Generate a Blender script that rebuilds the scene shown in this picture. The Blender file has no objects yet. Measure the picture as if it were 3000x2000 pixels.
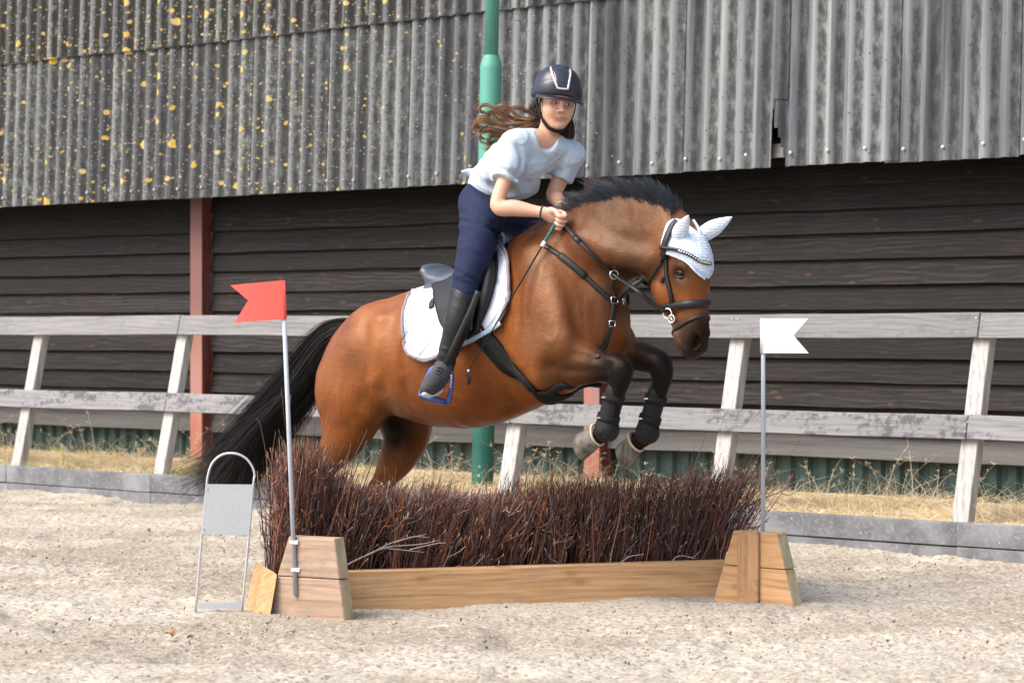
import bpy, bmesh, math, random
import numpy as np
from mathutils import Vector, Matrix
from mathutils.bvhtree import BVHTree

random.seed(7)
RNG = np.random.default_rng(7)
SC = bpy.context.scene
COL = SC.collection

# ------------------------------------------------------------------ camera
CAMZ = 1.25          # lens height above the sand
FPX = 6000.0         # focal length in measured picture units (picture is 2352 units wide)
UC, VH = 1176.0, 745.0   # principal column, horizon row
cam_data = bpy.data.cameras.new('camera')
cam_data.sensor_width = 36.0
cam_data.lens = 36.0 * FPX / 2352.0
cam_data.shift_y = -39.0 / 2352.0
cam_data.clip_start = 0.1
cam_data.clip_end = 2000.0
cam_data.dof.use_dof = True
cam_data.dof.focus_distance = 11.6
cam_data.dof.aperture_fstop = 5.0
cam = bpy.data.objects.new('camera', cam_data)
cam.location = (0, 0, CAMZ)
cam.rotation_euler = (math.radians(90), 0, 0)
COL.objects.link(cam)
SC.camera = cam

# ------------------------------------------------------------------ sky + sun (bright overcast)
SUN_EL, SUN_AZ = math.radians(50), math.radians(243)   # azimuth clockwise from +Y
world = bpy.data.worlds.new('World')
SC.world = world
world.use_nodes = True
wn = world.node_tree
wn.nodes.clear()
sky = wn.nodes.new('ShaderNodeTexSky')
sky.sky_type = 'NISHITA'
sky.sun_disc = False
sky.sun_elevation = SUN_EL
sky.sun_rotation = SUN_AZ
sky.air_density = 1.0
sky.dust_density = 4.5
sky.ozone_density = 1.0
bg = wn.nodes.new('ShaderNodeBackground')
bg.inputs['Strength'].default_value = 0.15
wo = wn.nodes.new('ShaderNodeOutputWorld')
wn.links.new(sky.outputs[0], bg.inputs['Color'])
wn.links.new(bg.outputs[0], wo.inputs['Surface'])
sun_data = bpy.data.lights.new('sun', 'SUN')
sun_data.energy = 1.45
sun_data.angle = math.radians(40)
sun_data.color = (1.0, 0.985, 0.96)
sun = bpy.data.objects.new('sun', sun_data)
sd = Vector((math.sin(SUN_AZ) * math.cos(SUN_EL), math.cos(SUN_AZ) * math.cos(SUN_EL), math.sin(SUN_EL)))
sun.rotation_euler = (-sd).to_track_quat('-Z', 'Y').to_euler()
sun.location = sd * 30
COL.objects.link(sun)
vs = SC.view_settings
vs.view_transform = 'Standard'
vs.look = 'None'
vs.exposure = 1.27
vs.gamma = 1.0
vs.use_curve_mapping = False

# ------------------------------------------------------------------ placing helpers
def P(u, v, Y):
    """point at depth Y that the photograph shows at (u, v)"""
    return np.array([(u - UC) / FPX * Y, Y, CAMZ - (v - VH) / FPX * Y])

def G(u, v, z=0.0):
    """point at height z that the photograph shows at (u, v)"""
    return P(u, v, (CAMZ - z) * FPX / (v - VH))

def V3(p):
    return Vector((float(p[0]), float(p[1]), float(p[2])))

def nrm(v):
    v = np.asarray(v, float)
    return v / (np.linalg.norm(v) + 1e-12)

# ------------------------------------------------------------------ object helpers
def tag(o, label=None, category=None, group=None, kind=None):
    if label: o['label'] = label
    if category: o['category'] = category
    if group: o['group'] = group
    if kind: o['kind'] = kind
    return o

def adopt(o, parent):
    if parent is not None:
        o.parent = parent
        o.matrix_parent_inverse = parent.matrix_basis.inverted()

def empty(name, loc=(0, 0, 0), rotz=0.0):
    o = bpy.data.objects.new(name, None)
    o.empty_display_size = 0.1
    o.location = V3(loc)
    o.rotation_euler = (0, 0, rotz)
    COL.objects.link(o)
    return o

def link_mesh(name, me, mat=None, parent=None, local=False, origin=None):
    o = bpy.data.objects.new(name, me)
    if mat is not None:
        me.materials.append(mat)
    COL.objects.link(o)
    if origin is not None:
        me.transform(Matrix.Translation(-V3(origin)))
        o.location = V3(origin)
    if parent is not None:
        if local:
            o.parent = parent
        else:
            adopt(o, parent)
    return o

def raw_mesh(name, verts, faces, smooth=False, col=None):
    """faces: (F,4) / (F,3) int array, or list of polygons"""
    me = bpy.data.meshes.new(name)
    if isinstance(faces, np.ndarray):
        verts = np.asarray(verts, np.float32)
        nf, k = faces.shape
        me.vertices.add(len(verts))
        me.vertices.foreach_set('co', verts.ravel())
        me.loops.add(nf * k)
        me.loops.foreach_set('vertex_index', faces.astype(np.int32).ravel())
        me.polygons.add(nf)
        me.polygons.foreach_set('loop_start', np.arange(0, nf * k, k, dtype=np.int32))
        me.polygons.foreach_set('loop_total', np.full(nf, k, np.int32))
        me.update(calc_edges=True)
        me.validate()
    else:
        me.from_pydata([tuple(map(float, v)) for v in verts], [], [tuple(int(i) for i in f) for f in faces])
        me.update()
    if smooth:
        me.polygons.foreach_set('use_smooth', np.ones(len(me.polygons), bool))
    if col is not None:
        set_col(me, col)
    return me

def set_col(me, col):
    a = me.color_attributes.new('Col', 'FLOAT_COLOR', 'POINT')
    c = np.ones((len(me.vertices), 4), np.float32)
    c[:, :3] = col
    a.data.foreach_set('color', c.ravel())

def obj(name, verts, faces, mat, parent=None, smooth=False, col=None, origin=None, local=False):
    return link_mesh(name, raw_mesh(name, verts, faces, smooth, col), mat, parent, local, origin)

def bevel(o, w=0.004, seg=1, angle=40):
    m = o.modifiers.new('bevel', 'BEVEL')
    m.width = w; m.segments = seg
    m.limit_method = 'ANGLE'; m.angle_limit = math.radians(angle)
    return o

BOXF = [(0, 3, 2, 1), (4, 5, 6, 7), (0, 1, 5, 4), (1, 2, 6, 5), (2, 3, 7, 6), (3, 0, 4, 7)]
def box_verts(x0, x1, y0, y1, z0, z1):
    return [(x0, y0, z0), (x1, y0, z0), (x1, y1, z0), (x0, y1, z0), (x0, y0, z1), (x1, y0, z1), (x1, y1, z1), (x0, y1, z1)]

class MB:
    """collects several shapes into one mesh"""
    def __init__(s): s.v = []; s.f = []
    def add(s, v, f):
        o = len(s.v); s.v += [tuple(map(float, p)) for p in v]
        s.f += [tuple(int(i) + o for i in q) for q in f]; return s
    def box(s, *a): return s.add(box_verts(*a), BOXF)
    def tube(s, pts, rad, n=8, cap=True, up=None):
        v, f = tube(pts, rad, n, cap, up); return s.add(v, f)
    def make(s, name, mat, parent=None, smooth=False, origin=None, local=False):
        return obj(name, s.v, s.f, mat, parent, smooth, None, origin, local)

def frames(pts, up=None):
    pts = np.asarray(pts, float)
    t = np.gradient(pts, axis=0)
    t /= np.linalg.norm(t, axis=1)[:, None] + 1e-12
    ref = np.array(up if up is not None else (0, 0, 1), float)
    out = []
    for i in range(len(pts)):
        r = ref - t[i] * np.dot(ref, t[i])
        if np.linalg.norm(r) < 1e-3:
            r = np.cross(t[i], (1, 0.3, 0.2))
        r = nrm(r)
        out.append((t[i], r, np.cross(t[i], r)))
        ref = r
    return out

def tube(pts, rad, n=8, cap=True, up=None, closed=False):
    pts = np.asarray(pts, float)
    m = len(pts)
    rad = np.broadcast_to(np.asarray(rad, float), (m,)) if np.ndim(rad) < 2 else np.asarray(rad, float)
    v = []
    for (t, a, b), p, i in zip(frames(pts, up), pts, range(m)):
        ra, rb = (rad[i], rad[i]) if np.ndim(rad) < 2 else rad[i]
        for k in range(n):
            w = 2 * math.pi * k / n
            v.append(p + a * math.cos(w) * ra + b * math.sin(w) * rb)
    f = []
    for i in range(m - 1 if not closed else m):
        j = (i + 1) % m
        for k in range(n):
            f.append((i * n + k, i * n + (k + 1) % n, j * n + (k + 1) % n, j * n + k))
    if cap and not closed:
        f.append(tuple(range(n - 1, -1, -1)))
        f.append(tuple((m - 1) * n + k for k in range(n)))
    return v, f

def spline(pts, sub=6):
    """Catmull-Rom through rows of pts (any number of columns)"""
    p = np.asarray(pts, float)
    q = np.vstack([2 * p[0] - p[1], p, 2 * p[-1] - p[-2]])
    out = []
    for i in range(1, len(q) - 2):
        for k in range(sub):
            t = k / sub
            a, b, c, d = q[i - 1], q[i], q[i + 1], q[i + 2]
            out.append(0.5 * (2 * b + (c - a) * t + (2 * a - 5 * b + 4 * c - d) * t * t + (3 * b - a - 3 * c + d) * t ** 3))
    out.append(q[-2])
    return np.array(out)

def strands(paths, radii, cols=None, n=3):
    """many thin tubes at once: paths (N,M,3), radii (N,M) -> verts, quads, cols"""
    N, M, _ = paths.shape
    t = np.gradient(paths, axis=1)
    t /= np.linalg.norm(t, axis=2)[..., None] + 1e-9
    ref = RNG.normal(size=(N, 1, 3))
    a = np.cross(t, ref); a /= np.linalg.norm(a, axis=2)[..., None] + 1e-9
    b = np.cross(t, a)
    ang = np.arange(n) * 2 * np.pi / n
    v = paths[:, :, None, :] + radii[:, :, None, None] * (a[:, :, None, :] * np.cos(ang)[None, None, :, None] + b[:, :, None, :] * np.sin(ang)[None, None, :, None])
    base = (np.arange(N) * M * n)[:, None, None]
    i = (np.arange(M - 1) * n)[None, :, None]
    k = np.arange(n)[None, None, :]; k2 = (np.arange(n) + 1) % n; k2 = k2[None, None, :]
    f = np.stack([base + i + k, base + i + k2, base + i + n + k2, base + i + n + k], -1).reshape(-1, 4)
    c = None
    if cols is not None:
        c = np.broadcast_to(cols[:, :, None, :] if cols.ndim == 3 else cols[:, None, None, :], (N, M, n, 3)).reshape(-1, 3)
    return v.reshape(-1, 3), f, c

# ------------------------------------------------------------------ value noise for numpy
def vnoise2(x, y, seed=0):
    xi = np.floor(x).astype(np.int64); yi = np.floor(y).astype(np.int64)
    fx = x - xi; fy = y - yi
    fx = fx * fx * (3 - 2 * fx); fy = fy * fy * (3 - 2 * fy)
    def h(a, b):
        n = (a * 374761393 + b * 668265263 + seed * 1274126177) & 0x7fffffff
        n = ((n ^ (n >> 13)) * 1274126177) & 0x7fffffff
        n = (n ^ (n >> 16)) & 0xffff
        return n / 65535.0
    return (h(xi, yi) * (1 - fx) + h(xi + 1, yi) * fx) * (1 - fy) + (h(xi, yi + 1) * (1 - fx) + h(xi + 1, yi + 1) * fx) * fy

def vnoise3(p, seed=0):
    i = np.floor(p).astype(np.int64); f = p - i; f = f * f * (3 - 2 * f)
    out = 0
    for a in (0, 1):
        for b in (0, 1):
            for c in (0, 1):
                n = ((i[:, 0] + a) * 374761393 + (i[:, 1] + b) * 668265263 + (i[:, 2] + c) * 1103515245 + seed * 1274126177) & 0x7fffffff
                n = ((n ^ (n >> 13)) * 1274126177) & 0x7fffffff; n = (n ^ (n >> 16)) & 0xffff
                w = (f[:, 0] if a else 1 - f[:, 0]) * (f[:, 1] if b else 1 - f[:, 1]) * (f[:, 2] if c else 1 - f[:, 2])
                out = out + w * n / 65535.0
    return out
def vert_normals(v, f):
    n = np.zeros_like(v); fn = np.cross(v[f[:, 2]] - v[f[:, 0]], v[f[:, 3]] - v[f[:, 1]])
    for k in range(4): np.add.at(n, f[:, k], fn)
    return n / (np.linalg.norm(n, axis=1)[:, None] + 1e-12)
def folds(v, f, amp, scale, seed, axes=None, mask=None, warp=0.6, sharp=2.0):
    """raise soft ridges on a surface: cloth creases, skin folds"""
    q = v if axes is None else np.stack([v @ nrm(a) for a in axes], 1)
    q = q * np.asarray(scale)
    w = np.stack([vnoise3(q * 0.5 + 7.3 * k, seed + 11 + k) for k in range(3)], 1) - 0.5
    r = 1 - np.abs(2 * vnoise3(q + w * warp * 2, seed) - 1)
    d = amp * (r ** sharp - 0.35)
    if mask is not None: d = d * mask
    return v + vert_normals(v, f) * d[:, None]

# ------------------------------------------------------------------ smooth solid modelling (distance field -> mesh)
class Solid:
    def __init__(s, lo, hi, h):
        s.lo = np.asarray(lo, float); s.h = h
        s.n = np.ceil((np.asarray(hi, float) - s.lo) / h).astype(int) + 1
        s.ax = [s.lo[i] + h * np.arange(s.n[i]) for i in range(3)]
        s.D = np.full(tuple(s.n), 1.0, np.float32)
        s.parts = []
    @staticmethod
    def seg_dist(X, Y, Z, p0, p1, a0, a1, b0, b1, l):
        T = p1 - p0; L2 = float(T @ T) + 1e-12
        qx, qy, qz = X - p0[0], Y - p0[1], Z - p0[2]
        t = np.clip((qx * T[0] + qy * T[1] + qz * T[2]) / L2, 0, 1)
        rx, ry, rz = qx - t * T[0], qy - t * T[1], qz - t * T[2]
        rl = rx * l[0] + ry * l[1] + rz * l[2]
        r2 = np.maximum(rx * rx + ry * ry + rz * rz - rl * rl, 0)
        a = a0 + (a1 - a0) * t; b = b0 + (b1 - b0) * t
        k = np.sqrt(r2 / (a * a) + rl * rl / (b * b)) + 1e-6
        g = np.sqrt(r2 / a ** 4 + rl * rl / b ** 4) + 1e-6
        return k * (k - 1) / g
    def chain(s, pts, k=0.03, lat=(0, 1, 0), col=None, sub=3, carve=False, w=1.0):
        """pts rows: x,y,z,a,b  (a: half size across, b: half size along lat)"""
        p = np.array([list(q[0]) + [q[1], q[2] if len(q) > 2 else q[1]] for q in pts], float)
        if len(p) == 1: p = np.vstack([p, p + 1e-5])
        elif len(p) > 2 and sub > 1: p = spline(p, sub)
        lat = nrm(lat)
        s.parts.append((p, lat, col, carve, w))
        big = p[:, 3:].max()
        lo = p[:, :3].min(0) - big - k - 3 * s.h; hi = p[:, :3].max(0) + big + k + 3 * s.h
        i0 = np.clip(np.floor((lo - s.lo) / s.h).astype(int), 0, s.n); i1 = np.clip(np.ceil((hi - s.lo) / s.h).astype(int) + 1, 0, s.n)
        if (i1 <= i0).any(): return s
        sl = tuple(slice(a, b) for a, b in zip(i0, i1))
        d = None
        X = s.ax[0][sl[0]][:, None, None].astype(np.float32); Y = s.ax[1][sl[1]][None, :, None].astype(np.float32); Z = s.ax[2][sl[2]][None, None, :].astype(np.float32)
        d = np.full((i1 - i0), 1.0, np.float32)
        for i in range(len(p) - 1):
            # only the part of the box this segment can reach
            bg_ = max(p[i, 3:].max(), p[i + 1, 3:].max()) + k + 3 * s.h
            a_lo = np.minimum(p[i, :3], p[i + 1, :3]) - bg_; a_hi = np.maximum(p[i, :3], p[i + 1, :3]) + bg_
            j0 = np.clip(np.floor((a_lo - s.lo) / s.h).astype(int) - i0, 0, i1 - i0); j1 = np.clip(np.ceil((a_hi - s.lo) / s.h).astype(int) + 1 - i0, 0, i1 - i0)
            if (j1 <= j0).any(): continue
            q = tuple(slice(a, b) for a, b in zip(j0, j1))
            e = s.seg_dist(X[q[0]], Y[:, q[1]], Z[:, :, q[2]], p[i, :3], p[i + 1, :3], p[i, 3], p[i + 1, 3], p[i, 4], p[i + 1, 4], lat).astype(np.float32)
            d[q] = np.minimum(d[q], e)
        D = s.D[sl]
        if carve:
            e = -d
            hh = np.maximum(k - np.abs(D - e), 0) / k
            s.D[sl] = np.maximum(D, e) + hh * hh * k * 0.25
        else:
            hh = np.maximum(k - np.abs(D - d), 0) / k
            s.D[sl] = np.minimum(D, d) - hh * hh * k * 0.25
        return s
    def march(s, u, v):
        """first surface point of the solid along the view ray at (u, v)"""
        d = np.array([(u - UC) / FPX, 1.0, -(v - VH) / FPX])
        t = np.arange(s.lo[1], s.lo[1] + s.n[1] * s.h, s.h * 0.5)
        p = np.array([0, 0, CAMZ]) + t[:, None] * d
        i = np.round((p - s.lo) / s.h).astype(int); ok = ((i >= 0) & (i < s.n)).all(1)
        val = np.where(ok, s.D[tuple(np.clip(i, 0, s.n - 1).T)], 1.0); j = int(np.argmax(val < 0))
        return p[j] if val[j] < 0 else None
    def cut(s, point, normal, k=0.01):
        """remove everything on the positive side of a plane"""
        n = nrm(normal)
        d = ((s.ax[0][:, None, None] - point[0]) * n[0] + (s.ax[1][None, :, None] - point[1]) * n[1] + (s.ax[2][None, None, :] - point[2]) * n[2]).astype(np.float32)
        hh = np.maximum(k - np.abs(s.D - d), 0) / k
        s.D = np.maximum(s.D, d) + hh * hh * k * 0.25
        return s
    def colours(s, v, tau=0.02):
        acc = np.zeros((len(v), 3)); wt = np.zeros(len(v)) + 1e-9
        for p, lat, col, carve, w in s.parts:
            if col is None: continue
            d = np.full(len(v), 9.0)
            for i in range(len(p) - 1):
                d = np.minimum(d, s.seg_dist(v[:, 0], v[:, 1], v[:, 2], p[i, :3], p[i + 1, :3], p[i, 3], p[i + 1, 3], p[i, 4], p[i + 1, 4], lat))
            d = np.clip(d, -0.03 if not carve else -0.002, 0.4)
            ww = w * np.exp(-d / tau)
            acc += ww[:, None] * np.asarray(col, float); wt += ww
        return acc / wt[:, None]
    def mesh(s, smooth_it=2):
        D = s.D
        ins = D < 0
        nx, ny, nz = D.shape
        cnt = np.zeros((nx - 1, ny - 1, nz - 1), np.uint8)
        C = [(i, j, k) for i in (0, 1) for j in (0, 1) for k in (0, 1)]
        for i, j, k in C:
            cnt += ins[i:nx - 1 + i, j:ny - 1 + j, k:nz - 1 + k]
        act = np.argwhere((cnt > 0) & (cnt < 8))
        del cnt
        M = len(act)
        vals = {c: D[act[:, 0] + c[0], act[:, 1] + c[1], act[:, 2] + c[2]] for c in C}
        pos = np.zeros((M, 3)); num = np.zeros(M)
        for c in C:
            for ax in range(3):
                if c[ax] == 0:
                    e = list(c); e[ax] = 1; e = tuple(e)
                    v0, v1 = vals[c], vals[e]
                    x = (v0 < 0) != (v1 < 0)
                    t = np.where(x, v0 / np.where(x, v0 - v1, 1), 0)
                    p = np.tile(np.array(c, float), (M, 1)); p[:, ax] += t
                    pos += p * x[:, None]; num += x
        pos = act + pos / num[:, None]
        idx = np.full((nx - 1, ny - 1, nz - 1), -1, np.int32)
        idx[act[:, 0], act[:, 1], act[:, 2]] = np.arange(M)
        faces = []
        for ax in range(3):
            b, c = (ax + 1) % 3, (ax + 2) % 3
            sl0 = [slice(1, -1)] * 3; sl1 = [slice(1, -1)] * 3
            sl0[ax] = slice(0, -1); sl1[ax] = slice(1, None)
            A, B = ins[tuple(sl0)], ins[tuple(sl1)]
            for flag in (True, False):
                e = np.argwhere((A & ~B) if flag else (~A & B))
                if not len(e): continue
                off = np.array([1, 1, 1]); off[ax] = 0
                e = e + off
                def cell(db, dc):
                    q = e.copy(); q[:, b] += db; q[:, c] += dc
                    return idx[q[:, 0], q[:, 1], q[:, 2]]
                f = np.stack([cell(-1, -1), cell(0, -1), cell(0, 0), cell(-1, 0)], 1)
                faces.append(f if flag else f[:, ::-1])
        faces = np.vstack(faces)
        faces = faces[(faces >= 0).all(1)]
        v = s.lo + pos * s.h
        for _ in range(smooth_it):
            acc = np.zeros_like(v); n = np.zeros(len(v))
            for a, b in ((0, 1), (1, 2), (2, 3), (3, 0)):
                np.add.at(acc, faces[:, a], v[faces[:, b]]); np.add.at(n, faces[:, a], 1)
                np.add.at(acc, faces[:, b], v[faces[:, a]]); np.add.at(n, faces[:, b], 1)
            v = v * 0.45 + 0.55 * acc / np.maximum(n, 1)[:, None]
        return v, faces

# ------------------------------------------------------------------ material helpers
class NT:
    def __init__(s, name):
        s.m = bpy.data.materials.new(name); s.m.use_nodes = True
        s.t = s.m.node_tree; s.t.nodes.clear()
        s.out = s.n('ShaderNodeOutputMaterial')
        s.b = s.n('ShaderNodeBsdfPrincipled')
        s.t.links.new(s.b.outputs[0], s.out.inputs['Surface'])
    def n(s, kind, **kw):
        x = s.t.nodes.new(kind)
        for k, v in kw.items(): setattr(x, k, v)
        return x
    def put(s, sock, val):
        if val is None: return
        if hasattr(val, 'is_output') or isinstance(val, bpy.types.NodeSocket): s.t.links.new(val, sock)
        elif isinstance(val, (tuple, list)) and sock.type == 'RGBA' and len(val) == 3: sock.default_value = (*val, 1)
        else: sock.default_value = val
    def math(s, op, a, b=None, c=None, clamp=False):
        x = s.n('ShaderNodeMath', operation=op, use_clamp=clamp)
        for i, q in enumerate((a, b, c)): s.put(x.inputs[i], q)
        return x.outputs[0]
    def vmath(s, op, a, b=None):
        x = s.n('ShaderNodeVectorMath', operation=op)
        s.put(x.inputs[0], a); s.put(x.inputs[1], b)
        return x.outputs['Value'] if op in ('DOT_PRODUCT', 'LENGTH', 'DISTANCE') else x.outputs[0]
    def comb(s, x, y, z):
        c = s.n('ShaderNodeCombineXYZ')
        for i, q in enumerate((x, y, z)): s.put(c.inputs[i], q)
        return c.outputs[0]
    def sep(s, v):
        c = s.n('ShaderNodeSeparateXYZ'); s.put(c.inputs[0], v); return c.outputs
    def mapping(s, v, scale=(1, 1, 1), loc=(0, 0, 0), rot=(0, 0, 0)):
        x = s.n('ShaderNodeMapping'); s.put(x.inputs[0], v)
        x.inputs['Scale'].default_value = scale; x.inputs['Location'].default_value = loc; x.inputs['Rotation'].default_value = rot
        return x.outputs[0]
    def noise(s, v, scale=5, detail=4, rough=0.55, dist=0.0):
        x = s.n('ShaderNodeTexNoise'); s.put(x.inputs['Vector'], v)
        x.inputs['Scale'].default_value = scale; x.inputs['Detail'].default_value = detail
        x.inputs['Roughness'].default_value = rough; x.inputs['Distortion'].default_value = dist
        return x.outputs['Fac']
    def voro(s, v, scale, feature='F1', dims='3D', rand=1.0):
        x = s.n('ShaderNodeTexVoronoi', feature=feature, voronoi_dimensions=dims); s.put(x.inputs['Vector'], v)
        x.inputs['Scale'].default_value = scale; x.inputs['Randomness'].default_value = rand
        return x
    def ramp(s, f, stops, interp='LINEAR'):
        x = s.n('ShaderNodeValToRGB'); s.put(x.inputs[0], f)
        r = x.color_ramp; r.interpolation = interp
        while len(r.elements) < len(stops): r.elements.new(0.5)
        for e, (p, c) in zip(r.elements, stops):
            e.position = p
            e.color = (*c, 1) if isinstance(c, (tuple, list)) else (c, c, c, 1)
        return x.outputs[0]
    def step(s, f, lo, hi, a=0.0, b=1.0):
        x = s.n('ShaderNodeMapRange', interpolation_type='SMOOTHSTEP'); s.put(x.inputs[0], f)
        x.inputs[1].default_value = lo; x.inputs[2].default_value = hi; x.inputs[3].default_value = a; x.inputs[4].default_value = b
        return x.outputs[0]
    def mix(s, f, a, b, mode='MIX'):
        x = s.n('ShaderNodeMix', data_type='RGBA', blend_type=mode)
        s.put(x.inputs[0], f); s.put(x.inputs[6], a); s.put(x.inputs[7], b)
        return x.outputs[2]
    def attr(s, name='Col'):
        x = s.n('ShaderNodeAttribute'); x.attribute_name = name; return x.outputs['Color']
    def coord(s, which='Object'):
        return s.n('ShaderNodeTexCoord').outputs[which]
    def pos(s):
        return s.n('ShaderNodeNewGeometry').outputs['Position']
    def rnd(s):
        return s.n('ShaderNodeObjectInfo').outputs['Random']
    def bump(s, h, strength=0.3, dist=0.01):
        x = s.n('ShaderNodeBump'); s.put(x.inputs['Height'], h)
        x.inputs['Strength'].default_value = strength; x.inputs['Distance'].default_value = dist
        s.t.links.new(x.outputs[0], s.b.inputs['Normal'])
    def done(s, color, rough=0.6, metal=0.0, spec=0.5, **kw):
        s.put(s.b.inputs['Base Color'], color); s.put(s.b.inputs['Roughness'], rough); s.put(s.b.inputs['Metallic'], metal)
        s.put(s.b.inputs['Specular IOR Level'], spec)
        for k, v in kw.items(): s.put(s.b.inputs[k.replace('_', ' ')], v)
        return s.m

def plain(name, color, rough=0.6, metal=0.0, spec=0.5, vary=0.12, scale=25, bump=0.0):
    t = NT(name)
    f = t.noise(t.coord(), scale, 5)
    k = t.math('MULTIPLY_ADD', f, 2 * vary, 1 - vary)
    c = t.mix(1.0, (*color,), t.n('ShaderNodeCombineColor').outputs[0], 'MULTIPLY')
    cc = c.node.inputs[7].links[0].from_node
    for i in range(3): t.put(cc.inputs[i], k)
    r = t.math('MULTIPLY_ADD', f, 0.2, rough - 0.1)
    if bump: t.bump(f, bump, 0.004)
    return t.done(c, r, metal, spec)

M = {}
SC.cycles.max_bounces = 5
SC.cycles.diffuse_bounces = 3
SC.cycles.glossy_bounces = 3
SC.cycles.transmission_bounces = 4
SC.cycles.use_adaptive_sampling = True
SC.cycles.adaptive_threshold = 0.02
# ================================================================== materials of the setting
WD = np.array([0.738, -0.6746, 0.0]); WD /= np.linalg.norm(WD)    # along the barn, to the right
WN = np.array([-WD[1], WD[0], 0.0])                               # away from the arena
WROT = math.atan2(WD[1], WD[0])
def W(l, c, z=0.0):
    return WD * l + WN * c + np.array([0, 0, z])

def wood(name, base, dark, light, knots=0.5, contrast=1.0, axis='x', rough=0.75, spread=0.25, blotch=None, fade=None, gs=1.0, ringw=0.10, kcol=None):
    """sawn timber; grain runs along the object's own x (or z) axis"""
    t = NT(name)
    r = t.rnd()
    v = t.coord()
    if axis == 'z':
        s = t.sep(v); v = t.comb(s[2], s[1], s[0])
    v0 = t.vmath('ADD', v, t.comb(t.math('MULTIPLY', r, 37.0), t.math('MULTIPLY', r, 11.0), t.math('MULTIPLY', r, 5.3)))
    warp = t.noise(t.mapping(v0, (1.1 * gs, 3 * gs, 6 * gs)), 1.0, 3)
    fine = t.noise(t.mapping(v0, (3.0 * gs, 90 * gs, 90 * gs)), 1.0, 5, 0.65)
    med = t.noise(t.mapping(v0, (0.8 * gs, 22 * gs, 22 * gs)), 1.0, 4, 0.6)
    # growth rings
    s = t.sep(v0)
    ring = t.math('SINE', t.math('ADD', t.math('MULTIPLY', s[2], 170 * gs), t.math('ADD', t.math('MULTIPLY', s[1], 90 * gs), t.math('MULTIPLY', warp, 34))))
    ring = t.math('MULTIPLY_ADD', ring, 0.5, 0.5)
    g = t.math('ADD', t.math('MULTIPLY', fine, 0.55), t.math('ADD', t.math('MULTIPLY', med, 0.47 - ringw), t.math('MULTIPLY', ring, ringw)))
    c = t.ramp(g, [(0.5 - 0.22 / contrast, dark), (0.53, base), (0.56 + 0.22 / contrast, light)])
    # knots
    sk = t.sep(v0); kv = t.voro(t.comb(t.math('MULTIPLY', sk[0], 2.6 * gs), t.math('MULTIPLY', t.math('ADD', sk[2], t.math('MULTIPLY', sk[1], 0.7)), 6.5 * gs), 0.0), 1.0, dims='2D')
    kd = t.math('ADD', kv.outputs['Distance'], t.math('MULTIPLY', t.math('SUBTRACT', fine, 0.5), 0.12))
    kk = t.math('MULTIPLY', t.step(kd, 0.05, 0.10, 1, 0), knots)
    ksel = t.math('GREATER_THAN', t.sep(kv.outputs['Color'])[0], 0.55)
    kk = t.math('MULTIPLY', kk, ksel)
    c = t.mix(kk, c, kcol or tuple(q * 0.6 for q in base))
    halo = t.math('MULTIPLY', t.math('MULTIPLY', t.step(kd, 0.08, 0.2, 1, 0), ksel), knots * 0.35)
    c = t.mix(halo, c, dark)
    if blotch:
        b = t.noise(t.mapping(v0, (3.0, 9, 9)), 1.0, 6, 0.7)
        b2 = t.noise(t.mapping(v0, (26.0, 26, 26)), 1.0, 3, 0.7)
        c = t.mix(t.math('MULTIPLY', t.step(t.math('MULTIPLY', b, t.math('ADD', b2, 0.35)), blotch[1], blotch[1] + 0.14), blotch[2]), c, blotch[0])
    if fade:   # silvering that grows towards a height
        z = t.sep(t.coord())[2]
        c = t.mix(t.math('MULTIPLY', t.step(t.math('ADD', z, t.math('MULTIPLY', med, 0.5)), fade[1], fade[2]), fade[3]), c, fade[0])
    k = t.math('MULTIPLY_ADD', r, spread * 2, 1 - spread)
    cc = t.n('ShaderNodeCombineColor')
    for i in range(3): t.put(cc.inputs[i], k)
    c = t.mix(1.0, c, cc.outputs[0], 'MULTIPLY')
    t.bump(g, 0.55, 0.004)
    return t.done(c, rough, 0, 0.3)

M['weatherboard'] = wood('weatherboard', kcol=(0.075, 0.040, 0.026), base=(0.0085, 0.0071, 0.0066), dark=(0.0026, 0.0023, 0.0022), light=(0.036, 0.033, 0.0315), knots=0.8, contrast=1.35, spread=0.55, ringw=0.16,
                         blotch=((0.020, 0.010, 0.0075), 0.40, 0.55), fade=((0.10, 0.096, 0.092), 0.98, 0.60, 0.75))
M['fence_wood'] = wood('fence_wood', (0.172, 0.169, 0.168), (0.080, 0.077, 0.076), (0.245, 0.24, 0.24), knots=0.15, contrast=0.8, spread=0.10, blotch=((0.10, 0.097, 0.10), 0.47, 0.5))
M['rail_wood'] = wood('rail_wood', (0.19, 0.187, 0.19), (0.10, 0.097, 0.098), (0.26, 0.255, 0.257), knots=0.15, contrast=0.8, spread=0.10, blotch=((0.060, 0.055, 0.059), 0.415, 0.8))
M['post_wood'] = wood('post_wood', (0.36, 0.35, 0.335), (0.17, 0.155, 0.14), (0.45, 0.445, 0.43), knots=0.1, contrast=0.95, axis='z', spread=0.08)
M['jump_timber'] = wood('jump_timber', (0.45, 0.265, 0.125), (0.28, 0.148, 0.062), (0.54, 0.35, 0.19), knots=0.75, contrast=1.15, spread=0.10, gs=1.0, ringw=0.10, blotch=((0.27, 0.20, 0.15), 0.45, 0.35))
M['jump_timber_grey'] = wood('jump_timber_grey', (0.34, 0.235, 0.165), (0.20, 0.13, 0.09), (0.42, 0.315, 0.235), knots=0.7, contrast=1.15, spread=0.10, ringw=0.10, blotch=((0.22, 0.18, 0.15), 0.43, 0.5))
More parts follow.
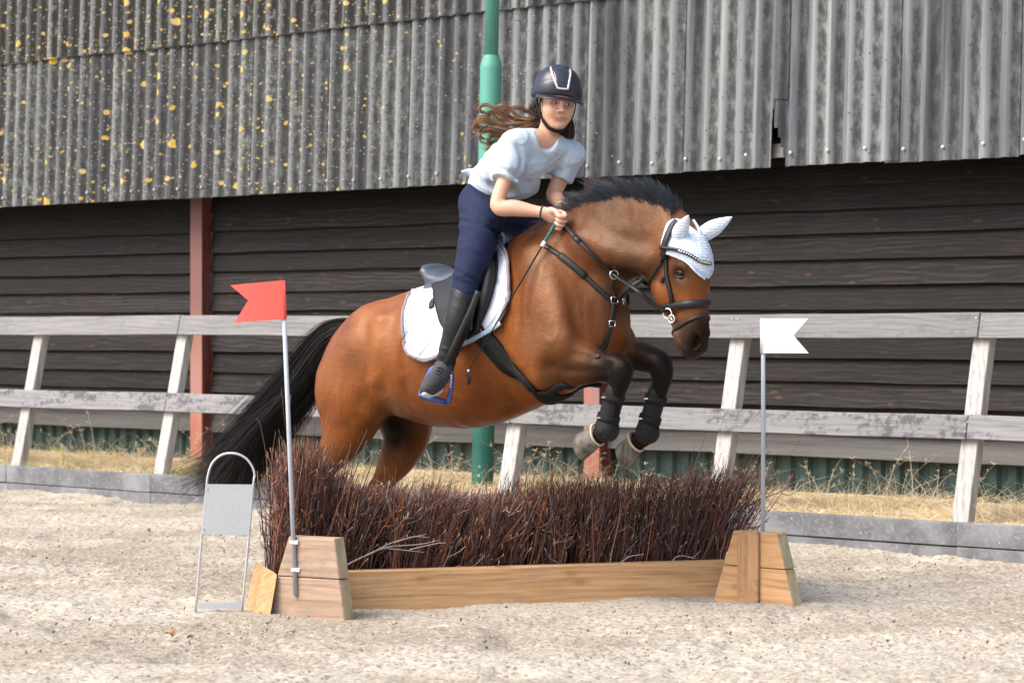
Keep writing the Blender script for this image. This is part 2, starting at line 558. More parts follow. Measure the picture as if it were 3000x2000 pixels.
M['end_grain'] = wood('end_grain', (0.42, 0.33, 0.20), (0.22, 0.17, 0.09), (0.55, 0.48, 0.36), knots=0.0, contrast=0.7, axis='z', spread=0.1, blotch=((0.27, 0.27, 0.14), 0.38, 0.6))

def cement_sheet():
    t = NT('fibre_cement')
    p = t.pos()
    l = t.vmath('DOT_PRODUCT', p, tuple(WD)); z = t.sep(p)[2]
    ph = t.sep(t.attr('wave'))       # x: 1 on a crest, 0 in a valley ; y: side of wave
    r = t.rnd()
    q = t.comb(l, z, 0.0)
    streak = t.noise(t.comb(t.math('MULTIPLY', l, 9.0), r, t.math('MULTIPLY', z, 0.55)), 1.0, 5, 0.6)
    streak2 = t.noise(t.comb(t.math('MULTIPLY', l, 42.0), r, t.math('MULTIPLY', z, 1.6)), 1.0, 4, 0.65)
    spk = t.noise(q, 85, 3, 0.7)
    spk2 = t.noise(q, 32, 5, 0.75)
    c = t.ramp(streak, [(0.30, (0.058, 0.062, 0.073)), (0.46, (0.118, 0.125, 0.140)), (0.60, (0.190, 0.199, 0.208)), (0.76, (0.31, 0.322, 0.312))])
    c = t.mix(t.math('MULTIPLY', t.step(streak2, 0.5, 0.72), 0.5), c, (0.25, 0.257, 0.245))
    c = t.mix(t.math('MULTIPLY', t.step(streak2, 0.48, 0.30), 0.4), c, (0.038, 0.040, 0.047))
    # each wave and each sheet has weathered a little differently
    wn_ = t.n('ShaderNodeTexWhiteNoise', noise_dimensions='2D'); t.put(wn_.inputs['Vector'], t.comb(t.math('FLOOR', t.math('DIVIDE', t.math('ADD', l, 9.694), 0.1375)), t.math('MULTIPLY', r, 7.0), 0.0))
    c = t.mix(t.math('MULTIPLY', t.math('POWER', wn_.outputs['Value'], 3.0), 0.75), c, (0.25, 0.265, 0.255))
    k = t.math('MULTIPLY', t.math('MULTIPLY_ADD', r, 0.32, 0.66), t.math('MULTIPLY_ADD', wn_.outputs['Value'], 0.5, 0.68))
    cc = t.n('ShaderNodeCombineColor')
    for i in range(3): t.put(cc.inputs[i], k)
    c = t.mix(1.0, c, cc.outputs[0], 'MULTIPLY')
    left = t.step(t.math('ADD', l, t.math('MULTIPLY', t.noise(q, 1.3, 3), 3.0)), -8.0, -13.4)   # older, mossier end
    up = t.step(t.math('ADD', z, t.math('MULTIPLY', spk2, 0.10)), 3.38, 3.52)
    # grime and algae in speckles
    gr = t.math('MULTIPLY', t.step(t.math('ADD', spk2, t.math('MULTIPLY', left, 0.10)), 0.53, 0.66), t.math('MULTIPLY_ADD', left, 0.46, 0.03))
    c = t.mix(gr, c, (0.075, 0.07, 0.055))
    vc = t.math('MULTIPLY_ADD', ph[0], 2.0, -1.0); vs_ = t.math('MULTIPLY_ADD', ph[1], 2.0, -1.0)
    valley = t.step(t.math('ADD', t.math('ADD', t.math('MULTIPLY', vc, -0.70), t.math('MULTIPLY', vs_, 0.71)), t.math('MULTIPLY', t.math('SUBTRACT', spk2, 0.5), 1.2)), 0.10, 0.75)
    # moss cushions in the valleys, thick on the upper course
    ms = t.noise(t.comb(t.math('MULTIPLY', l, 26.0), 0.0, t.math('MULTIPLY', z, 9.0)), 1.0, 5, 0.7)
    mo = t.math('MULTIPLY', t.math('MULTIPLY', valley, t.step(ms, 0.36, 0.48)), t.math('MULTIPLY', left, t.math('MULTIPLY_ADD', up, 1.0, 0.25), None, True))
    mossc = t.mix(t.noise(q, 60, 3), (0.012, 0.010, 0.005), (0.055, 0.045, 0.016))
    c = t.mix(mo, c, mossc)
    groove_shade = t.math('MULTIPLY', t.step(ms, 0.30, 0.60), t.math('MULTIPLY', valley, 0.8))  # shade in the groove of each wave, painted into the colour
    c = t.mix(groove_shade, c, (0.030, 0.029, 0.030))
    # white crustose specks
    wv = t.voro(t.vmath('ADD', q, t.comb(t.math('MULTIPLY', spk2, 0.02), 0.0, 0.0)), 58, dims='2D')
    ws = t.math('MULTIPLY', t.step(wv.outputs['Distance'], 0.24, 0.12), t.math('GREATER_THAN', t.math('ADD', t.sep(wv.outputs['Color'])[0], t.math('MULTIPLY', left, 0.13)), 1.03))
    c = t.mix(t.math('MULTIPLY', ws, 0.75), c, (0.62, 0.62, 0.58))
    # black dots
    bv = t.voro(q, 40, dims='2D')
    bs = t.math('MULTIPLY', t.step(bv.outputs['Distance'], 0.32, 0.15), t.math('GREATER_THAN', t.math('ADD', t.sep(bv.outputs['Color'])[1], t.math('MULTIPLY', left, 0.2)), 0.985))
    c = t.mix(t.math('MULTIPLY', bs, 0.7), c, (0.02, 0.02, 0.018))
    # yellow lichen rosettes, three sizes
    mo_b = None
    for sc, rad, thr, seed in ((5.2, 0.17, 0.82, 3.1), (11, 0.20, 0.86, 7.7), (27, 0.24, 0.84, 1.9)):
        d2 = t.vmath('ADD', q, t.comb(t.math('MULTIPLY_ADD', t.noise(q, 45, 2), 0.022, seed), t.math('MULTIPLY_ADD', t.noise(q, 38, 2), 0.03, seed), 0.0))
        yv = t.voro(d2, sc, dims='2D')
        rc = t.sep(yv.outputs['Color'])
        size = t.math('MULTIPLY_ADD', rc[1], rad * 0.8, rad * 0.25)
        inn = t.step(t.math('SUBTRACT', yv.outputs['Distance'], size), 0.015, -0.02)
        pick = t.math('GREATER_THAN', t.math('ADD', rc[0], t.math('ADD', t.math('MULTIPLY', left, 0.38), t.math('MULTIPLY', t.math('SUBTRACT', t.noise(q, 1.9, 2), 0.5), 0.5))), thr + 0.37)
        mk = t.math('MULTIPLY', inn, pick)
        yc = t.mix(t.step(t.math('DIVIDE', yv.outputs['Distance'], size), 0.9, 0.2), (0.62, 0.42, 0.06), (0.56, 0.31, 0.015))
        yc = t.mix(t.math('MULTIPLY', rc[2], 0.45), yc, (0.60, 0.56, 0.30))
        c = t.mix(t.math('MULTIPLY', mk, 0.85), c, yc)
    t.bump(t.math('ADD', t.math('MULTIPLY', spk2, 0.6), t.math('MULTIPLY', spk, 0.4)), 0.5, 0.004)
    return t.done(c, 0.85, 0, 0.25)
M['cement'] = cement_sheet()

def concrete(name, base, dark):
    t = NT(name)
    p = t.coord(); r = t.rnd()
    v = t.vmath('ADD', p, t.comb(t.math('MULTIPLY', r, 9.0), 0.0, 0.0))
    a = t.noise(v, 3.5, 6, 0.65); b = t.noise(v, 40, 4, 0.7)
    c = t.mix(t.step(a, 0.35, 0.68), dark, base)
    c = t.mix(t.math('MULTIPLY', t.step(b, 0.5, 0.7), 0.5), c, tuple(q * 1.35 for q in base))
    vv = t.voro(v, 30)
    s = t.math('MULTIPLY', t.step(vv.outputs['Distance'], 0.25, 0.12), t.math('GREATER_THAN', t.sep(vv.outputs['Color'])[0], 0.9))
    c = t.mix(t.math('MULTIPLY', s, 0.5), c, (0.45, 0.44, 0.41))
    t.bump(t.math('ADD', a, b), 0.3, 0.006)
    return t.done(c, 0.85, 0, 0.3)
M['concrete'] = concrete('concrete', (0.215, 0.217, 0.225), (0.105, 0.106, 0.112))
M['green_metal'] = plain('green_metal', (0.018, 0.042, 0.040), 0.5, 0, 0.4, 0.35, 6)
M['rusty_red'] = None
def painted_steel():
    t = NT('red_primer_steel'); p = t.coord()
    a = t.noise(t.mapping(p, (9, 9, 1.6)), 1, 5, 0.65); b = t.noise(p, 30, 3)
    c = t.ramp(a, [(0.32, (0.12, 0.03, 0.024)), (0.5, (0.20, 0.055, 0.042)), (0.62, (0.16, 0.085, 0.075)), (0.75, (0.20, 0.095, 0.055))])
    c = t.mix(t.math('MULTIPLY', t.step(b, 0.55, 0.7), 0.4), c, (0.14, 0.05, 0.03))
    return t.done(c, 0.65, 0, 0.35)
M['rusty_red'] = painted_steel()
def flange_steel():
    t = NT('flange_steel'); p = t.coord()
    a = t.noise(t.mapping(p, (6, 6, 1.2)), 1, 5, 0.65)
    c = t.ramp(a, [(0.34, (0.33, 0.105, 0.075)), (0.48, (0.34, 0.15, 0.105)), (0.60, (0.28, 0.155, 0.145)), (0.72, (0.38, 0.15, 0.105))])
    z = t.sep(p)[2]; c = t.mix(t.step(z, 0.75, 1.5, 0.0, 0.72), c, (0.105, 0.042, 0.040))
    return t.done(c, 0.6, 0, 0.4)
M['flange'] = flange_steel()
M['dark_inner'] = plain('dark_inner', (0.014, 0.012, 0.011), 0.9)
M['zinc'] = plain('zinc', (0.50, 0.52, 0.54), 0.38, 0.85, 0.5, 0.15, 40)
def green_pole():
    t = NT('green_paint'); p = t.coord()
    a = t.noise(p, 3, 4); z = t.sep(p)[2]
    sp = t.voro(p, 24)
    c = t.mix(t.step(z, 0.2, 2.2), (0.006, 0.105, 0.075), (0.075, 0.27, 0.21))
    c = t.mix(t.math('MULTIPLY', a, 0.3), c, (0.10, 0.25, 0.21))
    s = t.math('MULTIPLY', t.step(sp.outputs['Distance'], 0.30, 0.16), t.math('MULTIPLY', t.math('GREATER_THAN', t.sep(sp.outputs['Color'])[0], 0.80), t.step(z, 1.0, 0.4)))
    c = t.mix(t.math('MULTIPLY', s, 0.7), c, (0.45, 0.45, 0.40))
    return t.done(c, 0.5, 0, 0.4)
M['green_pole'] = green_pole()

# ================================================================== sand
def sand_mat():
    t = NT('arena_sand')
    p = t.pos(); s = t.sep(p)
    big = t.noise(t.mapping(p, (0.35, 0.8, 1)), 1.0, 3)
    mid = t.noise(t.mapping(p, (1.6, 2.6, 2)), 1.0, 5, 0.6)
    fine = t.noise(p, 55, 4, 0.75)
    gr = t.noise(p, 210, 2, 0.7)
    c = t.mix(t.step(t.math('ADD', t.math('MULTIPLY', big, 0.6), t.math('MULTIPLY', mid, 0.5)), 0.46, 0.62), (0.275, 0.235, 0.178), (0.385, 0.345, 0.28))
    c = t.mix(t.math('MULTIPLY', t.step(fine, 0.475, 0.39), 0.8), c, (0.185, 0.145, 0.10))
    c = t.mix(t.math('MULTIPLY', t.step(fine, 0.52, 0.60), 0.6), c, (0.47, 0.435, 0.385))
    vv = t.voro(t.vmath('ADD', p, t.comb(t.math('MULTIPLY', fine, 0.03), t.math('MULTIPLY', gr, 0.02), 0.0)), 30, dims='2D')
    k = t.math('MULTIPLY', t.step(vv.outputs['Distance'], 0.38, 0.18), t.math('GREATER_THAN', t.sep(vv.outputs['Color'])[0], 0.74))
    c = t.mix(t.math('MULTIPLY', k, t.math('MULTIPLY_ADD', mid, 0.9, 0.1)), c, (0.105, 0.078, 0.052))
    c = t.mix(t.math('MULTIPLY', t.step(gr, 0.55, 0.75), 0.3), c, (0.52, 0.49, 0.44))
    al = t.noise(t.mapping(p, (1.1, 2.4, 1)), 1.6, 4)
    c = t.mix(t.math('MULTIPLY', t.step(al, 0.60, 0.74), 0.22), c, (0.27, 0.27, 0.14))
    t.bump(t.math('ADD', fine, t.math('MULTIPLY', gr, 0.5)), 0.55, 0.012)
    return t.done(c, 0.95, 0, 0.15)
M['sand'] = sand_mat()

def stretch_axis(lo, hi, step, far):
    core = np.arange(lo, hi + step * 0.5, step)
    out = []; x = hi; d = step
    while x < far:
        d *= 1.35; x += d; out.append(x)
    neg = []; x = lo; d = step
    while x > -far:
        d *= 1.35; x -= d; neg.append(x)
    return np.array(neg[::-1] + list(core) + out)

def make_sand():
    xs = stretch_axis(-4.9, 3.4, 0.014, 260.0)
    ys = stretch_axis(8.8, 14.0, 0.016, 260.0)
    # coarser further back
    ys = np.unique(np.concatenate([ys[ys < 14.0], np.arange(14.0, 20.5, 0.03), ys[ys > 20.5]]))
    X, Y = np.meshgrid(xs, ys, indexing='ij')
    f = lambda s, sd, a=1.0: vnoise2(X * s * a + 31, Y * s + 17, sd)
    core = np.clip((Y - 4) / 4, 0, 1) * np.clip((30 - Y) / 6, 0, 1) * np.clip((12 - np.abs(X)) / 4, 0, 1)
    Z = (f(0.9, 1) - 0.5) * 0.045 + (f(2.6, 2, 0.7) - 0.5) * 0.035 + (f(7, 3, 0.8) - 0.5) * 0.014
    lump = np.clip(f(13, 4) * 0.6 + f(27, 5) * 0.4 - 0.52, 0, 1)
    Z += lump * 0.026 * (0.35 + 0.9 * f(1.6, 8))
    Z += (f(34, 6) - 0.5) * 0.011 + (f(60, 7) - 0.5) * 0.010
    hoof = np.clip(0.36 - f(3.3, 9), 0, 1) * 0.10
    Z -= hoof
    Z *= core
    # sand thrown up against the foot of the jump and the edging
    c = X * WN[0] + Y * WN[1]
    Z += np.clip(1 - (11.87 - c) / 0.5, 0, 1) ** 2 * 0.03 * (c < 11.95)
    Z -= np.clip((c - 11.98) / 0.2, 0, 1) * 0.25 * 0
    # trodden flat round the foot of the jump
    ja, jb = G(700, 1402), G(1760, 1372)
    jd = (jb - ja)[:2]; jl = np.hypot(*jd); jd = jd / jl
    tx = np.clip((X - ja[0]) * jd[0] + (Y - ja[1]) * jd[1], 0, jl)
    dj = np.hypot(X - ja[0] - jd[0] * tx, Y - ja[1] - jd[1] * tx)
    wj = np.clip(1.3 - dj / 0.55, 0, 1)
    Z = Z * (1 - 0.6 * wj) + 0.006 * wj
    Z -= 0.004
    nx, ny = X.shape
    v = np.stack([X, Y, Z], -1).reshape(-1, 3)
    i = np.arange(nx - 1)[:, None] * ny + np.arange(ny - 1)[None, :]
    fc = np.stack([i, i + ny, i + ny + 1, i + 1], -1).reshape(-1, 4)
    o = obj('ground', v, fc, M['sand'], smooth=True)
    tag(o, kind='structure')
    return X, Y, Z
make_sand()

# loose crumbs of turned-up sand lying on the surface
def crumbs():
    base = np.array([(1, 0, 0), (-1, 0, 0), (0, 1, 0), (0, -1, 0), (0, 0, 1), (0, 0, -1)], float)
    fc = np.array([(0, 2, 4), (2, 1, 4), (1, 3, 4), (3, 0, 4), (2, 0, 5), (1, 2, 5), (3, 1, 5), (0, 3, 5)])
    n = 3200
    Y = RNG.uniform(9.6, 15.5, n); X = RNG.uniform(-1, 1, n) * (Y * 0.21)
    keep = (X * WN[0] + Y * WN[1]) < 11.8
    keep &= RNG.random(n) < 0.25 + 0.9 * vnoise2(X * 1.3, Y * 2.2, 12)
    X, Y = X[keep], Y[keep]; n = len(X)
    s = 0.002 + 0.006 * RNG.random(n) ** 3
    v = base[None] * s[:, None, None] * RNG.uniform(0.6, 1.4, (n, 6, 1))
    v[:, :, 0] += X[:, None]; v[:, :, 1] += Y[:, None]; v[:, :, 2] += RNG.uniform(-0.004, 0.012, n)[:, None]
    f = (fc[None] + (np.arange(n) * 6)[:, None, None]).reshape(-1, 3)
    tone = RNG.random(n)[:, None]
    c = np.where(tone < 0.35, np.array([[0.19, 0.145, 0.10]]), np.array([[0.36, 0.31, 0.25]])) * RNG.uniform(0.7, 1.25, (n, 1))
    t = NT('crumb'); M['crumb'] = t.done(t.attr(), 0.95, 0, 0.1)
    o = obj('sand_crumbs', v.reshape(-1, 3), f, M['crumb'], col=np.repeat(c, 6, 0))
    tag(o, 'loose crumbs of turned-up sand scattered over the arena', 'sand', kind='stuff')
crumbs()

# fallen leaves and chips on the sand
def leaves():
    t = NT('dry_leaf'); t.b
    m = t.done(t.mix(t.noise(t.coord(), 30, 3), (0.28, 0.12, 0.05), (0.42, 0.25, 0.12)), 0.8, 0, 0.2)
    spots = [((392, 1462), 'small curled brown leaf on the sand at the lower left', .030, 20), ((438, 1470), 'pale pink chip lying beside the curled brown leaf', .022, 70),
             ((340, 1222), 'cream leaf scrap on the sand left of the number stand', .026, 130), ((216, 1166), 'orange-brown leaf scrap on the sand at the far left', .026, 10)]
    for k, ((u, v), lab, s, a) in enumerate(spots):
        p = G(u, v) + np.array([0, 0, 0.016])
        n = 7
        vv = [(0, 0, 0.002)] ; ff = []
        for i in range(n):
            w = 2 * math.pi * i / n
            r = s * (1.0 if i % 2 else 0.62)
            vv.append((math.cos(w) * r, math.sin(w) * r * 0.7, 0.012 * math.sin(w * 2 + k)))
        for i in range(n): ff.append((0, 1 + i, 1 + (i + 1) % n))
        o = obj('fallen_leaf', vv, ff, m); o.location = V3(p); o.rotation_euler = (0.3, 0.15, math.radians(a))
        sm = o.modifiers.new('thick', 'SOLIDIFY'); sm.thickness = 0.002
        tag(o, lab, 'leaf', 'leaf scraps on the sand')
leaves()

# ================================================================== arena edging
ed = empty('arena_edging', W(-13, 11.866), WROT)
tag(ed, 'low grey concrete edging of stacked slabs between sand and grass', 'edging')
for k in range(-8, 8):
    x0 = -3.03 + 1.666 * k + 0.06; x1 = x0 + 1.6645
    for (z0, z1, y0, y1) in ((0.072, 0.197, 0.0, 0.06), (-0.10, 0.066, 0.006, 0.06)):
        j = random.uniform(-0.004, 0.004); tl = random.uniform(-0.004, 0.004)
        vv = box_verts(x0, x1, y0 + j, y1 + j, z0, z1)
        vv = [(x, y, z + (tl if x == x1 else 0)) for x, y, z in vv]
        o = obj('edging_slab', vv, BOXF, M['concrete'], ed, local=True)
        bevel(o, 0.004, 2)

# ================================================================== grass verge
def verge():
    t = NT('verge_soil')
    p = t.pos()
    c = t.mix(t.noise(p, 9, 5), (0.42, 0.32, 0.18), (0.62, 0.50, 0.31))
    m = t.done(c, 0.95, 0, 0.1)
    n0 = 60
    vv = []; ff = []
    ls = np.linspace(-27, 14, 150); cs = np.concatenate([[11.92], np.linspace(11.97, 14.4, 14), [60.0]])
    for l in ls:
        for c_ in cs:
            z = 0.165 + 0.03 * (vnoise2(np.array(l * 1.7), np.array(c_ * 2.1), 5) - 0.4) + 0.02 * min(1, max(0, c_ - 12.2))
            if c_ == 11.92: z = 0.12
            vv.append(W(l, c_, float(z)))
    m_ = len(cs)
    for i in range(len(ls) - 1):
        for j in range(m_ - 1):
            ff.append((i * m_ + j, (i + 1) * m_ + j, (i + 1) * m_ + j + 1, i * m_ + j + 1))
    o = obj('verge', vv, ff, m, smooth=True); tag(o, kind='structure')
verge()

def grass():
    t = NT('dry_grass'); m = t.done(t.attr(), 0.8, 0, 0.2)
    def blades(N, h0, h1, lean, rad, seg=5, lo=-18.2, hi=-6.2, cmin=12.0, cmax=13.36, clump=2.3):
        l = RNG.uniform(lo, hi, N * 2); c = RNG.uniform(cmin, cmax, N * 2)
        d = vnoise2(l * clump, c * clump, 21) * 0.7 + vnoise2(l * 6, c * 6, 22) * 0.3
        k = RNG.random(N * 2) < np.clip(d * 1.7 - 0.25, 0.05, 1)
        l, c = l[k][:N], c[k][:N]; n = len(l)
        root = np.stack([W(a, b, 0.165) for a, b in zip(l, c)])
        h = RNG.uniform(h0, h1, n) * (0.55 + 0.75 * vnoise2(l * 1.9 + 5, c * 1.9, 31))
        az = RNG.uniform(0, 2 * np.pi, n); ln = np.abs(RNG.normal(lean, lean * 0.5, n))
        tt = np.linspace(0, 1, seg)
        pth = root[:, None, :] + np.stack([np.cos(az)[:, None] * (ln * h)[:, None] * tt ** 2, np.sin(az)[:, None] * (ln * h)[:, None] * tt ** 2, h[:, None] * (tt - 0.28 * np.clip(ln, 0, 1)[:, None] * tt ** 2)], -1)
        r = rad * (1 - 0.85 * tt)[None, :] * RNG.uniform(0.7, 1.3, (n, 1))
        return pth, r, l, c
    V = []; F = []; C = []; off = 0
    straw = np.array([[0.66, 0.53, 0.33], [0.70, 0.59, 0.40], [0.58, 0.44, 0.25], [0.74, 0.66, 0.49], [0.52, 0.39, 0.22]])
    def push(pth, r, col):
        nonlocal off
        v, f, c = strands(pth, r, col)
        V.append(v); F.append(f + off); C.append(c); off += len(v)
    # thatch
    p, r, l, c = blades(20000, 0.03, 0.10, 1.4, 0.0026, 4)
    col = straw[RNG.integers(0, 5, len(l))] * RNG.uniform(0.75, 1.1, (len(l), 1))
    gm = (l < -13.2) & (c < 12.55) & (RNG.random(len(l)) < 0.30)
    gm |= (np.abs(l + 14.0) < 0.35) & (RNG.random(len(l)) < 0.5)
    gm |= RNG.random(len(l)) < 0.025
    col[gm] = np.array([0.20, 0.22, 0.08]) * RNG.uniform(0.7, 1.5, (gm.sum(), 1))
    push(p, r, col)
    # standing stems
    p, r, l, c = blades(1500, 0.10, 0.26, 0.8, 0.0019, 6)
    col = straw[RNG.integers(0, 5, len(l))] * RNG.uniform(0.75, 1.1, (len(l), 1))
    push(p, r, col)
    # long flowering stalks with side awns
    p, r, l, c = blades(150, 0.26, 0.46, 0.75, 0.0018, 8)
    col = straw[RNG.integers(0, 4, len(l))]
    push(p, r, col)
    tips = []
    for i in range(len(l)):
        for q in range(9):
            s = RNG.uniform(0.6, 1.0); a = p[i, int(s * 7)]
            dr = RNG.normal(0, 1, 3) * 0.015; dr[2] = abs(dr[2]) * 0.6 + 0.014
            tips.append(np.stack([a, a + dr * 0.6, a + dr + np.array([0, 0, -0.006])]))
    tips = np.array(tips)
    push(tips, np.tile(np.array([[0.0006, 0.0018, 0.0008]]), (len(tips), 1)), np.tile(np.array([[0.60, 0.50, 0.32]]), (len(tips), 1)) * RNG.uniform(0.7, 1.15, (len(tips), 1)))
    o = obj('dry_grass', np.vstack(V), np.vstack(F), m, col=np.vstack(C))
    tag(o, 'straw-coloured dry grass growing along the foot of the barn', 'grass', kind='stuff')
    # yellow flower heads
    t = NT('yellow_flower'); my = t.done((0.65, 0.55, 0.05), 0.7)
    n = 150
    l = RNG.uniform(-16.8, -13.2, n); c = RNG.uniform(12.0, 12.5, n)
    base = np.array([(1, 0, 0), (-1, 0, 0), (0, 1, 0), (0, -1, 0), (0, 0, .5), (0, 0, -.5)], float) * 0.011
    fc = np.array([(0, 2, 4), (2, 1, 4), (1, 3, 4), (3, 0, 4), (2, 0, 5), (1, 2, 5), (3, 1, 5), (0, 3, 5)])
    cl = vnoise2(l * 3, c * 3, 77) > 0.52
    l, c = l[cl], c[cl]; n = len(l)
    ctr = np.stack([W(a, b, 0.165 + RNG.uniform(0.05, 0.16)) for a, b in zip(l, c)])
    v = (ctr[:, None, :] + base[None] * RNG.uniform(0.6, 1.3, (n, 1, 1))).reshape(-1, 3)
    f = (fc[None] + (np.arange(n) * 6)[:, None, None]).reshape(-1, 3)
    tag(obj('yellow_flowers', v, f, my), 'small yellow flower heads in the grass at the left', 'flowers', kind='stuff')
grass()

# ================================================================== arena fence
FO = W(-13, 11.95)
fence = empty('arena_fence', FO, WROT)
tag(fence, 'weathered grey timber fence of two rails on leaning posts in front of the barn', 'fence')
LEAN = 0.22 / 1.0        # outward lean per metre of height
ym = lambda z: 0.02 + (z - 0.19) * LEAN
pz = [0.0, 0.30, 0.62, 0.95, 1.26]
for k in range(-5, 9):
    x = -3.03 + 1.666 * (k - 1)
    w, d = 0.056 + random.uniform(-.003, .003), 0.035
    vv = []; ff = []
    for z in pz:
        y = ym(z) + 0.022; j = random.uniform(-.002, .002)
        vv += [(x - w + j, y, z), (x + w + j, y, z), (x + w + j, y + 2 * d, z), (x - w + j, y + 2 * d, z)]
    for i in range(len(pz) - 1):
        for q in range(4):
            ff.append((i * 4 + q, i * 4 + (q + 1) % 4, i * 4 + 4 + (q + 1) % 4, i * 4 + 4 + q))
    ff += [(3, 2, 1, 0), tuple(len(vv) - 4 + q for q in range(4))]
    o = obj('post', vv, ff, M['post_wood'], fence, local=True); bevel(o, 0.006, 2)
def rail(x0, x1, z0, z1, mat, sag=0.0):
    n = 9; vv = []; ff = []
    for i in range(n):
        s = i / (n - 1); x = x0 + (x1 - x0) * s
        dz = sag * math.sin(math.pi * s) + random.uniform(-.0025, .0025)
        for (z, yo) in ((z0, -0.022), (z1, -0.022), (z1, 0.016), (z0, 0.016)):
            vv.append((x, ym(z) + yo, z + dz))
    for i in range(n - 1):
        for q in range(4):
            ff.append((i * 4 + (q + 1) % 4, i * 4 + q, i * 4 + 4 + q, i * 4 + 4 + (q + 1) % 4))
    ff += [(0, 1, 2, 3), tuple(len(vv) - 1 - q for q in range(4))]
    o = obj('rail', vv, ff, mat, fence, local=True); bevel(o, 0.004, 1); return o
xs = [-3.03 + 1.666 * k for k in (-7, -5, -3, -1, 1, 3, 5, 7)]
for a, b in zip(xs[:-1], xs[1:]):
    rail(a + 0.003, b - 0.003, 1.178, 1.316, M['fence_wood'], -0.008)
    rail(a + 0.003, b - 0.003, 0.632, 0.762, M['rail_wood'], -0.004)
bolt_me = None
for k in range(-1, 7):
    x = -3.03 + 1.666 * (k - 1)
    for z, dx in ((1.285, -0.022), (1.283, 0.020), (0.725, 0.004), (0.672, -0.006)):
        mb = MB(); c_ = np.array((x + dx, ym(z) - 0.022, z))
        mb.tube([c_ + (0, 0.002, 0), c_ - (0, 0.004, 0)], [0.0085, 0.006], 8)
        mb.make('bolt', M['zinc'], fence, local=True)

# ================================================================== barn
BX = -13.0; BC = 13.45
barn = empty('barn', W(BX, BC), WROT)
tag(barn, 'long barn with black weatherboards below lichen-spotted grey corrugated cladding', 'barn')
cols_x = [-2.44 - 4.09, -2.44, 1.61, 1.61 + 4.07, 1.61 + 8.14]   # right edges of the steel columns
EXPO = 0.154
bays = [(-9.5, cols_x[0] - 0.13)] + [(cols_x[i] + 0.004, cols_x[i + 1] - 0.128) for i in range(len(cols_x) - 1)]
bays[0] = (-10.2, cols_x[0] - 0.128)
for bi, (x0, x1) in enumerate(bays):
    for r_ in range(13):
        z0 = 0.4255 + EXPO * r_ + random.uniform(-.009, .009) + (0 if r_ else 0.0); z1 = z0 + 0.172
        n = 14; vv = []; ff = []
        yb = -0.046 + random.uniform(-.003, .003)
        for i in range(n):
            x = x0 + (x1 - x0) * i / (n - 1)
            w = 0.004 * (vnoise2(np.array(x * 1.7), np.array(r_ * 3.1 + bi), 3) - 0.5) + 0.003 * (vnoise2(np.array(x * 6.0), np.array(r_ * 3.1 + bi), 4) - 0.5)
            w = float(w); cup = 0.006 * (float(vnoise2(np.array(x * 0.9), np.array(r_ * 7.1 + bi), 6)) - 0.5)
            vv += [(x, yb + cup, z0 + w * 2), (x, -0.010, z1), (x, 0.010, z1), (x, yb + cup + 0.030, z0 + w * 2)]
        for i in range(n - 1):
            for q in range(4):
                ff.append((i * 4 + (q + 1) % 4, i * 4 + q, i * 4 + 4 + q, i * 4 + 4 + (q + 1) % 4))
        ff += [(0, 1, 2, 3), tuple(len(vv) - 1 - q for q in range(4))]
        o = obj('weatherboard', vv, ff, M['weatherboard'], barn, local=True)
        bevel(o, 0.0025, 1, 50)
for x1 in cols_x:
    c = MB(); c.box(x1 - 0.10, x1 - 0.03, -0.112, 0.06, 0.05, 2.5)
    o = c.make('column_web', M['rusty_red'], None, local=True)
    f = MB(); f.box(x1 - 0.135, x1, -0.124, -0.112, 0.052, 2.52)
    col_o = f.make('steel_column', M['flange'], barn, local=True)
    o.parent = col_o
    b = MB(); b.box(x1 - 0.128, x1 + 0.0, -0.012, 0.0, 0.054, 2.48)
    q = b.make('rear_flange', M['rusty_red'], col_o, local=True)
# unseen panel added behind the boards against light leaks, end walls and roof
o = MB().box(-10.2, 9.9, 0.075, 0.13, 0.02, 6.0).make('light_stop_panel', M['dark_inner'], barn, local=True)
for x0 in (-10.30, 9.91):
    MB().box(x0, x0 + 0.10, -0.02, 9.0, 0.02, 6.0).make('end_wall', M['dark_inner'], barn, local=True)
MB().add([(-10.5, -0.50, 5.95), (10.2, -0.50, 5.95), (10.2, 9.2, 8.6), (-10.5, 9.2, 8.6), (-10.5, -0.50, 6.03), (10.2, -0.50, 6.03), (10.2, 9.2, 8.68), (-10.5, 9.2, 8.68)], BOXF).make('roof', M['dark_inner'], barn, local=True)
o = MB().box(-10.2, 9.9, -0.375, -0.335, 2.285, 2.37).make('batten', M['fence_wood'], barn, local=True)
o = MB().box(-10.2, 9.9, -0.325, -0.25, 3.50, 3.58).make('batten', M['fence_wood'], barn, local=True)
for x in (-8.0, -4, 0.0, 3.37, 7.5):
    MB().box(x - 0.03, x + 0.03, -0.34, 0.07, 2.40, 2.47).make('bracket', M['rusty_red'], barn, local=True)

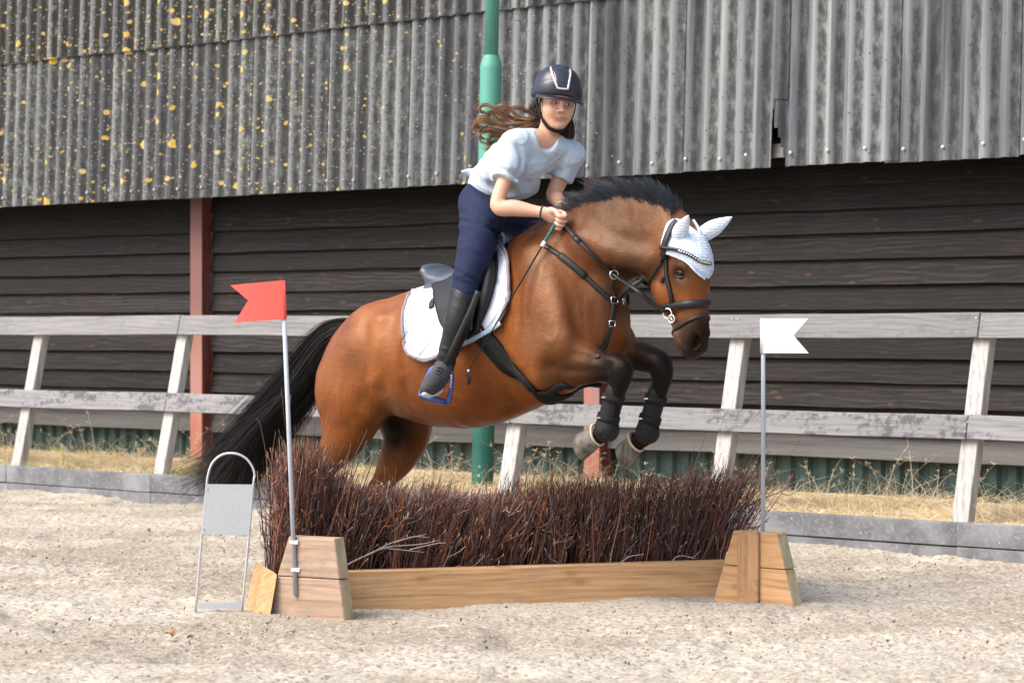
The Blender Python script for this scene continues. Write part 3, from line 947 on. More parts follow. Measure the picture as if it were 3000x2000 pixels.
PITCH = 0.825 / 6; AMP = 0.026
def sheet(ix, row):
    """one corrugated sheet, six waves to the next side lap"""
    x0 = 3.306 + 0.825 * ix - 0.825
    z0, z1 = ((2.218, 3.50), (3.382, 4.78), (4.66, 5.98))[row]
    z0 += random.uniform(-.008, .008)
    per = 12; nw = 6.55
    nx_ = int(nw * per) + 1
    broken = (ix == 0 and row == 0); nb = (ix == 1 and row == 0)
    zs = list(np.linspace(z0, z1, 4))
    if broken or nb: zs = [z0, z0 + .06, z0 + .12, z0 + .18, z0 + .24, z0 + .30, z0 + .36, z0 + .42, z1]
    front = []; wave = []
    for z in zs:
        for i in range(nx_):
            x = x0 + i * PITCH / per
            s = (i / per)
            ph = math.cos(2 * math.pi * (x - 3.306) / PITCH)
            lap = -0.007 * (1 - s / nw)      # left edge rides over nothing, right edge goes under the next? keep a step
            lap = -0.0075 * (s / nw)
            y = -0.42 - AMP * ph + lap - 0.012 * row + (z - 2.2) * 0.035 - 0.010 * (z1 - z) / (z1 - z0)
            front.append((x, y, z)); wave.append((0.5 + 0.5 * ph, 0.5 + 0.5 * math.sin(2 * math.pi * (x - 3.306) / PITCH)))
    nz_ = len(zs)
    cut_ = set()
    if broken:
        edge = {0: 0.118, 1: 0.118, 2: 0.112, 3: 0.100, 4: 0.096, 5: 0.092, 6: 0.078}
        xe = x0 + nw * PITCH
        for j in range(nz_ - 1):
            if j in edge:
                for i in range(nx_ - 1):
                    if x0 + (i + 0.5) * PITCH / per > xe - edge[j]: cut_.add((j, i))
    if nb:
        edge = {0: 0.052, 1: 0.046, 2: 0.034, 3: 0.018}
        for j in edge:
            for i in range(nx_ - 1):
                if x0 + (i + 0.5) * PITCH / per < x0 + edge[j]: cut_.add((j, i))
    vv = front + [(x, y + 0.006, z) for x, y, z in front]
    N = len(front); ff = []
    cells = {(j, i) for j in range(nz_ - 1) for i in range(nx_ - 1)} - cut_
    for j, i in cells:
        a, b, c, d = j * nx_ + i, j * nx_ + i + 1, (j + 1) * nx_ + i + 1, (j + 1) * nx_ + i
        ff.append((a, b, c, d)); ff.append((N + d, N + c, N + b, N + a))
        if (j - 1, i) not in cells: ff.append((b, a, N + a, N + b))
        if (j + 1, i) not in cells: ff.append((d, c, N + c, N + d))
        if (j, i - 1) not in cells: ff.append((a, d, N + d, N + a))
        if (j, i + 1) not in cells: ff.append((c, b, N + b, N + c))
    me = raw_mesh('corrugated_sheet', vv, ff, True)
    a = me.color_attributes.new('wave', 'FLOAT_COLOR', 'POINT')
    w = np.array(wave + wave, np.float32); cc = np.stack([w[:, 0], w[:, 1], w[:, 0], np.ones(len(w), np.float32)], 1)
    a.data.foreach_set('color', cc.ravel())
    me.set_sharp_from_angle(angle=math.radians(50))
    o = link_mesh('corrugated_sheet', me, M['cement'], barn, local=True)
    if row == 0 and ix >= -9:
        for q in (1, 3, 5):
            xs_ = 3.306 + 0.825 * (ix - 1) + PITCH * q
            if broken and q == 5: xs_ -= PITCH * 0.5
            z = z0 + 0.075 + random.uniform(-.01, .012)
            y = -0.42 - AMP - 0.006 - 0.011
            mb = MB(); mb.tube([(xs_, y + 0.004, z), (xs_, y - 0.003, z), (xs_, y - 0.0035, z)], [0.0105, 0.0105, 0.006], 10); mb.tube([(xs_, y, z), (xs_, y - 0.009, z)], 0.0048, 6)
            mb.make('screw', M['zinc'], o, local=True)
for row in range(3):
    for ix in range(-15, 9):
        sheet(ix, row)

# dark green metal plinth
def plinth_mesh():
    prof = []; p = 0.138; x = 0.0
    for k in range(8):
        prof += [(x, 0.0), (x + 0.055, 0.0), (x + 0.075, 0.026), (x + 0.118, 0.026)]; x += p
    prof.append((x, 0.0))
    vv = []; ff = []
    for (a, b) in prof: vv += [(a, b, 0.03), (a, b, 0.47)]
    for i in range(len(prof) - 1): ff.append((i * 2, i * 2 + 2, i * 2 + 3, i * 2 + 1))
    me = raw_mesh('plinth_sheet', vv, ff); me.materials.append(M['green_metal']); return me
pm = plinth_mesh()
for k in range(-10, 9):
    o = bpy.data.objects.new('plinth_sheet', pm); COL.objects.link(o); o.parent = barn
    o.location = (k * 1.104, 0.016 + 0.001 * (k % 2), 0)
    s_ = o.modifiers.new('thick', 'SOLIDIFY'); s_.thickness = 0.002

# ================================================================== green lamp post
lp = empty('lamp_post', P(1108, 1110, 16.95) * np.array([1, 1, 0]) + np.array([0, 0, 0.12]))
tag(lp, 'green painted steel lamp post standing behind the fence', 'lamp post')
b0 = P(1107, 1105, 16.95); b0[2] = 0.10
def pole_at(z):
    s = (z - 0.1) / (3.2 - 0.1)
    return b0 + (P(1130, 60, 17.05) - b0) * ((z - b0[2]) / (P(1130, 60, 17.05)[2] - b0[2]))
zt = P(1128, 155, 17.0)[2]; zn = P(1128, 127, 17.0)[2]
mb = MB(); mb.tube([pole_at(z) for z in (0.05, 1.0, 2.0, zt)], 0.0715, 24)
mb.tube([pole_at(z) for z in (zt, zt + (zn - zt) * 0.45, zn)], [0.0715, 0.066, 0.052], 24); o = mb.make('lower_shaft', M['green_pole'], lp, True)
o.data.set_sharp_from_angle(angle=math.radians(40))
mb = MB(); mb.tube([pole_at(z) for z in (zn - 0.005, 4.0, 5.2)], [0.047, 0.045, 0.043], 20)
mb.make('upper_shaft', M['green_pole'], lp, True)
tp = pole_at(5.2)
mb = MB(); mb.tube([tp + (0, 0, -0.02), tp + (0, 0, 0.06), tp + (-0.05, -0.15, 0.12), tp + (-0.1, -0.45, 0.14)], [0.05, 0.05, 0.07, 0.06], 12); mb.make('lamp_head', M['green_pole'], lp, True)
# ================================================================== the brush jump
def along(p0, p1):
    d = np.array(p1, float) - np.array(p0, float); d[2] = 0
    return nrm(d)

jump = empty('brush_jump', G(1230, 1385))
tag(jump, 'low jump of dark birch brush in a wooden box with sloped timber ends', 'jump')

def oriented(name, org, ax, verts, faces, mat, parent, bev=0.006):
    """mesh whose own x axis runs along ax (so the grain follows it)"""
    ang = math.atan2(ax[1], ax[0])
    o = obj(name, verts, faces, mat)
    o.location = V3(org); o.rotation_euler = (0, 0, ang)
    if parent is not None: adopt(o, parent)
    if bev: bevel(o, bev, 2)
    return o

bL = G(770, 1399); bR = G(1690, 1369)          # foot of the front beam
bd = along(bL, bR); bn = np.array([-bd[1], bd[0], 0])
blen = float(np.linalg.norm((bR - bL)[:2]))
oriented('front_beam', bL, bd, box_verts(0, blen, 0, 0.075, -0.05, 0.166), BOXF, M['jump_timber'], jump)
oriented('rear_beam', bL, bd, box_verts(0.05, blen - 0.03, 0.36, 0.43, -0.05, 0.160), BOXF, M['jump_timber'], jump)

def wing(pl, pr, topl, topr, thick, mat_lo, mat_hi, split=0.5, plank=None):
    """two stacked timbers cut to a trapezium, front face from foot pl to foot pr"""
    a = along(pl, pr); L = float(np.linalg.norm((pr - pl)[:2]))
    nn = np.array([-a[1], a[0], 0.0])
    def on_panel(u, v):       # where the view ray meets the upright plane of the panel
        d = np.array([(u - UC) / FPX, 1.0, -(v - VH) / FPX]); o = np.array([0, 0, CAMZ])
        return o + d * (((pl - o) @ nn) / (d @ nn))
    topl, topr = on_panel(*topl), on_panel(*topr)
    H = topl[2]
    def xt(z):     # left and right ends at height z
        s = z / H
        xl = s * float((topl - pl) @ a); xr = L + s * (float((topr - pl) @ a) - L)
        return xl, xr
    parts = []
    for i, (z0, z1) in enumerate(((-0.04, H * split - 0.0015), (H * split + 0.0015, H))):
        (l0, r0), (l1, r1) = xt(z0), xt(z1)
        vv = [(l0, 0, z0), (r0, 0, z0), (r0, thick, z0), (l0, thick, z0), (l1, 0, z1), (r1, 0, z1), (r1, thick, z1), (l1, thick, z1)]
        o = oriented('end_timber', pl, a, vv, BOXF, (mat_lo, mat_hi)[i], jump, 0.005)
        parts.append(o)
        # sawn end, a little paler
        e0 = 0.0015
        vv = [(r0 + e0, 0.004, z0 + .004), (r0 + e0, thick - 0.004, z0 + .004), (r1 + e0, thick - 0.004, z1 - 0.006), (r1 + e0, 0.004, z1 - 0.006)]
        q = oriented('sawn_end', pl, a, vv + [(x - 0.001, y, z) for x, y, z in vv], [(0, 1, 2, 3), (7, 6, 5, 4), (0, 4, 5, 1), (1, 5, 6, 2), (2, 6, 7, 3), (3, 7, 4, 0)], M['end_grain'], o, 0)
    if plank:
        vv = [(plank[0], -0.018, -0.04), (plank[1], -0.018, -0.04), (plank[1], 0.004, -0.04), (plank[0], 0.004, -0.04)]
        vv += [(x, y, H + 0.004) for x, y, z in vv]
        o = obj('upright_plank', vv, BOXF, M['plank']); o.location = V3(pl); o.rotation_euler = (0, 0, math.atan2(a[1], a[0])); adopt(o, jump); bevel(o, 0.003, 1)
    return a, L, H
M['plank'] = wood('plank', (0.345, 0.20, 0.10), (0.21, 0.11, 0.055), (0.44, 0.27, 0.145), knots=0.5, contrast=0.8, axis='z', spread=0.05, blotch=((0.15, 0.07, 0.045), 0.40, 0.6))
# left end
lw_l, lw_r = G(612, 1406), G(790, 1418)
Yl, Yr = lw_l[1], lw_r[1]
aL, lenL, HL = wing(lw_l, lw_r, (663, 1231), (768, 1238), 0.075, M['jump_timber_grey'], M['jump_timber_grey'], 0.48)
# right end
rw_l, rw_r = G(1639, 1376), G(1822, 1392)
aR, lenR, HR = wing(rw_l, rw_r, (1684, 1218), (1784, 1222), 0.075, M['jump_timber'], M['jump_timber'], 0.5, plank=(0.145, 0.262))
# timber of the far end, showing beside the left one
q = [G(559, 1395), G(591, 1399), G(618, 1410)]
q.append(q[0] + (q[2] - q[1]))
tops = [P(586, 1288, q[0][1] + 0.02), P(611, 1303, q[1][1] + 0.01), P(637, 1318, q[2][1] + 0.02)]
tops.append(tops[0] + (tops[2] - tops[1]))
q2 = [p + np.array([0, 0, -0.04]) for p in q]
o = obj('end_block', q2 + tops, BOXF, M['jump_timber'], jump, origin=q[0]); bevel(o, 0.005, 2)
# sprig and brush
def brush():
    n = 6800
    s = RNG.random(n)
    s = np.where(RNG.random(n) < 0.20, s * 0.13, s)
    x0 = -0.255; x1 = blen - 0.03
    xb = x0 + (x1 - x0) * s
    # the twigs stand in tied bundles
    nbun = 95; bc_ = np.sort(RNG.uniform(x0, x1, nbun)); bi_ = np.abs(xb[:, None] - bc_[None]).argmin(1)
    xb = np.where(RNG.random(n) < 0.8, bc_[bi_] + RNG.normal(0, 0.010, n), xb)
    bund_h = RNG.normal(0, 0.024, nbun)[bi_]; bund_l = RNG.normal(0, 0.09, nbun)[bi_]; bund_d = RNG.uniform(0.10, 0.33, nbun)[bi_]; bund_c = RNG.uniform(0.65, 1.35, nbun)[bi_]
    depth = np.where(RNG.random(n) < 0.6, bund_d + RNG.normal(0, 0.02, n), RNG.uniform(0.09, 0.34, n))
    depth = np.where(xb < 0.12, RNG.uniform(0.10, 0.30, n), depth)
    root = bL[None] + bd[None] * xb[:, None] + bn[None] * depth[:, None]
    root[:, 2] = RNG.uniform(-0.02, 0.12, n)
    # height of the clipped top along the jump
    e = np.clip((xb - x0) / (x1 - x0), 0, 1)
    top = np.interp(e, [0, 0.03, 0.075, 0.11, 0.16, 0.26, 0.5, 0.75, 0.88, 0.96, 1.0], [0.66, 0.72, 0.68, 0.565, 0.525, 0.49, 0.485, 0.50, 0.525, 0.55, 0.50])
    top = top + 0.075 * (vnoise2(xb * 6, xb * 0 + 3.3, 8) - 0.5) + RNG.normal(0, 0.020, n) + bund_h
    L = (top - root[:, 2]) * np.where(RNG.random(n) < 0.45, RNG.uniform(0.45, 0.97, n), 1.0)
    strag = RNG.random(n) < 0.02
    L = np.where(strag, L * RNG.uniform(1.08, 1.32, n), L)
    lean = RNG.normal(0.02, 0.08, n) + bund_l + 0.30 * vnoise2(xb * 2.2, xb * 0 + 9, 14) * np.clip(e * 6, 0, 1)
    fan = np.clip((e - 0.86) / 0.14, 0, 1); lean = lean + fan ** 1.5 * RNG.uniform(0.0, 0.5, n)
    lean = lean - np.clip(0.05 - e, 0, 1) * 1.2 * RNG.random(n)
    lean = np.where(e < 0.1, lean * 0.5, lean)
    lb = RNG.normal(0, 0.10, n)
    seg = 7; tt = np.linspace(0, 1, seg)
    bend = RNG.normal(0, 0.06, (n, 1)) * tt ** 2
    wob = RNG.normal(0, 0.006, (n, seg)).cumsum(1) * (tt > 0); wob2 = RNG.normal(0, 0.006, (n, seg)).cumsum(1)
    off = lean[:, None] * L[:, None] * (tt ** 1.25) + bend * L[:, None] + wob
    pth = root[:, None] + bd * off[..., None] + bn * (lb[:, None] * L[:, None] * tt + wob2)[..., None] + np.array([0, 0, 1.0]) * (L[:, None] * tt)[..., None]
    r = (0.0020 + 0.0048 * RNG.random((n, 1)) ** 3) * (1 - 0.72 * tt)[None]
    pal = np.array([[0.088, 0.050, 0.048], [0.055, 0.033, 0.035], [0.125, 0.058, 0.038], [0.23, 0.095, 0.038], [0.21, 0.175, 0.17], [0.034, 0.021, 0.021]])  # the light grey entry paints in highlights on lit twigs
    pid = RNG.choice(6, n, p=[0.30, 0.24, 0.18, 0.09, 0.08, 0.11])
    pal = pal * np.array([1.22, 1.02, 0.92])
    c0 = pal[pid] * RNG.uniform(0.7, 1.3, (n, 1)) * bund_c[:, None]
    warm = np.array([0.20, 0.082, 0.034])
    cols = c0[:, None, :] * (1 - 0.0 * tt)[None, :, None] + (warm - c0)[:, None, :] * (np.clip(0.55 - tt, 0, 1) * 0.55)[None, :, None] * (pid != 4)[:, None, None]
    tipm = (RNG.random(n) < 0.45)
    tipc = np.array([0.30, 0.17, 0.10])
    cols[tipm, -1] = tipc * RNG.uniform(0.5, 1.2, (tipm.sum(), 1))
    V, F, C = [], [], []; offn = 0
    def push(a, b, c):
        nonlocal offn
        v, f, cc = strands(a, b, c); V.append(v); F.append(f + offn); C.append(cc); offn += len(v)
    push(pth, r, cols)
    # side twigs
    m = 13000
    i = RNG.integers(0, n, m); k = RNG.integers(2, seg - 1, m)
    a = pth[i, k]; up = pth[i, k + 1] - pth[i, k]; up /= np.linalg.norm(up, axis=1)[:, None] + 1e-9
    side = RNG.normal(0, 1, (m, 3)); side -= up * (side * up).sum(1)[:, None]; side /= np.linalg.norm(side, axis=1)[:, None]
    ln = RNG.uniform(0.025, 0.11, m)
    t4 = np.linspace(0, 1, 4)
    tw = a[:, None] + (up * 0.85)[:, None] * (ln[:, None] * t4)[..., None] + side[:, None] * (ln[:, None] * 0.75 * np.sqrt(t4))[..., None] + RNG.normal(0, 0.004, (m, 4, 3))
    lim = tw[:, -1, 2] < np.interp(np.clip(((tw[:, -1] - bL) @ bd - x0) / (x1 - x0), 0, 1), [0, 0.1, 0.17, 0.22, 0.30, 1], [0.76, 0.74, 0.67, 0.60, 0.57, 0.60])
    tw, i = tw[lim], i[lim]; m = len(tw)
    rr = np.tile(np.array([[0.0019, 0.0016, 0.0013, 0.0009]]), (m, 1)) * RNG.uniform(0.7, 1.3, (m, 1))
    tc = np.repeat((c0[i] * RNG.uniform(0.8, 1.5, (m, 1)))[:, None, :], 4, 1)
    tb = RNG.random(m) < 0.42
    tc[tb, -1] = np.array([0.40, 0.22, 0.13]) * RNG.uniform(0.5, 1.5, (tb.sum(), 1)); rr[tb, -1] = 0.0034
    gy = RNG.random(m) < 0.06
    tc[gy] = np.array([0.30, 0.27, 0.27])  # side twigs painted pale as lit highlights
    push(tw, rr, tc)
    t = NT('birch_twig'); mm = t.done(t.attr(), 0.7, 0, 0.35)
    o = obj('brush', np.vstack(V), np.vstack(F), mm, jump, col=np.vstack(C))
    tag(o, 'dense dark birch twigs standing upright in the box', kind='stuff')
    # pale branches lying across the front
    mb = MB()
    def br(pts, r0, dY):
        mb.tube(spline([P(u, v, 11.50 + dY) for u, v in pts], 4), np.linspace(r0, 0.0016, (len(pts) - 1) * 4 + 1), 6)
    br([(790, 1300), (830, 1280), (890, 1256), (960, 1250), (1010, 1240)], 0.0048, 0.03)
    br([(880, 1258), (920, 1262), (975, 1268)], 0.003, 0.03)
    br([(860, 1266), (905, 1244), (980, 1226)], 0.003, 0.02)
    br([(905, 1246), (950, 1232), (985, 1234)], 0.0024, 0.02)
    br([(940, 1262), (1000, 1248), (1025, 1246)], 0.0024, 0.02)
    br([(1420, 1296), (1445, 1278), (1480, 1272)], 0.0028, 0.30)
    br([(1540, 1292), (1560, 1276), (1600, 1282)], 0.0028, 0.36)
    t = NT('bare_branch'); mbr = t.done(t.mix(t.noise(t.coord(), 60, 3), (0.14, 0.11, 0.10), (0.30, 0.26, 0.25)), 0.8)
    mb.make('loose_branch', mbr, jump, True)
    # long stray shoots at the right end
    t = NT('stray_twig'); mst = t.done((0.055, 0.036, 0.034), 0.7)
    for pts in ([(1650, 1240), (1690, 1140), (1720, 1080), (1765, 1020)], [(1655, 1230), (1700, 1130), (1748, 1060), (1768, 1035)], [(1660, 1240), (1720, 1160), (1790, 1130), (1835, 1104)],
                [(1660, 1235), (1730, 1140), (1775, 1100), (1810, 1085)], [(1600, 1180), (1590, 1100), (1570, 1060), (1555, 1025)], [(1600, 1200), (1612, 1100), (1605, 1050)], [(1580, 1190), (1545, 1085), (1515, 1068)],
                [(620, 1160), (612, 1050), (598, 975), (590, 962)], [(640, 1160), (650, 1040), (640, 985)], [(618, 1150), (628, 1030), (633, 990)], [(800, 1150), (812, 1060), (838, 1000), (842, 985)], [(760, 1150), (774, 1060), (790, 1020)], [(830, 1130), (860, 1050), (880, 1010)]):
        mb = MB(); y = 11.70 if pts[0][0] < 1000 else 12.10
        m_ = (len(pts) - 1) * 4 + 1
        mb.tube(spline([P(u, v, y) for u, v in pts], 4), np.linspace(0.0030, 0.0013, m_), 5); mb.make('stray_shoot', mst, jump, True)
brush()

# ================================================================== flags
def flag(name_label, pole_pts, outline, Y, mat, polemat, thick=0.0025, clips=(), grow=0.0, cat='flag', fold=None):
    base = P(*pole_pts[-1], Y)
    e = empty('jump_flag', base)
    tag(e, name_label, cat, 'boundary flags of the jump')
    mb = MB(); mb.tube([P(u, v, Y) for u, v in pole_pts], 0.0098, 14); mb.make('pole', polemat, e, True)
    # flag: thin plastic plate, gently waved
    from mathutils.geometry import tessellate_polygon
    pts = [P(u, v, Y) for u, v in outline]
    n = len(pts)
    w = 0.012
    def wave(p, s):
        k = (p[0] - pts[0][0]) * 14
        return np.array([p[0], p[1] + w * math.sin(k) * 0.6 - 0.0125 + s * thick, p[2]])
    # fill as strips so the wave shows
    tri = tessellate_polygon([[V3(p) for p in pts]])
    bm = bmesh.new()
    vs_ = [bm.verts.new(V3(p)) for p in pts]
    for a, b, c in tri: bm.faces.new((vs_[a], vs_[b], vs_[c]))
    bmesh.ops.subdivide_edges(bm, edges=bm.edges[:], cuts=5, use_grid_fill=True)
    bmesh.ops.recalc_face_normals(bm, faces=bm.faces[:])
    for v in bm.verts:
        q = wave(np.array(v.co), 0); v.co = V3(q)
    me = bpy.data.meshes.new('cloth'); bm.to_mesh(me); bm.free()
    o = link_mesh('flag_sheet', me, mat, e)
    sm = o.modifiers.new('thick', 'SOLIDIFY'); sm.thickness = thick; sm.offset = 0
    # sleeve round the pole
    t0 = np.array([*outline[0]]); t1 = np.array([*outline[-1]])
    mb = MB(); mb.tube([P(*(t0 + (t1 - t0) * s), Y) for s in (0, 0.5, 1)], 0.0122, 14); mb.make('sleeve', mat, e, True)
    for (u, v) in clips:
        c = P(u, v, Y)
        mb = MB(); ring = [c + np.array([0.0125 * math.cos(a), 0.0125 * math.sin(a), 0]) for a in np.linspace(0, 2 * math.pi, 12, endpoint=False)]
        vv, ff = tube([c + (0, 0, -0.007), c + (0, 0, 0.007)], 0.0128, 12); mb.add(vv, ff)
        mb.box(c[0] - 0.002, c[0] + 0.026, c[1] - 0.010, c[1] + 0.03, c[2] - 0.009, c[2] + 0.009)
        bevel(mb.make('clip', M['white_plastic'], e), 0.003, 2)
    return e
t = NT('grey_tube'); M['grey_tube'] = t.done(t.mix(t.noise(t.mapping(t.coord(), (30, 30, 4)), 1, 4), (0.30, 0.33, 0.37), (0.42, 0.45, 0.49)), 0.42, 0, 0.5)
M['white_plastic'] = plain('white_plastic', (0.80, 0.80, 0.79), 0.45, 0, 0.5, 0.03)
def flag_mat(name, col, col2):
    t = NT(name); a = t.noise(t.coord(), 14, 5); b = t.noise(t.mapping(t.coord(), (60, 60, 90)), 1, 3)
    c = t.mix(a, col, col2); t.bump(b, 0.15, 0.002)
    return t.done(c, 0.5, 0, 0.4)
M['red_flag'] = flag_mat('red_plastic', (0.82, 0.095, 0.072), (0.86, 0.12, 0.09))
M['white_flag'] = flag_mat('white_flag', (0.88, 0.88, 0.875), (0.90, 0.90, 0.895))
flag('red swallow-tailed flag on a grey pole clipped to the left jump end', [(649, 646), (664, 1000), (679, 1366)], [(649, 644), (530, 655), (571, 690), (539, 741), (652.5, 733)], lw_l[1] - 0.085, M['red_flag'], M['grey_tube'], clips=((671, 1245), (675, 1308)))
flag('white swallow-tailed flag on a grey pole behind the right jump end', [(1753, 733), (1753, 1000), (1751, 1390)], [(1752, 731), (1856, 731), (1822, 770), (1857, 811), (1752, 811)], float((rw_l[1] + rw_r[1]) / 2 + 0.14), M['white_flag'], M['grey_tube'])

# ================================================================== number stand
def galv():
    t = NT('galvanised_sheet'); p = t.coord()
    v = t.voro(p, 110); a = t.noise(p, 7, 4)
    c = t.mix(t.sep(v.outputs['Color'])[0], (0.46, 0.48, 0.49), (0.51, 0.53, 0.54))
    c = t.mix(t.math('MULTIPLY', a, 0.5), c, (0.44, 0.46, 0.47))
    return t.done(c, t.math('MULTIPLY_ADD', a, 0.25, 0.32), 0.55, 0.5)
M['galv'] = galv()
Yn = 7500 / (1402 - VH) - 0.02
ns = empty('number_stand', P(502, 1402, Yn) * np.array([1, 1, 0]))
tag(ns, 'galvanised steel number stand with blank plate and arched top left of the jump', 'stand')
arch = [(449, 1404), (462, 1250), (474, 1120), (478, 1090), (486, 1066), (500, 1050), (520, 1041), (545, 1042), (566, 1053), (580, 1072), (585, 1092), (582, 1112), (570, 1250), (556, 1400)]
mb = MB(); mb.tube(spline([P(u, v, Yn) for u, v in arch], 4), 0.0052, 10); mb.make('frame', M['galv'], ns, True)
pl = [P(473, 1111, Yn), P(581, 1112, Yn), P(571, 1228, Yn), P(463, 1226, Yn)]
o = obj('plate', [p + (0, -0.005, 0) for p in pl] + [p + (0, -0.003, 0) for p in pl], [(3, 2, 1, 0), (4, 5, 6, 7), (0, 1, 5, 4), (1, 2, 6, 5), (2, 3, 7, 6), (3, 0, 4, 7)], M['galv'], ns)
pl = [P(451, 1385, Yn), P(557, 1381, Yn), P(556, 1396, Yn), P(450, 1398, Yn)]
o = obj('crossbar', [p + (0, -0.004, 0) for p in pl] + [p + (0, 0.004, 0) for p in pl], [(3, 2, 1, 0), (4, 5, 6, 7), (0, 1, 5, 4), (1, 2, 6, 5), (2, 3, 7, 6), (3, 0, 4, 7)], M['galv'], ns)
for u, v in ((466, 1215), (474, 1122), (570, 1216), (578, 1122)):
    c = P(u + 3, v, Yn); mb = MB(); mb.tube([c + (0, -0.004, 0), c + (0, -0.008, 0)], [0.006, 0.004], 8); mb.make('rivet', M['zinc'], ns)
# ================================================================== the horse
YAW = math.radians(38.3)
HL = np.array([math.sin(YAW), math.cos(YAW), 0.0])       # towards the horse's left (away from us)
HF = np.array([math.cos(YAW), -math.sin(YAW), 0.0])      # the way it is going
HO = P(800, 745, 12.4)
def H(u, v, s=0.0):
    """point at sideways offset s from the horse's middle plane, seen at (u, v)"""
    d = np.array([(u - UC) / FPX, 1.0, -(v - VH) / FPX]); o = np.array([0, 0, CAMZ])
    t = (s - (o - HO) @ HL) / (d @ HL)
    return o + d * t
def mirror(p):
    p = np.asarray(p, float)
    return p - 2 * ((p - HO) @ HL)[..., None] * HL if p.ndim > 1 else p - 2 * ((p - HO) @ HL) * HL

def fl(s):
    return np.array(s, float)
BAY = fl((0.172, 0.050, 0.0105)); BAYD = fl((0.086, 0.0265, 0.0068)); BAYL = fl((0.235, 0.078, 0.020)); DRK = fl((0.017, 0.0115, 0.0095)); BLK = fl((0.0045, 0.0042, 0.0044))
TAN = fl((0.30, 0.16, 0.075)); GREYM = fl((0.040, 0.031, 0.027))
def A(u, v, s, a, b=None): return (H(u, v, s), a, b if b is not None else a)

hs = Solid((-1.35, 10.85, 0.05), (1.05, 13.15, 1.86), 0.0095)
# barrel
hs.chain([A(850, 814, 0, .185, .20), A(905, 814, 0, .240, .23), A(980, 820, 0, .306, .255), A(1080, 809, 0, .346, .262), A(1180, 768, 0, .352, .245), A(1262, 740, 0, .322, .205), A(1330, 722, 0, .235, .165)], 0.05, HL, BAY, 4)
# croup and point of hip
hs.chain([A(832, 790, 0, .090, .11), A(880, 756, 0, .100, .12), A(960, 734, 0, .11, .10)], 0.08, HL, BAY)
for sgn in (-1, 1):
    hs.chain([(H(890, 752, 0) + HL * sgn * .13, .07, .07)], 0.12, HL, BAY)
# withers
hs.chain([A(1120, 640, 0, .09, .05), A(1190, 592, 0, .075, .045), A(1250, 575, 0, .08, .05)], 0.10, HL, BAYD)
# hindquarters near
hs.chain([A(852, 818, -.115, .188, .12), A(808, 884, -.14, .200, .125), A(806, 942, -.15, .168, .112), A(788, 1003, -.155, .112, .082), A(762, 1046, -.155, .080, .062), A(734, 1082, -.15, .058, .048), A(712, 1108, -.148, .056, .044)], 0.06, HL, BAY, 4)
hs.chain([A(712, 1108, -.148, .054, .042), A(700, 1160, -.148, .036, .034), A(690, 1225, -.148, .033, .03), A(684, 1268, -.148, .042, .038), A(700, 1300, -.148, .036, .034), A(712, 1318, -.148, .04, .038)], 0.02, HL, BLK, 3, w=2)
# stifle fold
hs.chain([A(860, 890, -.16, .07, .06), A(852, 935, -.155, .05, .05)], 0.09, HL, BAY)
# hindquarters far
hs.chain([A(905, 830, .115, .20, .12), A(925, 930, .135, .17, .11), A(934, 990, .145, .128, .088), A(916, 1045, .145, .098, .07), A(888, 1092, .145, .064, .052), A(866, 1128, .145, .054, .044)], 0.04, HL, BAY, 4)
hs.chain([A(866, 1128, .145, .052, .042), A(848, 1190, .145, .035, .032), A(836, 1250, .145, .033, .03), A(830, 1285, .145, .042, .038), A(848, 1310, .145, .036, .034)], 0.02, HL, BLK, 3, w=2)
# shoulder and chest
hs.chain([A(1250, 640, -.12, .11, .07), A(1262, 720, -.145, .135, .085), A(1270, 790, -.16, .125, .085)], 0.10, HL, BAYD)
hs.chain([A(1300, 640, .12, .11, .07), A(1335, 720, .145, .13, .085), A(1360, 785, .15, .12, .085)], 0.10, HL, BAYD)
hs.chain([A(1345, 772, -.075, .095, .085)], 0.05, HL, BAY)
hs.chain([A(1398, 765, .065, .098, .085)], 0.05, HL, BAY)
hs.chain([A(1370, 725, 0, .125, .13)], 0.06, HL, BAYD)
# neck
hs.chain([A(1258, 645, 0, .225, .140), A(1325, 605, 0, .215, .125), A(1400, 562, 0, .190, .105), A(1465, 548, 0, .168, .092), A(1518, 553, 0, .150, .082), A(1548, 565, 0, .118, .076)], 0.09, HL, BAYD, 4)
# crest
hs.chain([A(1255, 545, 0, .055, .04), A(1330, 492, 0, .050, .038), A(1400, 470, 0, .048, .036), A(1470, 470, 0, .046, .034), A(1530, 492, 0, .046, .034)], 0.07, HL, BAYD)
# fore leg near
KN = [A(1262, 832, -.165, .115, .082), A(1320, 838, -.165, .092, .070), A(1372, 842, -.16, .066, .056), A(1412, 846, -.16, .055, .050)]
hs.chain(KN, 0.05, HL, BAYD, 4)
hs.chain([A(1285, 800, -.165, .055, .055), A(1345, 818, -.165, .045, .045)], 0.06, HL, BAYD)
hs.chain([A(1255, 865, -.165, .05, .05), A(1300, 862, -.165, .05, .05)], 0.05, HL, BAYD)
hs.chain([A(1408, 838, -.16, .050, .047), A(1424, 847, -.16, .052, .050), A(1426, 868, -.16, .050, .046), A(1420, 892, -.16, .040, .038), A(1412, 930, -.16, .032, .032), A(1404, 962, -.16, .033, .032), A(1397, 986, -.16, .042, .038), A(1384, 996, -.16, .040, .037), A(1372, 998, -.16, .040, .040)], 0.025, HL, BLK, 4, w=3)
hs.chain([A(1437, 838, -.165, .020, .026), A(1441, 858, -.165, .019, .024)], 0.022, HL, BLK, 1, w=2)
hs.chain([A(1402, 868, -.16, .018, .016)], 0.025, HL, BLK, 1)
hs.chain([A(1300, 806, -.265, .006, .03), A(1350, 826, -.250, .006, .03), A(1395, 838, -.225, .006, .02)], 0.030, HL, None, 2, carve=True)
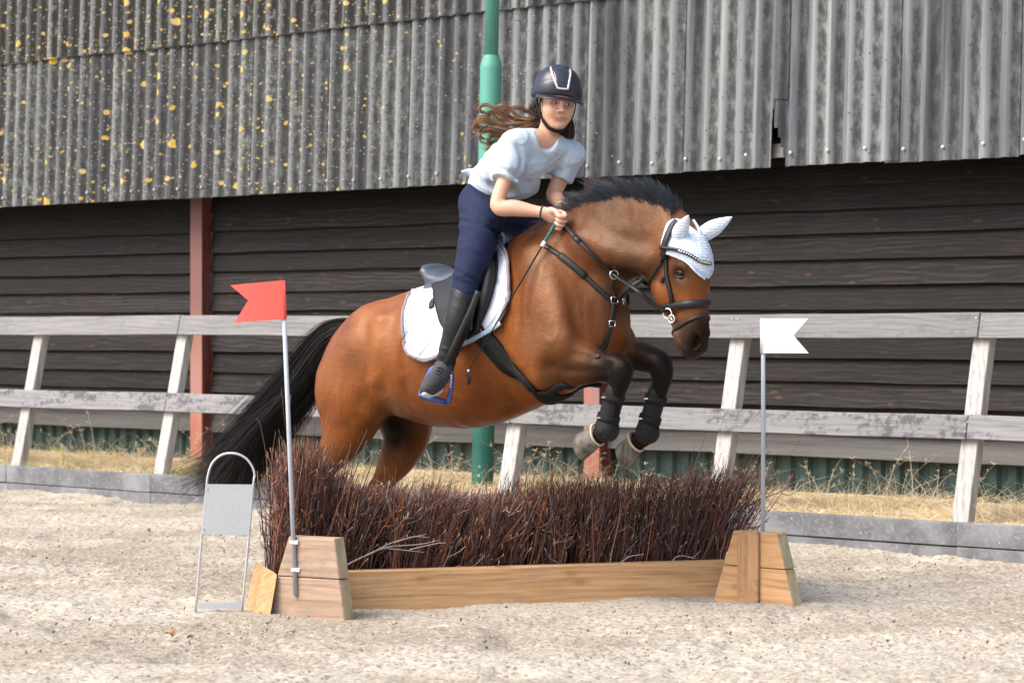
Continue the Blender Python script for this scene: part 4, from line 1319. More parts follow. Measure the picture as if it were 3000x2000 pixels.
hs.chain([A(1290, 850, -.265, .006, .03), A(1345, 852, -.250, .006, .03), A(1392, 852, -.225, .006, .02)], 0.030, HL, None, 2, carve=True)
# fore leg far
hs.chain([A(1372, 800, .15, .11, .08), A(1430, 806, .155, .086, .068), A(1480, 822, .155, .064, .056), A(1508, 832, .155, .055, .050)], 0.05, HL, BAYD, 4)
hs.chain([A(1500, 828, .155, .050, .047), A(1517, 838, .155, .052, .050), A(1520, 862, .155, .050, .046), A(1516, 890, .155, .040, .038), A(1507, 930, .155, .032, .032), A(1499, 962, .155, .033, .032), A(1491, 992, .155, .042, .038), A(1475, 1008, .155, .040, .037), A(1460, 1014, .155, .040, .040)], 0.025, HL, BLK, 4, w=3)
# head: turned a little towards us
HY = YAW + math.radians(12)
HHL = np.array([math.sin(HY), math.cos(HY), 0.0]); HHF = np.array([math.cos(HY), -math.sin(HY), 0.0])
HC = H(1560, 640, 0)
def HH(u, v, s=0.0):
    d = np.array([(u - UC) / FPX, 1.0, -(v - VH) / FPX]); o = np.array([0, 0, CAMZ])
    t = (s - (o - HC) @ HHL) / (d @ HHL)
    return o + d * t
def B(u, v, s, a, b=None): return (HH(u, v, s), a, b if b is not None else a)
hs.chain([B(1552, 545, 0, .095, .072), B(1578, 590, 0, .108, .084), B(1583, 640, 0, .098, .080), B(1587, 690, 0, .080, .064), B(1594, 735, 0, .070, .056), B(1596, 768, 0, .068, .060), B(1597, 786, 0, .058, .056)], 0.05, HHL, BAY, 4)
# jaw
for s_ in (-.055, .055):
    hs.chain([B(1538 + s_ * 60, 590, s_, .070, .036), B(1526 + s_ * 60, 632, s_, .088, .036), B(1534 + s_ * 60, 672, s_, .068, .034)], 0.05, HHL, BAY, 4)
hs.chain([B(1540, 690, 0, .055, .035), B(1562, 740, 0, .042, .034), B(1572, 785, 0, .038, .036), B(1574, 799, 0, .030, .034)], 0.05, HHL, BAY, 3)
# muzzle grey, lips
hs.chain([B(1588, 790, 0, .052, .052), B(1590, 803, 0, .034, .040)], 0.03, HHL, GREYM, 3, w=4)
hs.chain([B(1566, 768, -.02, .038, .04)], 0.02, HHL, TAN, 3, w=0.6)
EYE = hs.march(1562, 630); NOS = [hs.march(1603, 773), hs.march(1601, 785), hs.march(1596, 797)]
CHK = [hs.march(1572, 655), hs.march(1580, 700)]
def hmir(p): return p - 2 * ((p - HC) @ HHL) * HHL
for g in (-1, 1):
    mm = (lambda p: p) if g < 0 else hmir
    inn = (HHL * 0.8 + np.array([0, .4, 0])) if g < 0 else hmir(HC + HHL * 0.8 + np.array([0, .4, 0])) - HC
    inn = nrm(inn)
    # nostril rim, then the opening
    hs.chain([(mm(p) + inn * .010, .019, .019) for p in NOS], 0.022, HHL, GREYM, 2, w=2)
    hs.chain([(mm(NOS[0]) - inn * .008, .010, .020), (mm(NOS[1]) - inn * .004, .016, .024), (mm(NOS[2]) - inn * .006, .011, .020)], 0.008, inn, fl((.003, .0025, .0025)), 3, carve=True, w=60)
    # brow over the eye, cheek bone
    hs.chain([(mm(EYE) + inn * .012 + np.array([0, 0, .026]) - HHF * .018, .020, .018), (mm(EYE) + inn * .010 + np.array([0, 0, .024]) + HHF * .018, .018, .016)], 0.025, HHL, BAYD)
    hs.chain([(mm(CHK[0]) + inn * .012, .014, .012), (mm(CHK[1]) + inn * .008, .010, .009)], 0.030, HHL, BAY)
    hs.chain([(mm(EYE) - inn * .004, .021, .017)], 0.014, inn, fl((.010, .007, .006)), 1, carve=True, w=12)
# mouth line
MO = [hs.march(1560, 772), hs.march(1572, 790), hs.march(1584, 803)]
if all(p is not None for p in MO):
    for g in (-1, 1):
        mm = (lambda p: p) if g < 0 else hmir
        hs.chain([(mm(p), .004, .006) for p in MO], 0.010, HHL, fl((.02, .014, .012)), 3, carve=True, w=3)
for s_ in (-1, 1):
    mm = (lambda p: p) if s_ < 0 else mirror
    hs.chain([(mm(H(1232, 600, -.13)), .045, .03), (mm(H(1262, 700, -.20)), .060, .03), (mm(H(1282, 780, -.235)), .06, .03)], 0.09, HL, BAYD, 3)      # shoulder blade
    hs.chain([(mm(H(1215, 800, -.215)), .075, .04), (mm(H(1245, 850, -.225)), .06, .035)], 0.09, HL, BAY, 2)                                      # triceps
    hs.chain([(mm(H(1340, 560, -.10)), .05, .03), (mm(H(1420, 590, -.105)), .04, .025), (mm(H(1480, 600, -.085)), .035, .02)], 0.07, HL, BAYD, 3)   # neck muscle
    hs.chain([(mm(H(1290, 640, -.30)), .010, .10), (mm(H(1315, 720, -.31)), .012, .10), (mm(H(1318, 772, -.30)), .012, .09)], 0.06, HL, None, 3, carve=True)
    hs.chain([(mm(H(806, 830, -.215)), .08, .03), (mm(H(778, 895, -.232)), .08, .03)], 0.10, HL, BAY, 2)
    hs.chain([(mm(H(878, 740, -.20)), .03, .03), (mm(H(872, 800, -.235)), .022, .02), (mm(H(868, 870, -.235)), .012, .012)], 0.07, HL, BAYL, 3)         # flank ridge
# creases: flank, elbow, throat, between the chest muscles, jowl edge
hs.chain([A(905, 745, -.36, .030, .13), A(890, 820, -.37, .030, .13), A(892, 900, -.37, .034, .13), A(884, 950, -.35, .04, .12)], 0.05, HL, None, 3, carve=True)
hs.chain([A(1232, 850, -.34, .02, .11), A(1240, 880, -.33, .025, .11)], 0.07, HL, None, 3, carve=True)
hs.chain([A(1495, 590, -.20, .018, .11), A(1478, 640, -.20, .02, .11)], 0.05, HL, None, 3, carve=True)
hs.chain([A(1380, 770, 0.0, .012, .012), A(1375, 830, 0.0, .02, .02)], 0.04, HL, None, 2, carve=True)
hv, hf = hs.mesh(3)
hv = folds(hv, hf, .0035, (14, 14, 9), 41, (HF, HL, (0, 0, 1)), None, 0.8, 1.5)
hc = hs.colours(hv, 0.022)
# local colour of the coat, plus some painted shade: dark points, paler flank and belly, dull sweat-marked shoulder
hu = (hv[:, 0] / hv[:, 1]) * FPX + UC; hw = VH - (hv[:, 2] - CAMZ) / hv[:, 1] * FPX
side = (hv - HO) @ HL; fwd = (hv - HO) @ HF
def blob(p, r): return np.exp(-((hv - p) ** 2).sum(1) / r ** 2)
def blend(col, w):
    global hc
    w = np.clip(w, 0, 1)[:, None]; hc = hc * (1 - w) + np.asarray(col) * w
for s_ in (-1, 1):
    mir = (lambda p: p) if s_ < 0 else mirror
    blend(BAYL, 0.75 * blob(mir(H(880, 905, -.24)), .10)); blend(TAN, 0.5 * blob(mir(H(893, 936, -.2)), .05))
    blend(BAYL, 0.5 * blob(mir(H(860, 720, -.1)), .13)); blend(BAYL, 0.4 * blob(mir(H(1180, 860, -.25)), .12))
    blend(BAYD * 0.8, 0.6 * blob(mir(H(815, 830, -.25)), .09))
    blend(DRK, 0.75 * blob(mir(H(1400, 700, -.13)), .12)); blend(BAYD * .5, 0.6 * blob(mir(H(1350, 700, -.17)), .10)); blend(BAYL, 0.6 * blob(mir(H(1360, 800, -.16)), .07))
    blend(DRK, 0.75 * blob(mir(H(1450, 610, -.10)), .13)); blend(BAYL * .9, 0.35 * blob(mir(H(1250, 720, -.22)), .13))
for s_ in (-1, 1):
    mir = (lambda p: p) if s_ < 0 else mirror
    blend(BAYD * .55, 0.4 * blob(mir(H(1420, 535, -.10)), .15)); blend(BAYD * .7, 0.3 * blob(mir(H(1340, 560, -.12)), .13))
# forearms shade to black
for pts in ([H(1430, 850, -.16)], [H(1520, 845, .155)]):
    blend(DRK, 0.9 * blob(pts[0] - HF * .09, .12)); blend(BLK, 1.5 * blob(pts[0], .125))
blend(DRK, 0.5 * blob(H(1300, 845, -.2), .11))
for p in (H(712, 1108, -.148), H(866, 1128, .145)): blend(BLK, 1.3 * blob(p, .07))
blend(BAYD * 0.55, 0.8 * np.clip((hv[:, 2] - 1.64) / 0.1, 0, 1) * (hu < 1560))
blend(fl((.012, .009, .008)), 1.2 * blob(H(905, 990, 0.06), .12)); blend(fl((.012, .009, .008)), 0.9 * blob(H(930, 955, 0.0), .09))  # shade between the hind legs painted over dark thigh hair and sheath
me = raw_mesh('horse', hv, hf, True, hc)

def coat_mat():
    t = NT('horse_coat'); p = t.pos()
    c = t.attr()
    q = t.comb(t.vmath('DOT_PRODUCT', p, tuple(HF)), t.vmath('DOT_PRODUCT', p, tuple(HL)), t.sep(p)[2])
    hair = t.noise(t.mapping(q, (45, 160, 190), rot=(0, 0.25, 0)), 1.0, 4, 0.7)
    mott = t.noise(q, 7, 4, 0.6); mott2 = t.noise(t.mapping(q, (16, 16, 26)), 1, 4, 0.65)
    k = t.math('ADD', t.math('MULTIPLY', hair, 0.35), t.math('ADD', t.math('MULTIPLY', mott, 0.6), t.math('MULTIPLY', mott2, 0.35)))
    cc = t.n('ShaderNodeCombineColor')
    kk = t.math('MULTIPLY_ADD', k, 0.95, 0.38)
    for i in range(3): t.put(cc.inputs[i], kk)
    c = t.mix(1.0, c, cc.outputs[0], 'MULTIPLY')
    sk = t.noise(t.mapping(q, (30, 30, 12), rot=(0, 0.4, 0.2)), 1.0, 5, 0.6, 0.8)
    t.bump(t.math('ADD', t.math('MULTIPLY', hair, 0.5), t.math('ADD', t.math('MULTIPLY', mott2, 0.8), t.math('MULTIPLY', sk, 0.9))), 0.45, 0.006)
    lg = t.noise(t.mapping(q, (3.2, 3.2, 2.2), rot=(0, 0.5, 0)), 1.0, 3, 0.6, 0.5)
    c = t.mix(t.math('MULTIPLY', t.step(lg, 0.52, 0.36), 0.45), c, t.mix(1.0, c, (0.45, 0.40, 0.36), 'MULTIPLY'))
    r = t.math('MULTIPLY_ADD', hair, 0.22, t.math('MULTIPLY_ADD', mott, 0.30, 0.17))
    lum = t.sep(t.attr())[0]
    m = t.done(c, r, 0, t.step(lum, 0.004, 0.09, 0.12, 0.42))
    t.b.inputs['Specular Tint'].default_value = (1.0, 0.72, 0.50, 1)
    return m
M['coat'] = coat_mat()
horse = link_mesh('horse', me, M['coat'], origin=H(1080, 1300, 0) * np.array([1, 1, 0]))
tag(horse, 'bay horse with black mane and legs leaping over the brush jump', 'horse')
HB = BVHTree.FromPolygons([tuple(v) for v in hv], [tuple(f) for f in hf])
CAMP = Vector((0, 0, CAMZ))
def hit(u, v, lift=0.0, bvh=None):
    d = Vector(((u - UC) / FPX, 1.0, -(v - VH) / FPX)).normalized()
    p, n, i, dist = (bvh or HB).ray_cast(CAMP, d)
    if p is None: return None
    if n.dot(d) > 0: n = -n
    return np.array(p) + np.array(n) * lift, np.array(n)
def near(p, lift=0.0, bvh=None):
    q, n, i, dist = (bvh or HB).find_nearest(V3(p))
    n = np.array(n); q = np.array(q)
    return q + n * lift, n

# eyes
M['eye'] = plain('horse_eye', (0.006, 0.004, 0.003), 0.25, 0, 0.14, 0.05)
for g in (-1, 1):
    mm = (lambda p: p) if g < 0 else hmir
    inn = nrm((HHL * 0.8 + np.array([0, .4, 0])) if g < 0 else hmir(HC + HHL * 0.8 + np.array([0, .4, 0])) - HC)
    c = mm(EYE) + inn * .0125
    e = Solid(c - .05, c + .05, .003); e.chain([(c, .0185, .0185)], 0.003, HHL); v, f = e.mesh(1)
    eo = obj('eye', v, f, M['eye'], horse, True)
    fw_ = nrm(HHF - inn * (HHF @ inn)); 
    for dz, rr in ((.0125, .0055), (-.0120, .0042)):
        pts = [c + fw_ * a * .024 + np.array([0, 0, dz * (1 - a * a * 0.8) - .003 * a]) - inn * (.0150 - .009 * a * a) for a in np.linspace(-1, 1, 9)]
        v, f = tube(pts, rr * (1 - 0.5 * np.abs(np.linspace(-1, 1, 9))), 8)
        obj('eyelid', v, f, M.setdefault('eyelid', None) or M.__setitem__('eyelid', plain('eyelid', (0.020, 0.011, 0.007), 0.5)) or M['eyelid'], horse, True)

# hooves: sole centre, coronet centre
def hoof_mat():
    t = NT('hoof_horn'); p = t.coord()
    a = t.noise(t.mapping(p, (60, 60, 14)), 1, 4, 0.6); b = t.noise(p, 18, 4)
    c = t.mix(t.step(a, 0.35, 0.65), (0.045, 0.040, 0.036), (0.13, 0.118, 0.10)); c = t.mix(t.math('MULTIPLY', t.step(b, 0.4, 0.7), 0.6), c, (0.22, 0.195, 0.16))
    return t.done(c, 0.7, 0, 0.3)
M['hoof'] = hoof_mat()
M['coronet'] = plain('coronet_band', (0.42, 0.36, 0.25), 0.8)
def hoof(cor, sole, r0, r1, front, groupname='hoof'):
    cor, sole = np.array(cor), np.array(sole)
    ax = nrm(sole - cor); fr = nrm(front - ax * np.dot(front, ax)); sd_ = np.cross(ax, fr)
    n = 20; v = []; f = []
    lv = [(0.0, r0 * 0.97), (0.12, r0 * 1.02), (0.55, (r0 + r1) / 2), (0.96, r1), (1.0, r1 * 0.97)]
    L = np.linalg.norm(sole - cor)
    for s, r in lv:
        for k in range(n):
            a = 2 * math.pi * k / n
            ex = 1.12 if math.cos(a) > 0 else 0.92
            off = fr * (math.cos(a) * r * ex + s * 0.018) + sd_ * math.sin(a) * r * 0.94
            ht = s * L * (1.0 + 0.10 * math.cos(a)) - (0.012 * (1 - s) * -math.cos(a) if s < .2 else 0)
            v.append(cor + ax * ht + off)
    m = len(lv)
    for i in range(m - 1):
        for k in range(n): f.append((i * n + (k + 1) % n, i * n + k, (i + 1) * n + k, (i + 1) * n + (k + 1) % n))
    v.append(sole - ax * 0.012); c = len(v) - 1
    for k in range(n): f.append(((m - 1) * n + (k + 1) % n, (m - 1) * n + k, c))
    f.append(tuple(range(n)))
    o = obj('hoof', v, f, M['hoof'], horse, True); o.data.set_sharp_from_angle(angle=math.radians(45))
    ring = [cor + ax * 0.004 + fr * math.cos(a) * r0 * 1.04 + sd_ * math.sin(a) * r0 * 0.97 for a in np.linspace(0, 2 * math.pi, 24, endpoint=False)]
    vv, ff = tube(ring, 0.0055, 6, closed=True, cap=False); obj('coronet', vv, ff, M['coronet'], o, True)
    return o
dn = np.array([0, 0, -1.0])
hoof(H(1374, 997, -.16), H(1331, 1014, -.16), .046, .058, dn + HF * 0.2)
hoof(H(1462, 1013, .155), H(1427, 1038, .155), .046, .058, dn + HF * 0.2)
hoof(H(712, 1312, -.148), H(722, 1346, -.148), .044, .056, HF)
hoof(H(852, 1312, .145), H(862, 1338, .145), .044, .056, HF)

# mane: short, lifted by the jump
def mane():
    n = 9500
    cr = spline([H(1252, 552, 0), H(1300, 512, 0), H(1350, 478, 0), H(1400, 462, 0), H(1450, 458, 0), H(1500, 468, 0), H(1540, 490, 0), H(1556, 512, 0)], 10)
    s = RNG.random(n) * (len(cr) - 1); i = np.minimum(s.astype(int), len(cr) - 2); fr = (s - i)[:, None]
    root = cr[i] * (1 - fr) + cr[i + 1] * fr + HL[None] * RNG.uniform(-.036, .030, n)[:, None] + np.array([0, 0, -0.020]) + np.array([0, 0, -1]) * RNG.uniform(0, .035, n)[:, None]
    e = s / (len(cr) - 1)
    L = (0.066 + 0.046 * np.sin(np.clip(e * 1.0, 0, 1) * math.pi) ** 0.7) * RNG.uniform(0.75, 1.08, n)
    cl = vnoise2(e * 60, e * 0, 5)
    L *= 0.7 + 0.6 * cl
    tang = nrm(cr[-1] - cr[0]); up = np.array([0, 0, 1.0])
    tg = np.gradient(cr, axis=0)[i]; tg /= np.linalg.norm(tg, axis=1)[:, None]
    nup = up[None] - tg * (tg @ up)[:, None]; nup /= np.linalg.norm(nup, axis=1)[:, None]
    back = -tg
    tt = np.linspace(0, 1, 6)
    k1 = 0.35 + 0.5 * cl + RNG.normal(0, 0.16, n); k2 = RNG.normal(0, 0.22, n)
    pth = root[:, None] + nup[:, None] * (L[:, None] * tt * (1 - 0.15 * tt))[..., None] + back[:, None] * (L[:, None] * (k1[:, None] * tt + 0.45 * tt ** 2 * (cl[:, None])))[..., None] + HL * (L[:, None] * (k2[:, None] * tt - 0.15 * tt ** 2))[..., None]
    r = 0.0019 * (1 - 0.8 * tt)[None] * RNG.uniform(.7, 1.3, (n, 1))
    c = np.array([[0.014, 0.016, 0.022]]) * RNG.uniform(0.5, 2.8, (n, 1))
    v, f, cc = strands(pth, r, c)
    t = NT('mane_hair'); M['hair_black'] = t.done(t.attr(), 0.38, 0, 0.45)
    obj('mane', v, f, M['hair_black'], horse, col=cc)
mane()
# tail: a dock, then a spray of long hair
def tail():
    n = 8000
    guides = [  # upper edge ... lower edge
        [(812, 733), (764, 738), (714, 786), (660, 858), (592, 930), (540, 1000), (500, 1062), (452, 1092)],
        [(806, 741), (762, 752), (718, 812), (668, 890), (605, 965), (550, 1030), (505, 1085), (470, 1110)],
        [(806, 746), (764, 772), (724, 840), (684, 922), (632, 995), (585, 1050), (550, 1090), (520, 1120)],
        [(804, 752), (766, 788), (724, 855), (680, 915), (630, 965), (590, 1015), (565, 1065), (548, 1112)],
        [(806, 760), (776, 805), (742, 868), (700, 920), (655, 960), (614, 1003), (592, 1050), (576, 1105)]]
    ss = [-.02, -.02, -0.04, -0.06, -0.06]
    gs = np.array([spline([H(u, v, s - 0.0 * k) for k, (u, v) in enumerate(g)], 3) for g, s in zip(guides, ss)])   # 5 x M x 3
    m = gs.shape[1]
    w = np.clip(RNG.beta(1.5, 1.5, n) * 4, 0, 3.999); i = w.astype(int); fr = (w - i)[:, None, None]
    pth = gs[i] * (1 - fr) + gs[i + 1] * fr
    tt = np.linspace(0, 1, m)
    # depth of the tail and wisps
    sprd = (0.012 + 0.04 * np.sin(np.clip(tt, 0, .8) / .8 * math.pi * 0.6))
    pth = pth + HL * (RNG.normal(0, 1, (n, 1)) * sprd[None])[..., None] + RNG.normal(0, 1, (n, 1, 3)) * (0.003 + 0.018 * tt ** 1.5)[None, :, None]
    cl = RNG.integers(0, 90, n); cd = RNG.normal(0, 1, (90, 3)) * np.array([0.075, 0.05, 0.055])
    pth = pth + cd[cl][:, None] * (tt ** 2.2)[None, :, None]
    wv = RNG.uniform(0, 6.28, 90)[cl]
    pth = pth + np.array([0, 0, 1.0]) * (np.sin(tt[None] * 6 + wv[:, None]) * 0.022 * tt[None])[..., None]
    # strands end at different lengths
    ln = np.where(RNG.random(n) < 0.75, RNG.uniform(0.42, 0.98, n), RNG.uniform(0.92, 1.05, n))
    idx = np.clip(tt[None] * ln[:, None], 0, 1.0) * (m - 1)
    i0 = np.minimum(idx.astype(int), m - 2); f0 = (idx - i0)[..., None]
    ar = np.arange(n)[:, None]
    pth = pth[ar, i0] * (1 - f0) + pth[ar, i0 + 1] * f0
    r = (0.0013 * (1 - 0.7 * tt))[None] * RNG.uniform(.6, 1.3, (n, 1))
    c = np.array([[0.0065, 0.0062, 0.0066]]) * RNG.uniform(0.5, 1.9, (n, 1))
    br = RNG.random(n) < 0.12
    c[br] = np.array([0.035, 0.022, 0.016])
    c = c[:, None, :] * (1 + 0.8 * tt ** 2)[None, :, None]
    v, f, cc = strands(pth, r, c)
    t = NT('tail_hair'); M['tail_hair'] = t.done(t.attr(), 0.5, 0, 0.16)
    o = obj('tail', v, f, M['tail_hair'], horse, col=cc)
    # dock under the hair
    d = Solid((-1.1, 11.9, 0.8), (-0.5, 12.9, 1.5), 0.008)
    d.chain([A(818, 756, 0, .05, .045), A(780, 762, -.02, .052, .05), A(745, 794, -.03, .050, .05), A(716, 842, -.03, .036, .04)], 0.03, HL)
    v, f = d.mesh(1); obj('dock', v, f, M.setdefault('dock', plain('dock', (0.010, 0.009, 0.009), 0.6)), o, True)
tail()
# ================================================================== tack
def leather(name, col, rough=0.38, spec=0.5):
    t = NT(name); p = t.coord()
    a = t.noise(p, 120, 3, 0.7); b = t.noise(p, 16, 4)
    c = t.mix(t.math('MULTIPLY', b, 0.7), col, tuple(q * 2.2 + 0.004 for q in col))
    t.bump(a, 0.12, 0.002)
    return t.done(c, t.math('MULTIPLY_ADD', b, 0.25, rough - 0.1), 0, spec)
M['leather'] = leather('black_leather', (0.007, 0.007, 0.0076), 0.42, 0.27)
M['seat_leather'] = leather('seat_leather', (0.026, 0.032, 0.043), 0.36, 0.6)  # grey-blue shine of the black seat put into its base colour
M['webbing'] = leather('black_webbing', (0.007, 0.0073, 0.007), 0.75, 0.15)
M['steel'] = plain('bright_steel', (0.72, 0.71, 0.68), 0.18, 1.0, 0.5, 0.08)
M['neoprene'] = leather('black_neoprene', (0.007, 0.0073, 0.0085), 0.62, 0.2)
def quilt(name, col):
    t = NT(name); p = t.pos()
    a = t.noise(p, 320, 2); b = t.noise(p, 24, 3)
    c = t.mix(t.math('MULTIPLY', b, 0.6), col, tuple(q * 0.86 for q in col)); t.bump(t.math('ADD', a, t.math('MULTIPLY', b, 0.8)), 0.2, 0.004)
    m = t.done(c, 0.8, 0, 0.25)
    return m
M['pad'] = quilt('white_quilted_cotton', (0.55, 0.59, 0.63))
M['trim'] = quilt('mauve_braid', (0.22, 0.185, 0.21))
def crochet():
    t = NT('pale_blue_crochet'); p = t.pos()
    q = t.mapping(p, (1, 1, 1), rot=(0.2, 0.3, 0.5)); v = t.voro(t.mapping(q, (110, 110, 150)), 1.0); b = t.noise(p, 24, 3)
    w = t.math('SINE', t.math('MULTIPLY', t.sep(p)[2], 520)); h = t.math('ADD', t.math('MULTIPLY', w, 0.25), t.math('MULTIPLY', v.outputs['Distance'], -0.9))
    c = t.mix(t.step(v.outputs['Distance'], 0.30, 0.62), (0.63, 0.69, 0.76), (0.45, 0.52, 0.61)); t.bump(h, 0.6, 0.004)
    return t.done(c, 0.9, 0, 0.15)
M['bonnet'] = crochet()
M['paleblue'] = quilt('pale_blue_strap', (0.33, 0.46, 0.54))

def ribbon(pos, nor, width, thick, name, mat, parent, closed=False):
    pos = np.asarray(pos, float); nor = np.asarray(nor, float); n = len(pos)
    width = np.broadcast_to(np.asarray(width, float), (n,))
    tan = np.gradient(pos, axis=0) if not closed else (np.roll(pos, -1, 0) - np.roll(pos, 1, 0))
    tan /= np.linalg.norm(tan, axis=1)[:, None] + 1e-9
    sd_ = np.cross(tan, nor); sd_ /= np.linalg.norm(sd_, axis=1)[:, None] + 1e-9
    up = np.cross(sd_, tan)
    w = (width / 2)[:, None]
    prof = [(-1, -0.5), (-0.86, 0.42), (0, 0.5), (0.86, 0.42), (1, -0.5)]
    k = len(prof)
    v = np.stack([pos + sd_ * w * a + up * thick * b for a, b in prof], 1).reshape(-1, 3)
    f = []
    m = n if closed else n - 1
    for i in range(m):
        j = (i + 1) % n
        for q in range(k): f.append((i * k + q, j * k + q, j * k + (q + 1) % k, i * k + (q + 1) % k))
    if not closed: f += [tuple(range(k)), tuple((n - 1) * k + q for q in range(k - 1, -1, -1))]
    return obj(name, v, f, mat, parent, True)

def snapline(pts, lift, sub=6, bvh=None):
    q = spline(pts, sub); P_, N_ = [], []
    for p in q:
        a, n = near(p, lift, bvh); P_.append(a); N_.append(n)
    P_ = np.array(P_); N_ = np.array(N_)
    for _ in range(2):
        P_[1:-1] = 0.5 * P_[1:-1] + 0.25 * (P_[:-2] + P_[2:]); N_[1:-1] = 0.5 * N_[1:-1] + 0.25 * (N_[:-2] + N_[2:])
    return P_, N_
def strap(name, pix, width, mat, parent, lift=0.004, thick=0.005, sub=6, extra=None, bvh=None):
    pts = []
    for (u, v) in pix:
        h = hit(u, v, 0, bvh)
        pts.append(h[0] if h else near(H(u, v, -.05), 0, bvh)[0])
    if extra is not None: pts += list(extra)
    p, n = snapline(pts, lift, sub, bvh)
    return ribbon(p, n, width, thick, name, mat, parent), p, n
def torus(c, nor, r, rr, name, mat, parent, n=20, sx=1.0, up=(0, 0, 1)):
    nor = nrm(nor); a = nrm(np.array(up) - nor * np.dot(up, nor)); b = np.cross(nor, a)
    ring = [c + a * math.cos(w) * r * sx + b * math.sin(w) * r for w in np.linspace(0, 2 * math.pi, n, endpoint=False)]
    v, f = tube(ring, rr, 7, closed=True, cap=False)
    return obj(name, v, f, mat, parent, True)
def buckle(c, nor, along_, w, h, name, mat, parent, rr=0.0022):
    nor = nrm(nor); a = nrm(np.array(along_) - nor * np.dot(along_, nor)); b = np.cross(nor, a)
    cs = [(-1, -1), (0, -1), (1, -1), (1, 0), (1, 1), (0, 1), (-1, 1), (-1, 0)]
    ring = [c + a * x * w + b * y * h for x, y in cs]
    v, f = tube(ring, rr, 6, closed=True, cap=False)
    return obj(name, v, f, mat, parent, True)
def coons(top, bot, left, right, ns, nt):
    r = lambda c, n: np.array([np.interp(np.linspace(0, 1, n), np.linspace(0, 1, len(q)), q) for q in np.asarray(spline(c, 8)).T]).T
    T, Bm, Lf, Rg = r(top, ns), r(bot, ns), r(left, nt), r(right, nt)
    s = np.linspace(0, 1, ns)[None, :, None]; t = np.linspace(0, 1, nt)[:, None, None]
    S = (1 - t) * T[None] + t * Bm[None] + (1 - s) * Lf[:, None] + s * Rg[:, None]
    S -= (1 - s) * (1 - t) * T[0] + s * (1 - t) * T[-1] + (1 - s) * t * Bm[0] + s * t * Bm[-1]
    return S
def drape(S, liftf, bvh=None, fall=-.05, Hf=None):
    nt, ns, _ = S.shape
    cen = S.reshape(-1, 2).mean(0)
    pos = np.zeros((nt, ns, 3)); nor = np.zeros((nt, ns, 3))
    for i in range(nt):
        for j in range(ns):
            q = S[i, j].copy(); h = None
            for _ in range(12):
                h = hit(q[0], q[1], 0, bvh)
                if h: break
                q += (cen - q) * 0.06
            pos[i, j], nor[i, j] = h
    for _ in range(3):
        for a in (pos, nor):
            b = a.copy()
            b[1:-1, 1:-1] = 0.5 * a[1:-1, 1:-1] + 0.125 * (a[:-2, 1:-1] + a[2:, 1:-1] + a[1:-1, :-2] + a[1:-1, 2:]); a[:] = b
    nor /= np.linalg.norm(nor, axis=2)[..., None]
    lf = np.array([[liftf(j / (ns - 1), i / (nt - 1)) for j in range(ns)] for i in range(nt)])
    return pos + nor * lf[..., None], nor
def shell(pos, nor, thick, name, mat, parent, flip=False):
    nt, ns, _ = pos.shape
    v = np.concatenate([pos.reshape(-1, 3), (pos - nor * thick).reshape(-1, 3)]); N = nt * ns; f = []
    for i in range(nt - 1):
        for j in range(ns - 1):
            a, b, c, d = i * ns + j, i * ns + j + 1, (i + 1) * ns + j + 1, (i + 1) * ns + j
            f.append((d, c, b, a)); f.append((N + a, N + b, N + c, N + d))
    for j in range(ns - 1):
        f.append((j, j + 1, N + j + 1, N + j)); a = (nt - 1) * ns + j; f.append((a + 1, a, N + a, N + a + 1))
    for i in range(nt - 1):
        a = i * ns; f.append((a + ns, a, N + a, N + a + ns)); a = i * ns + ns - 1; f.append((a, a + ns, N + a + ns, N + a))
    if flip: f = [tuple(reversed(q)) for q in f]
    return obj(name, v, f, mat, parent, True)
def sub_bvh(o):
    return BVHTree.FromPolygons([tuple(o.matrix_basis @ v.co) for v in o.data.vertices], [tuple(p.vertices) for p in o.data.polygons])

# ---- saddle pad
padE = empty('saddle_pad', H(1050, 740, -.27)); tag(padE, 'white quilted saddle pad with mauve braided edge under the saddle', 'saddle pad')
S = coons([(945, 676), (1010, 655), (1085, 622), (1152, 560)], [(948, 814), (985, 827), (1045, 802), (1100, 778), (1142, 752)],
          [(945, 676), (931, 735), (933, 785), (948, 814)], [(1152, 560), (1170, 590), (1177, 650), (1166, 712), (1142, 752)], 64, 44)
def ql(s, t):
    a, b = (s * 1.9 + t) * 3.2, (s * 1.9 - t) * 3.2
    g = min(1.0, abs(math.sin(a * math.pi / 2)) * 5) * min(1.0, abs(math.sin(b * math.pi / 2)) * 5)
    return 0.011 + 0.011 * g
pp, pn = drape(S, ql)
near_pad = shell(pp, pn, 0.010, 'quilted_panel', M['pad'], padE)
shell(mirror(pp.reshape(-1, 3)).reshape(pp.shape), (pn - 2 * (pn @ HL)[..., None] * HL), 0.010, 'quilted_panel', M['pad'], padE, True)
edge = np.concatenate([pp[:, 0], pp[-1, 1:], pp[::-1, -1][1:]])
v, f = tube(edge[::1], 0.0085, 8); obj('braided_edge', v, f, M['trim'], padE, True)
v, f = tube(mirror(edge), 0.0085, 8); obj('braided_edge', v, f, M['trim'], padE, True)
# inner piping line
pi_ = np.concatenate([pp[:-2, 2], pp[-3, 3:-3], pp[::-1, -3][3:]]) + np.concatenate([pn[:-2, 2], pn[-3, 3:-3], pn[::-1, -3][3:]]) * 0.002
v, f = tube(pi_, 0.0028, 6); obj('piping', v, f, M['bonnet'], padE, True)
PADB = sub_bvh(near_pad)

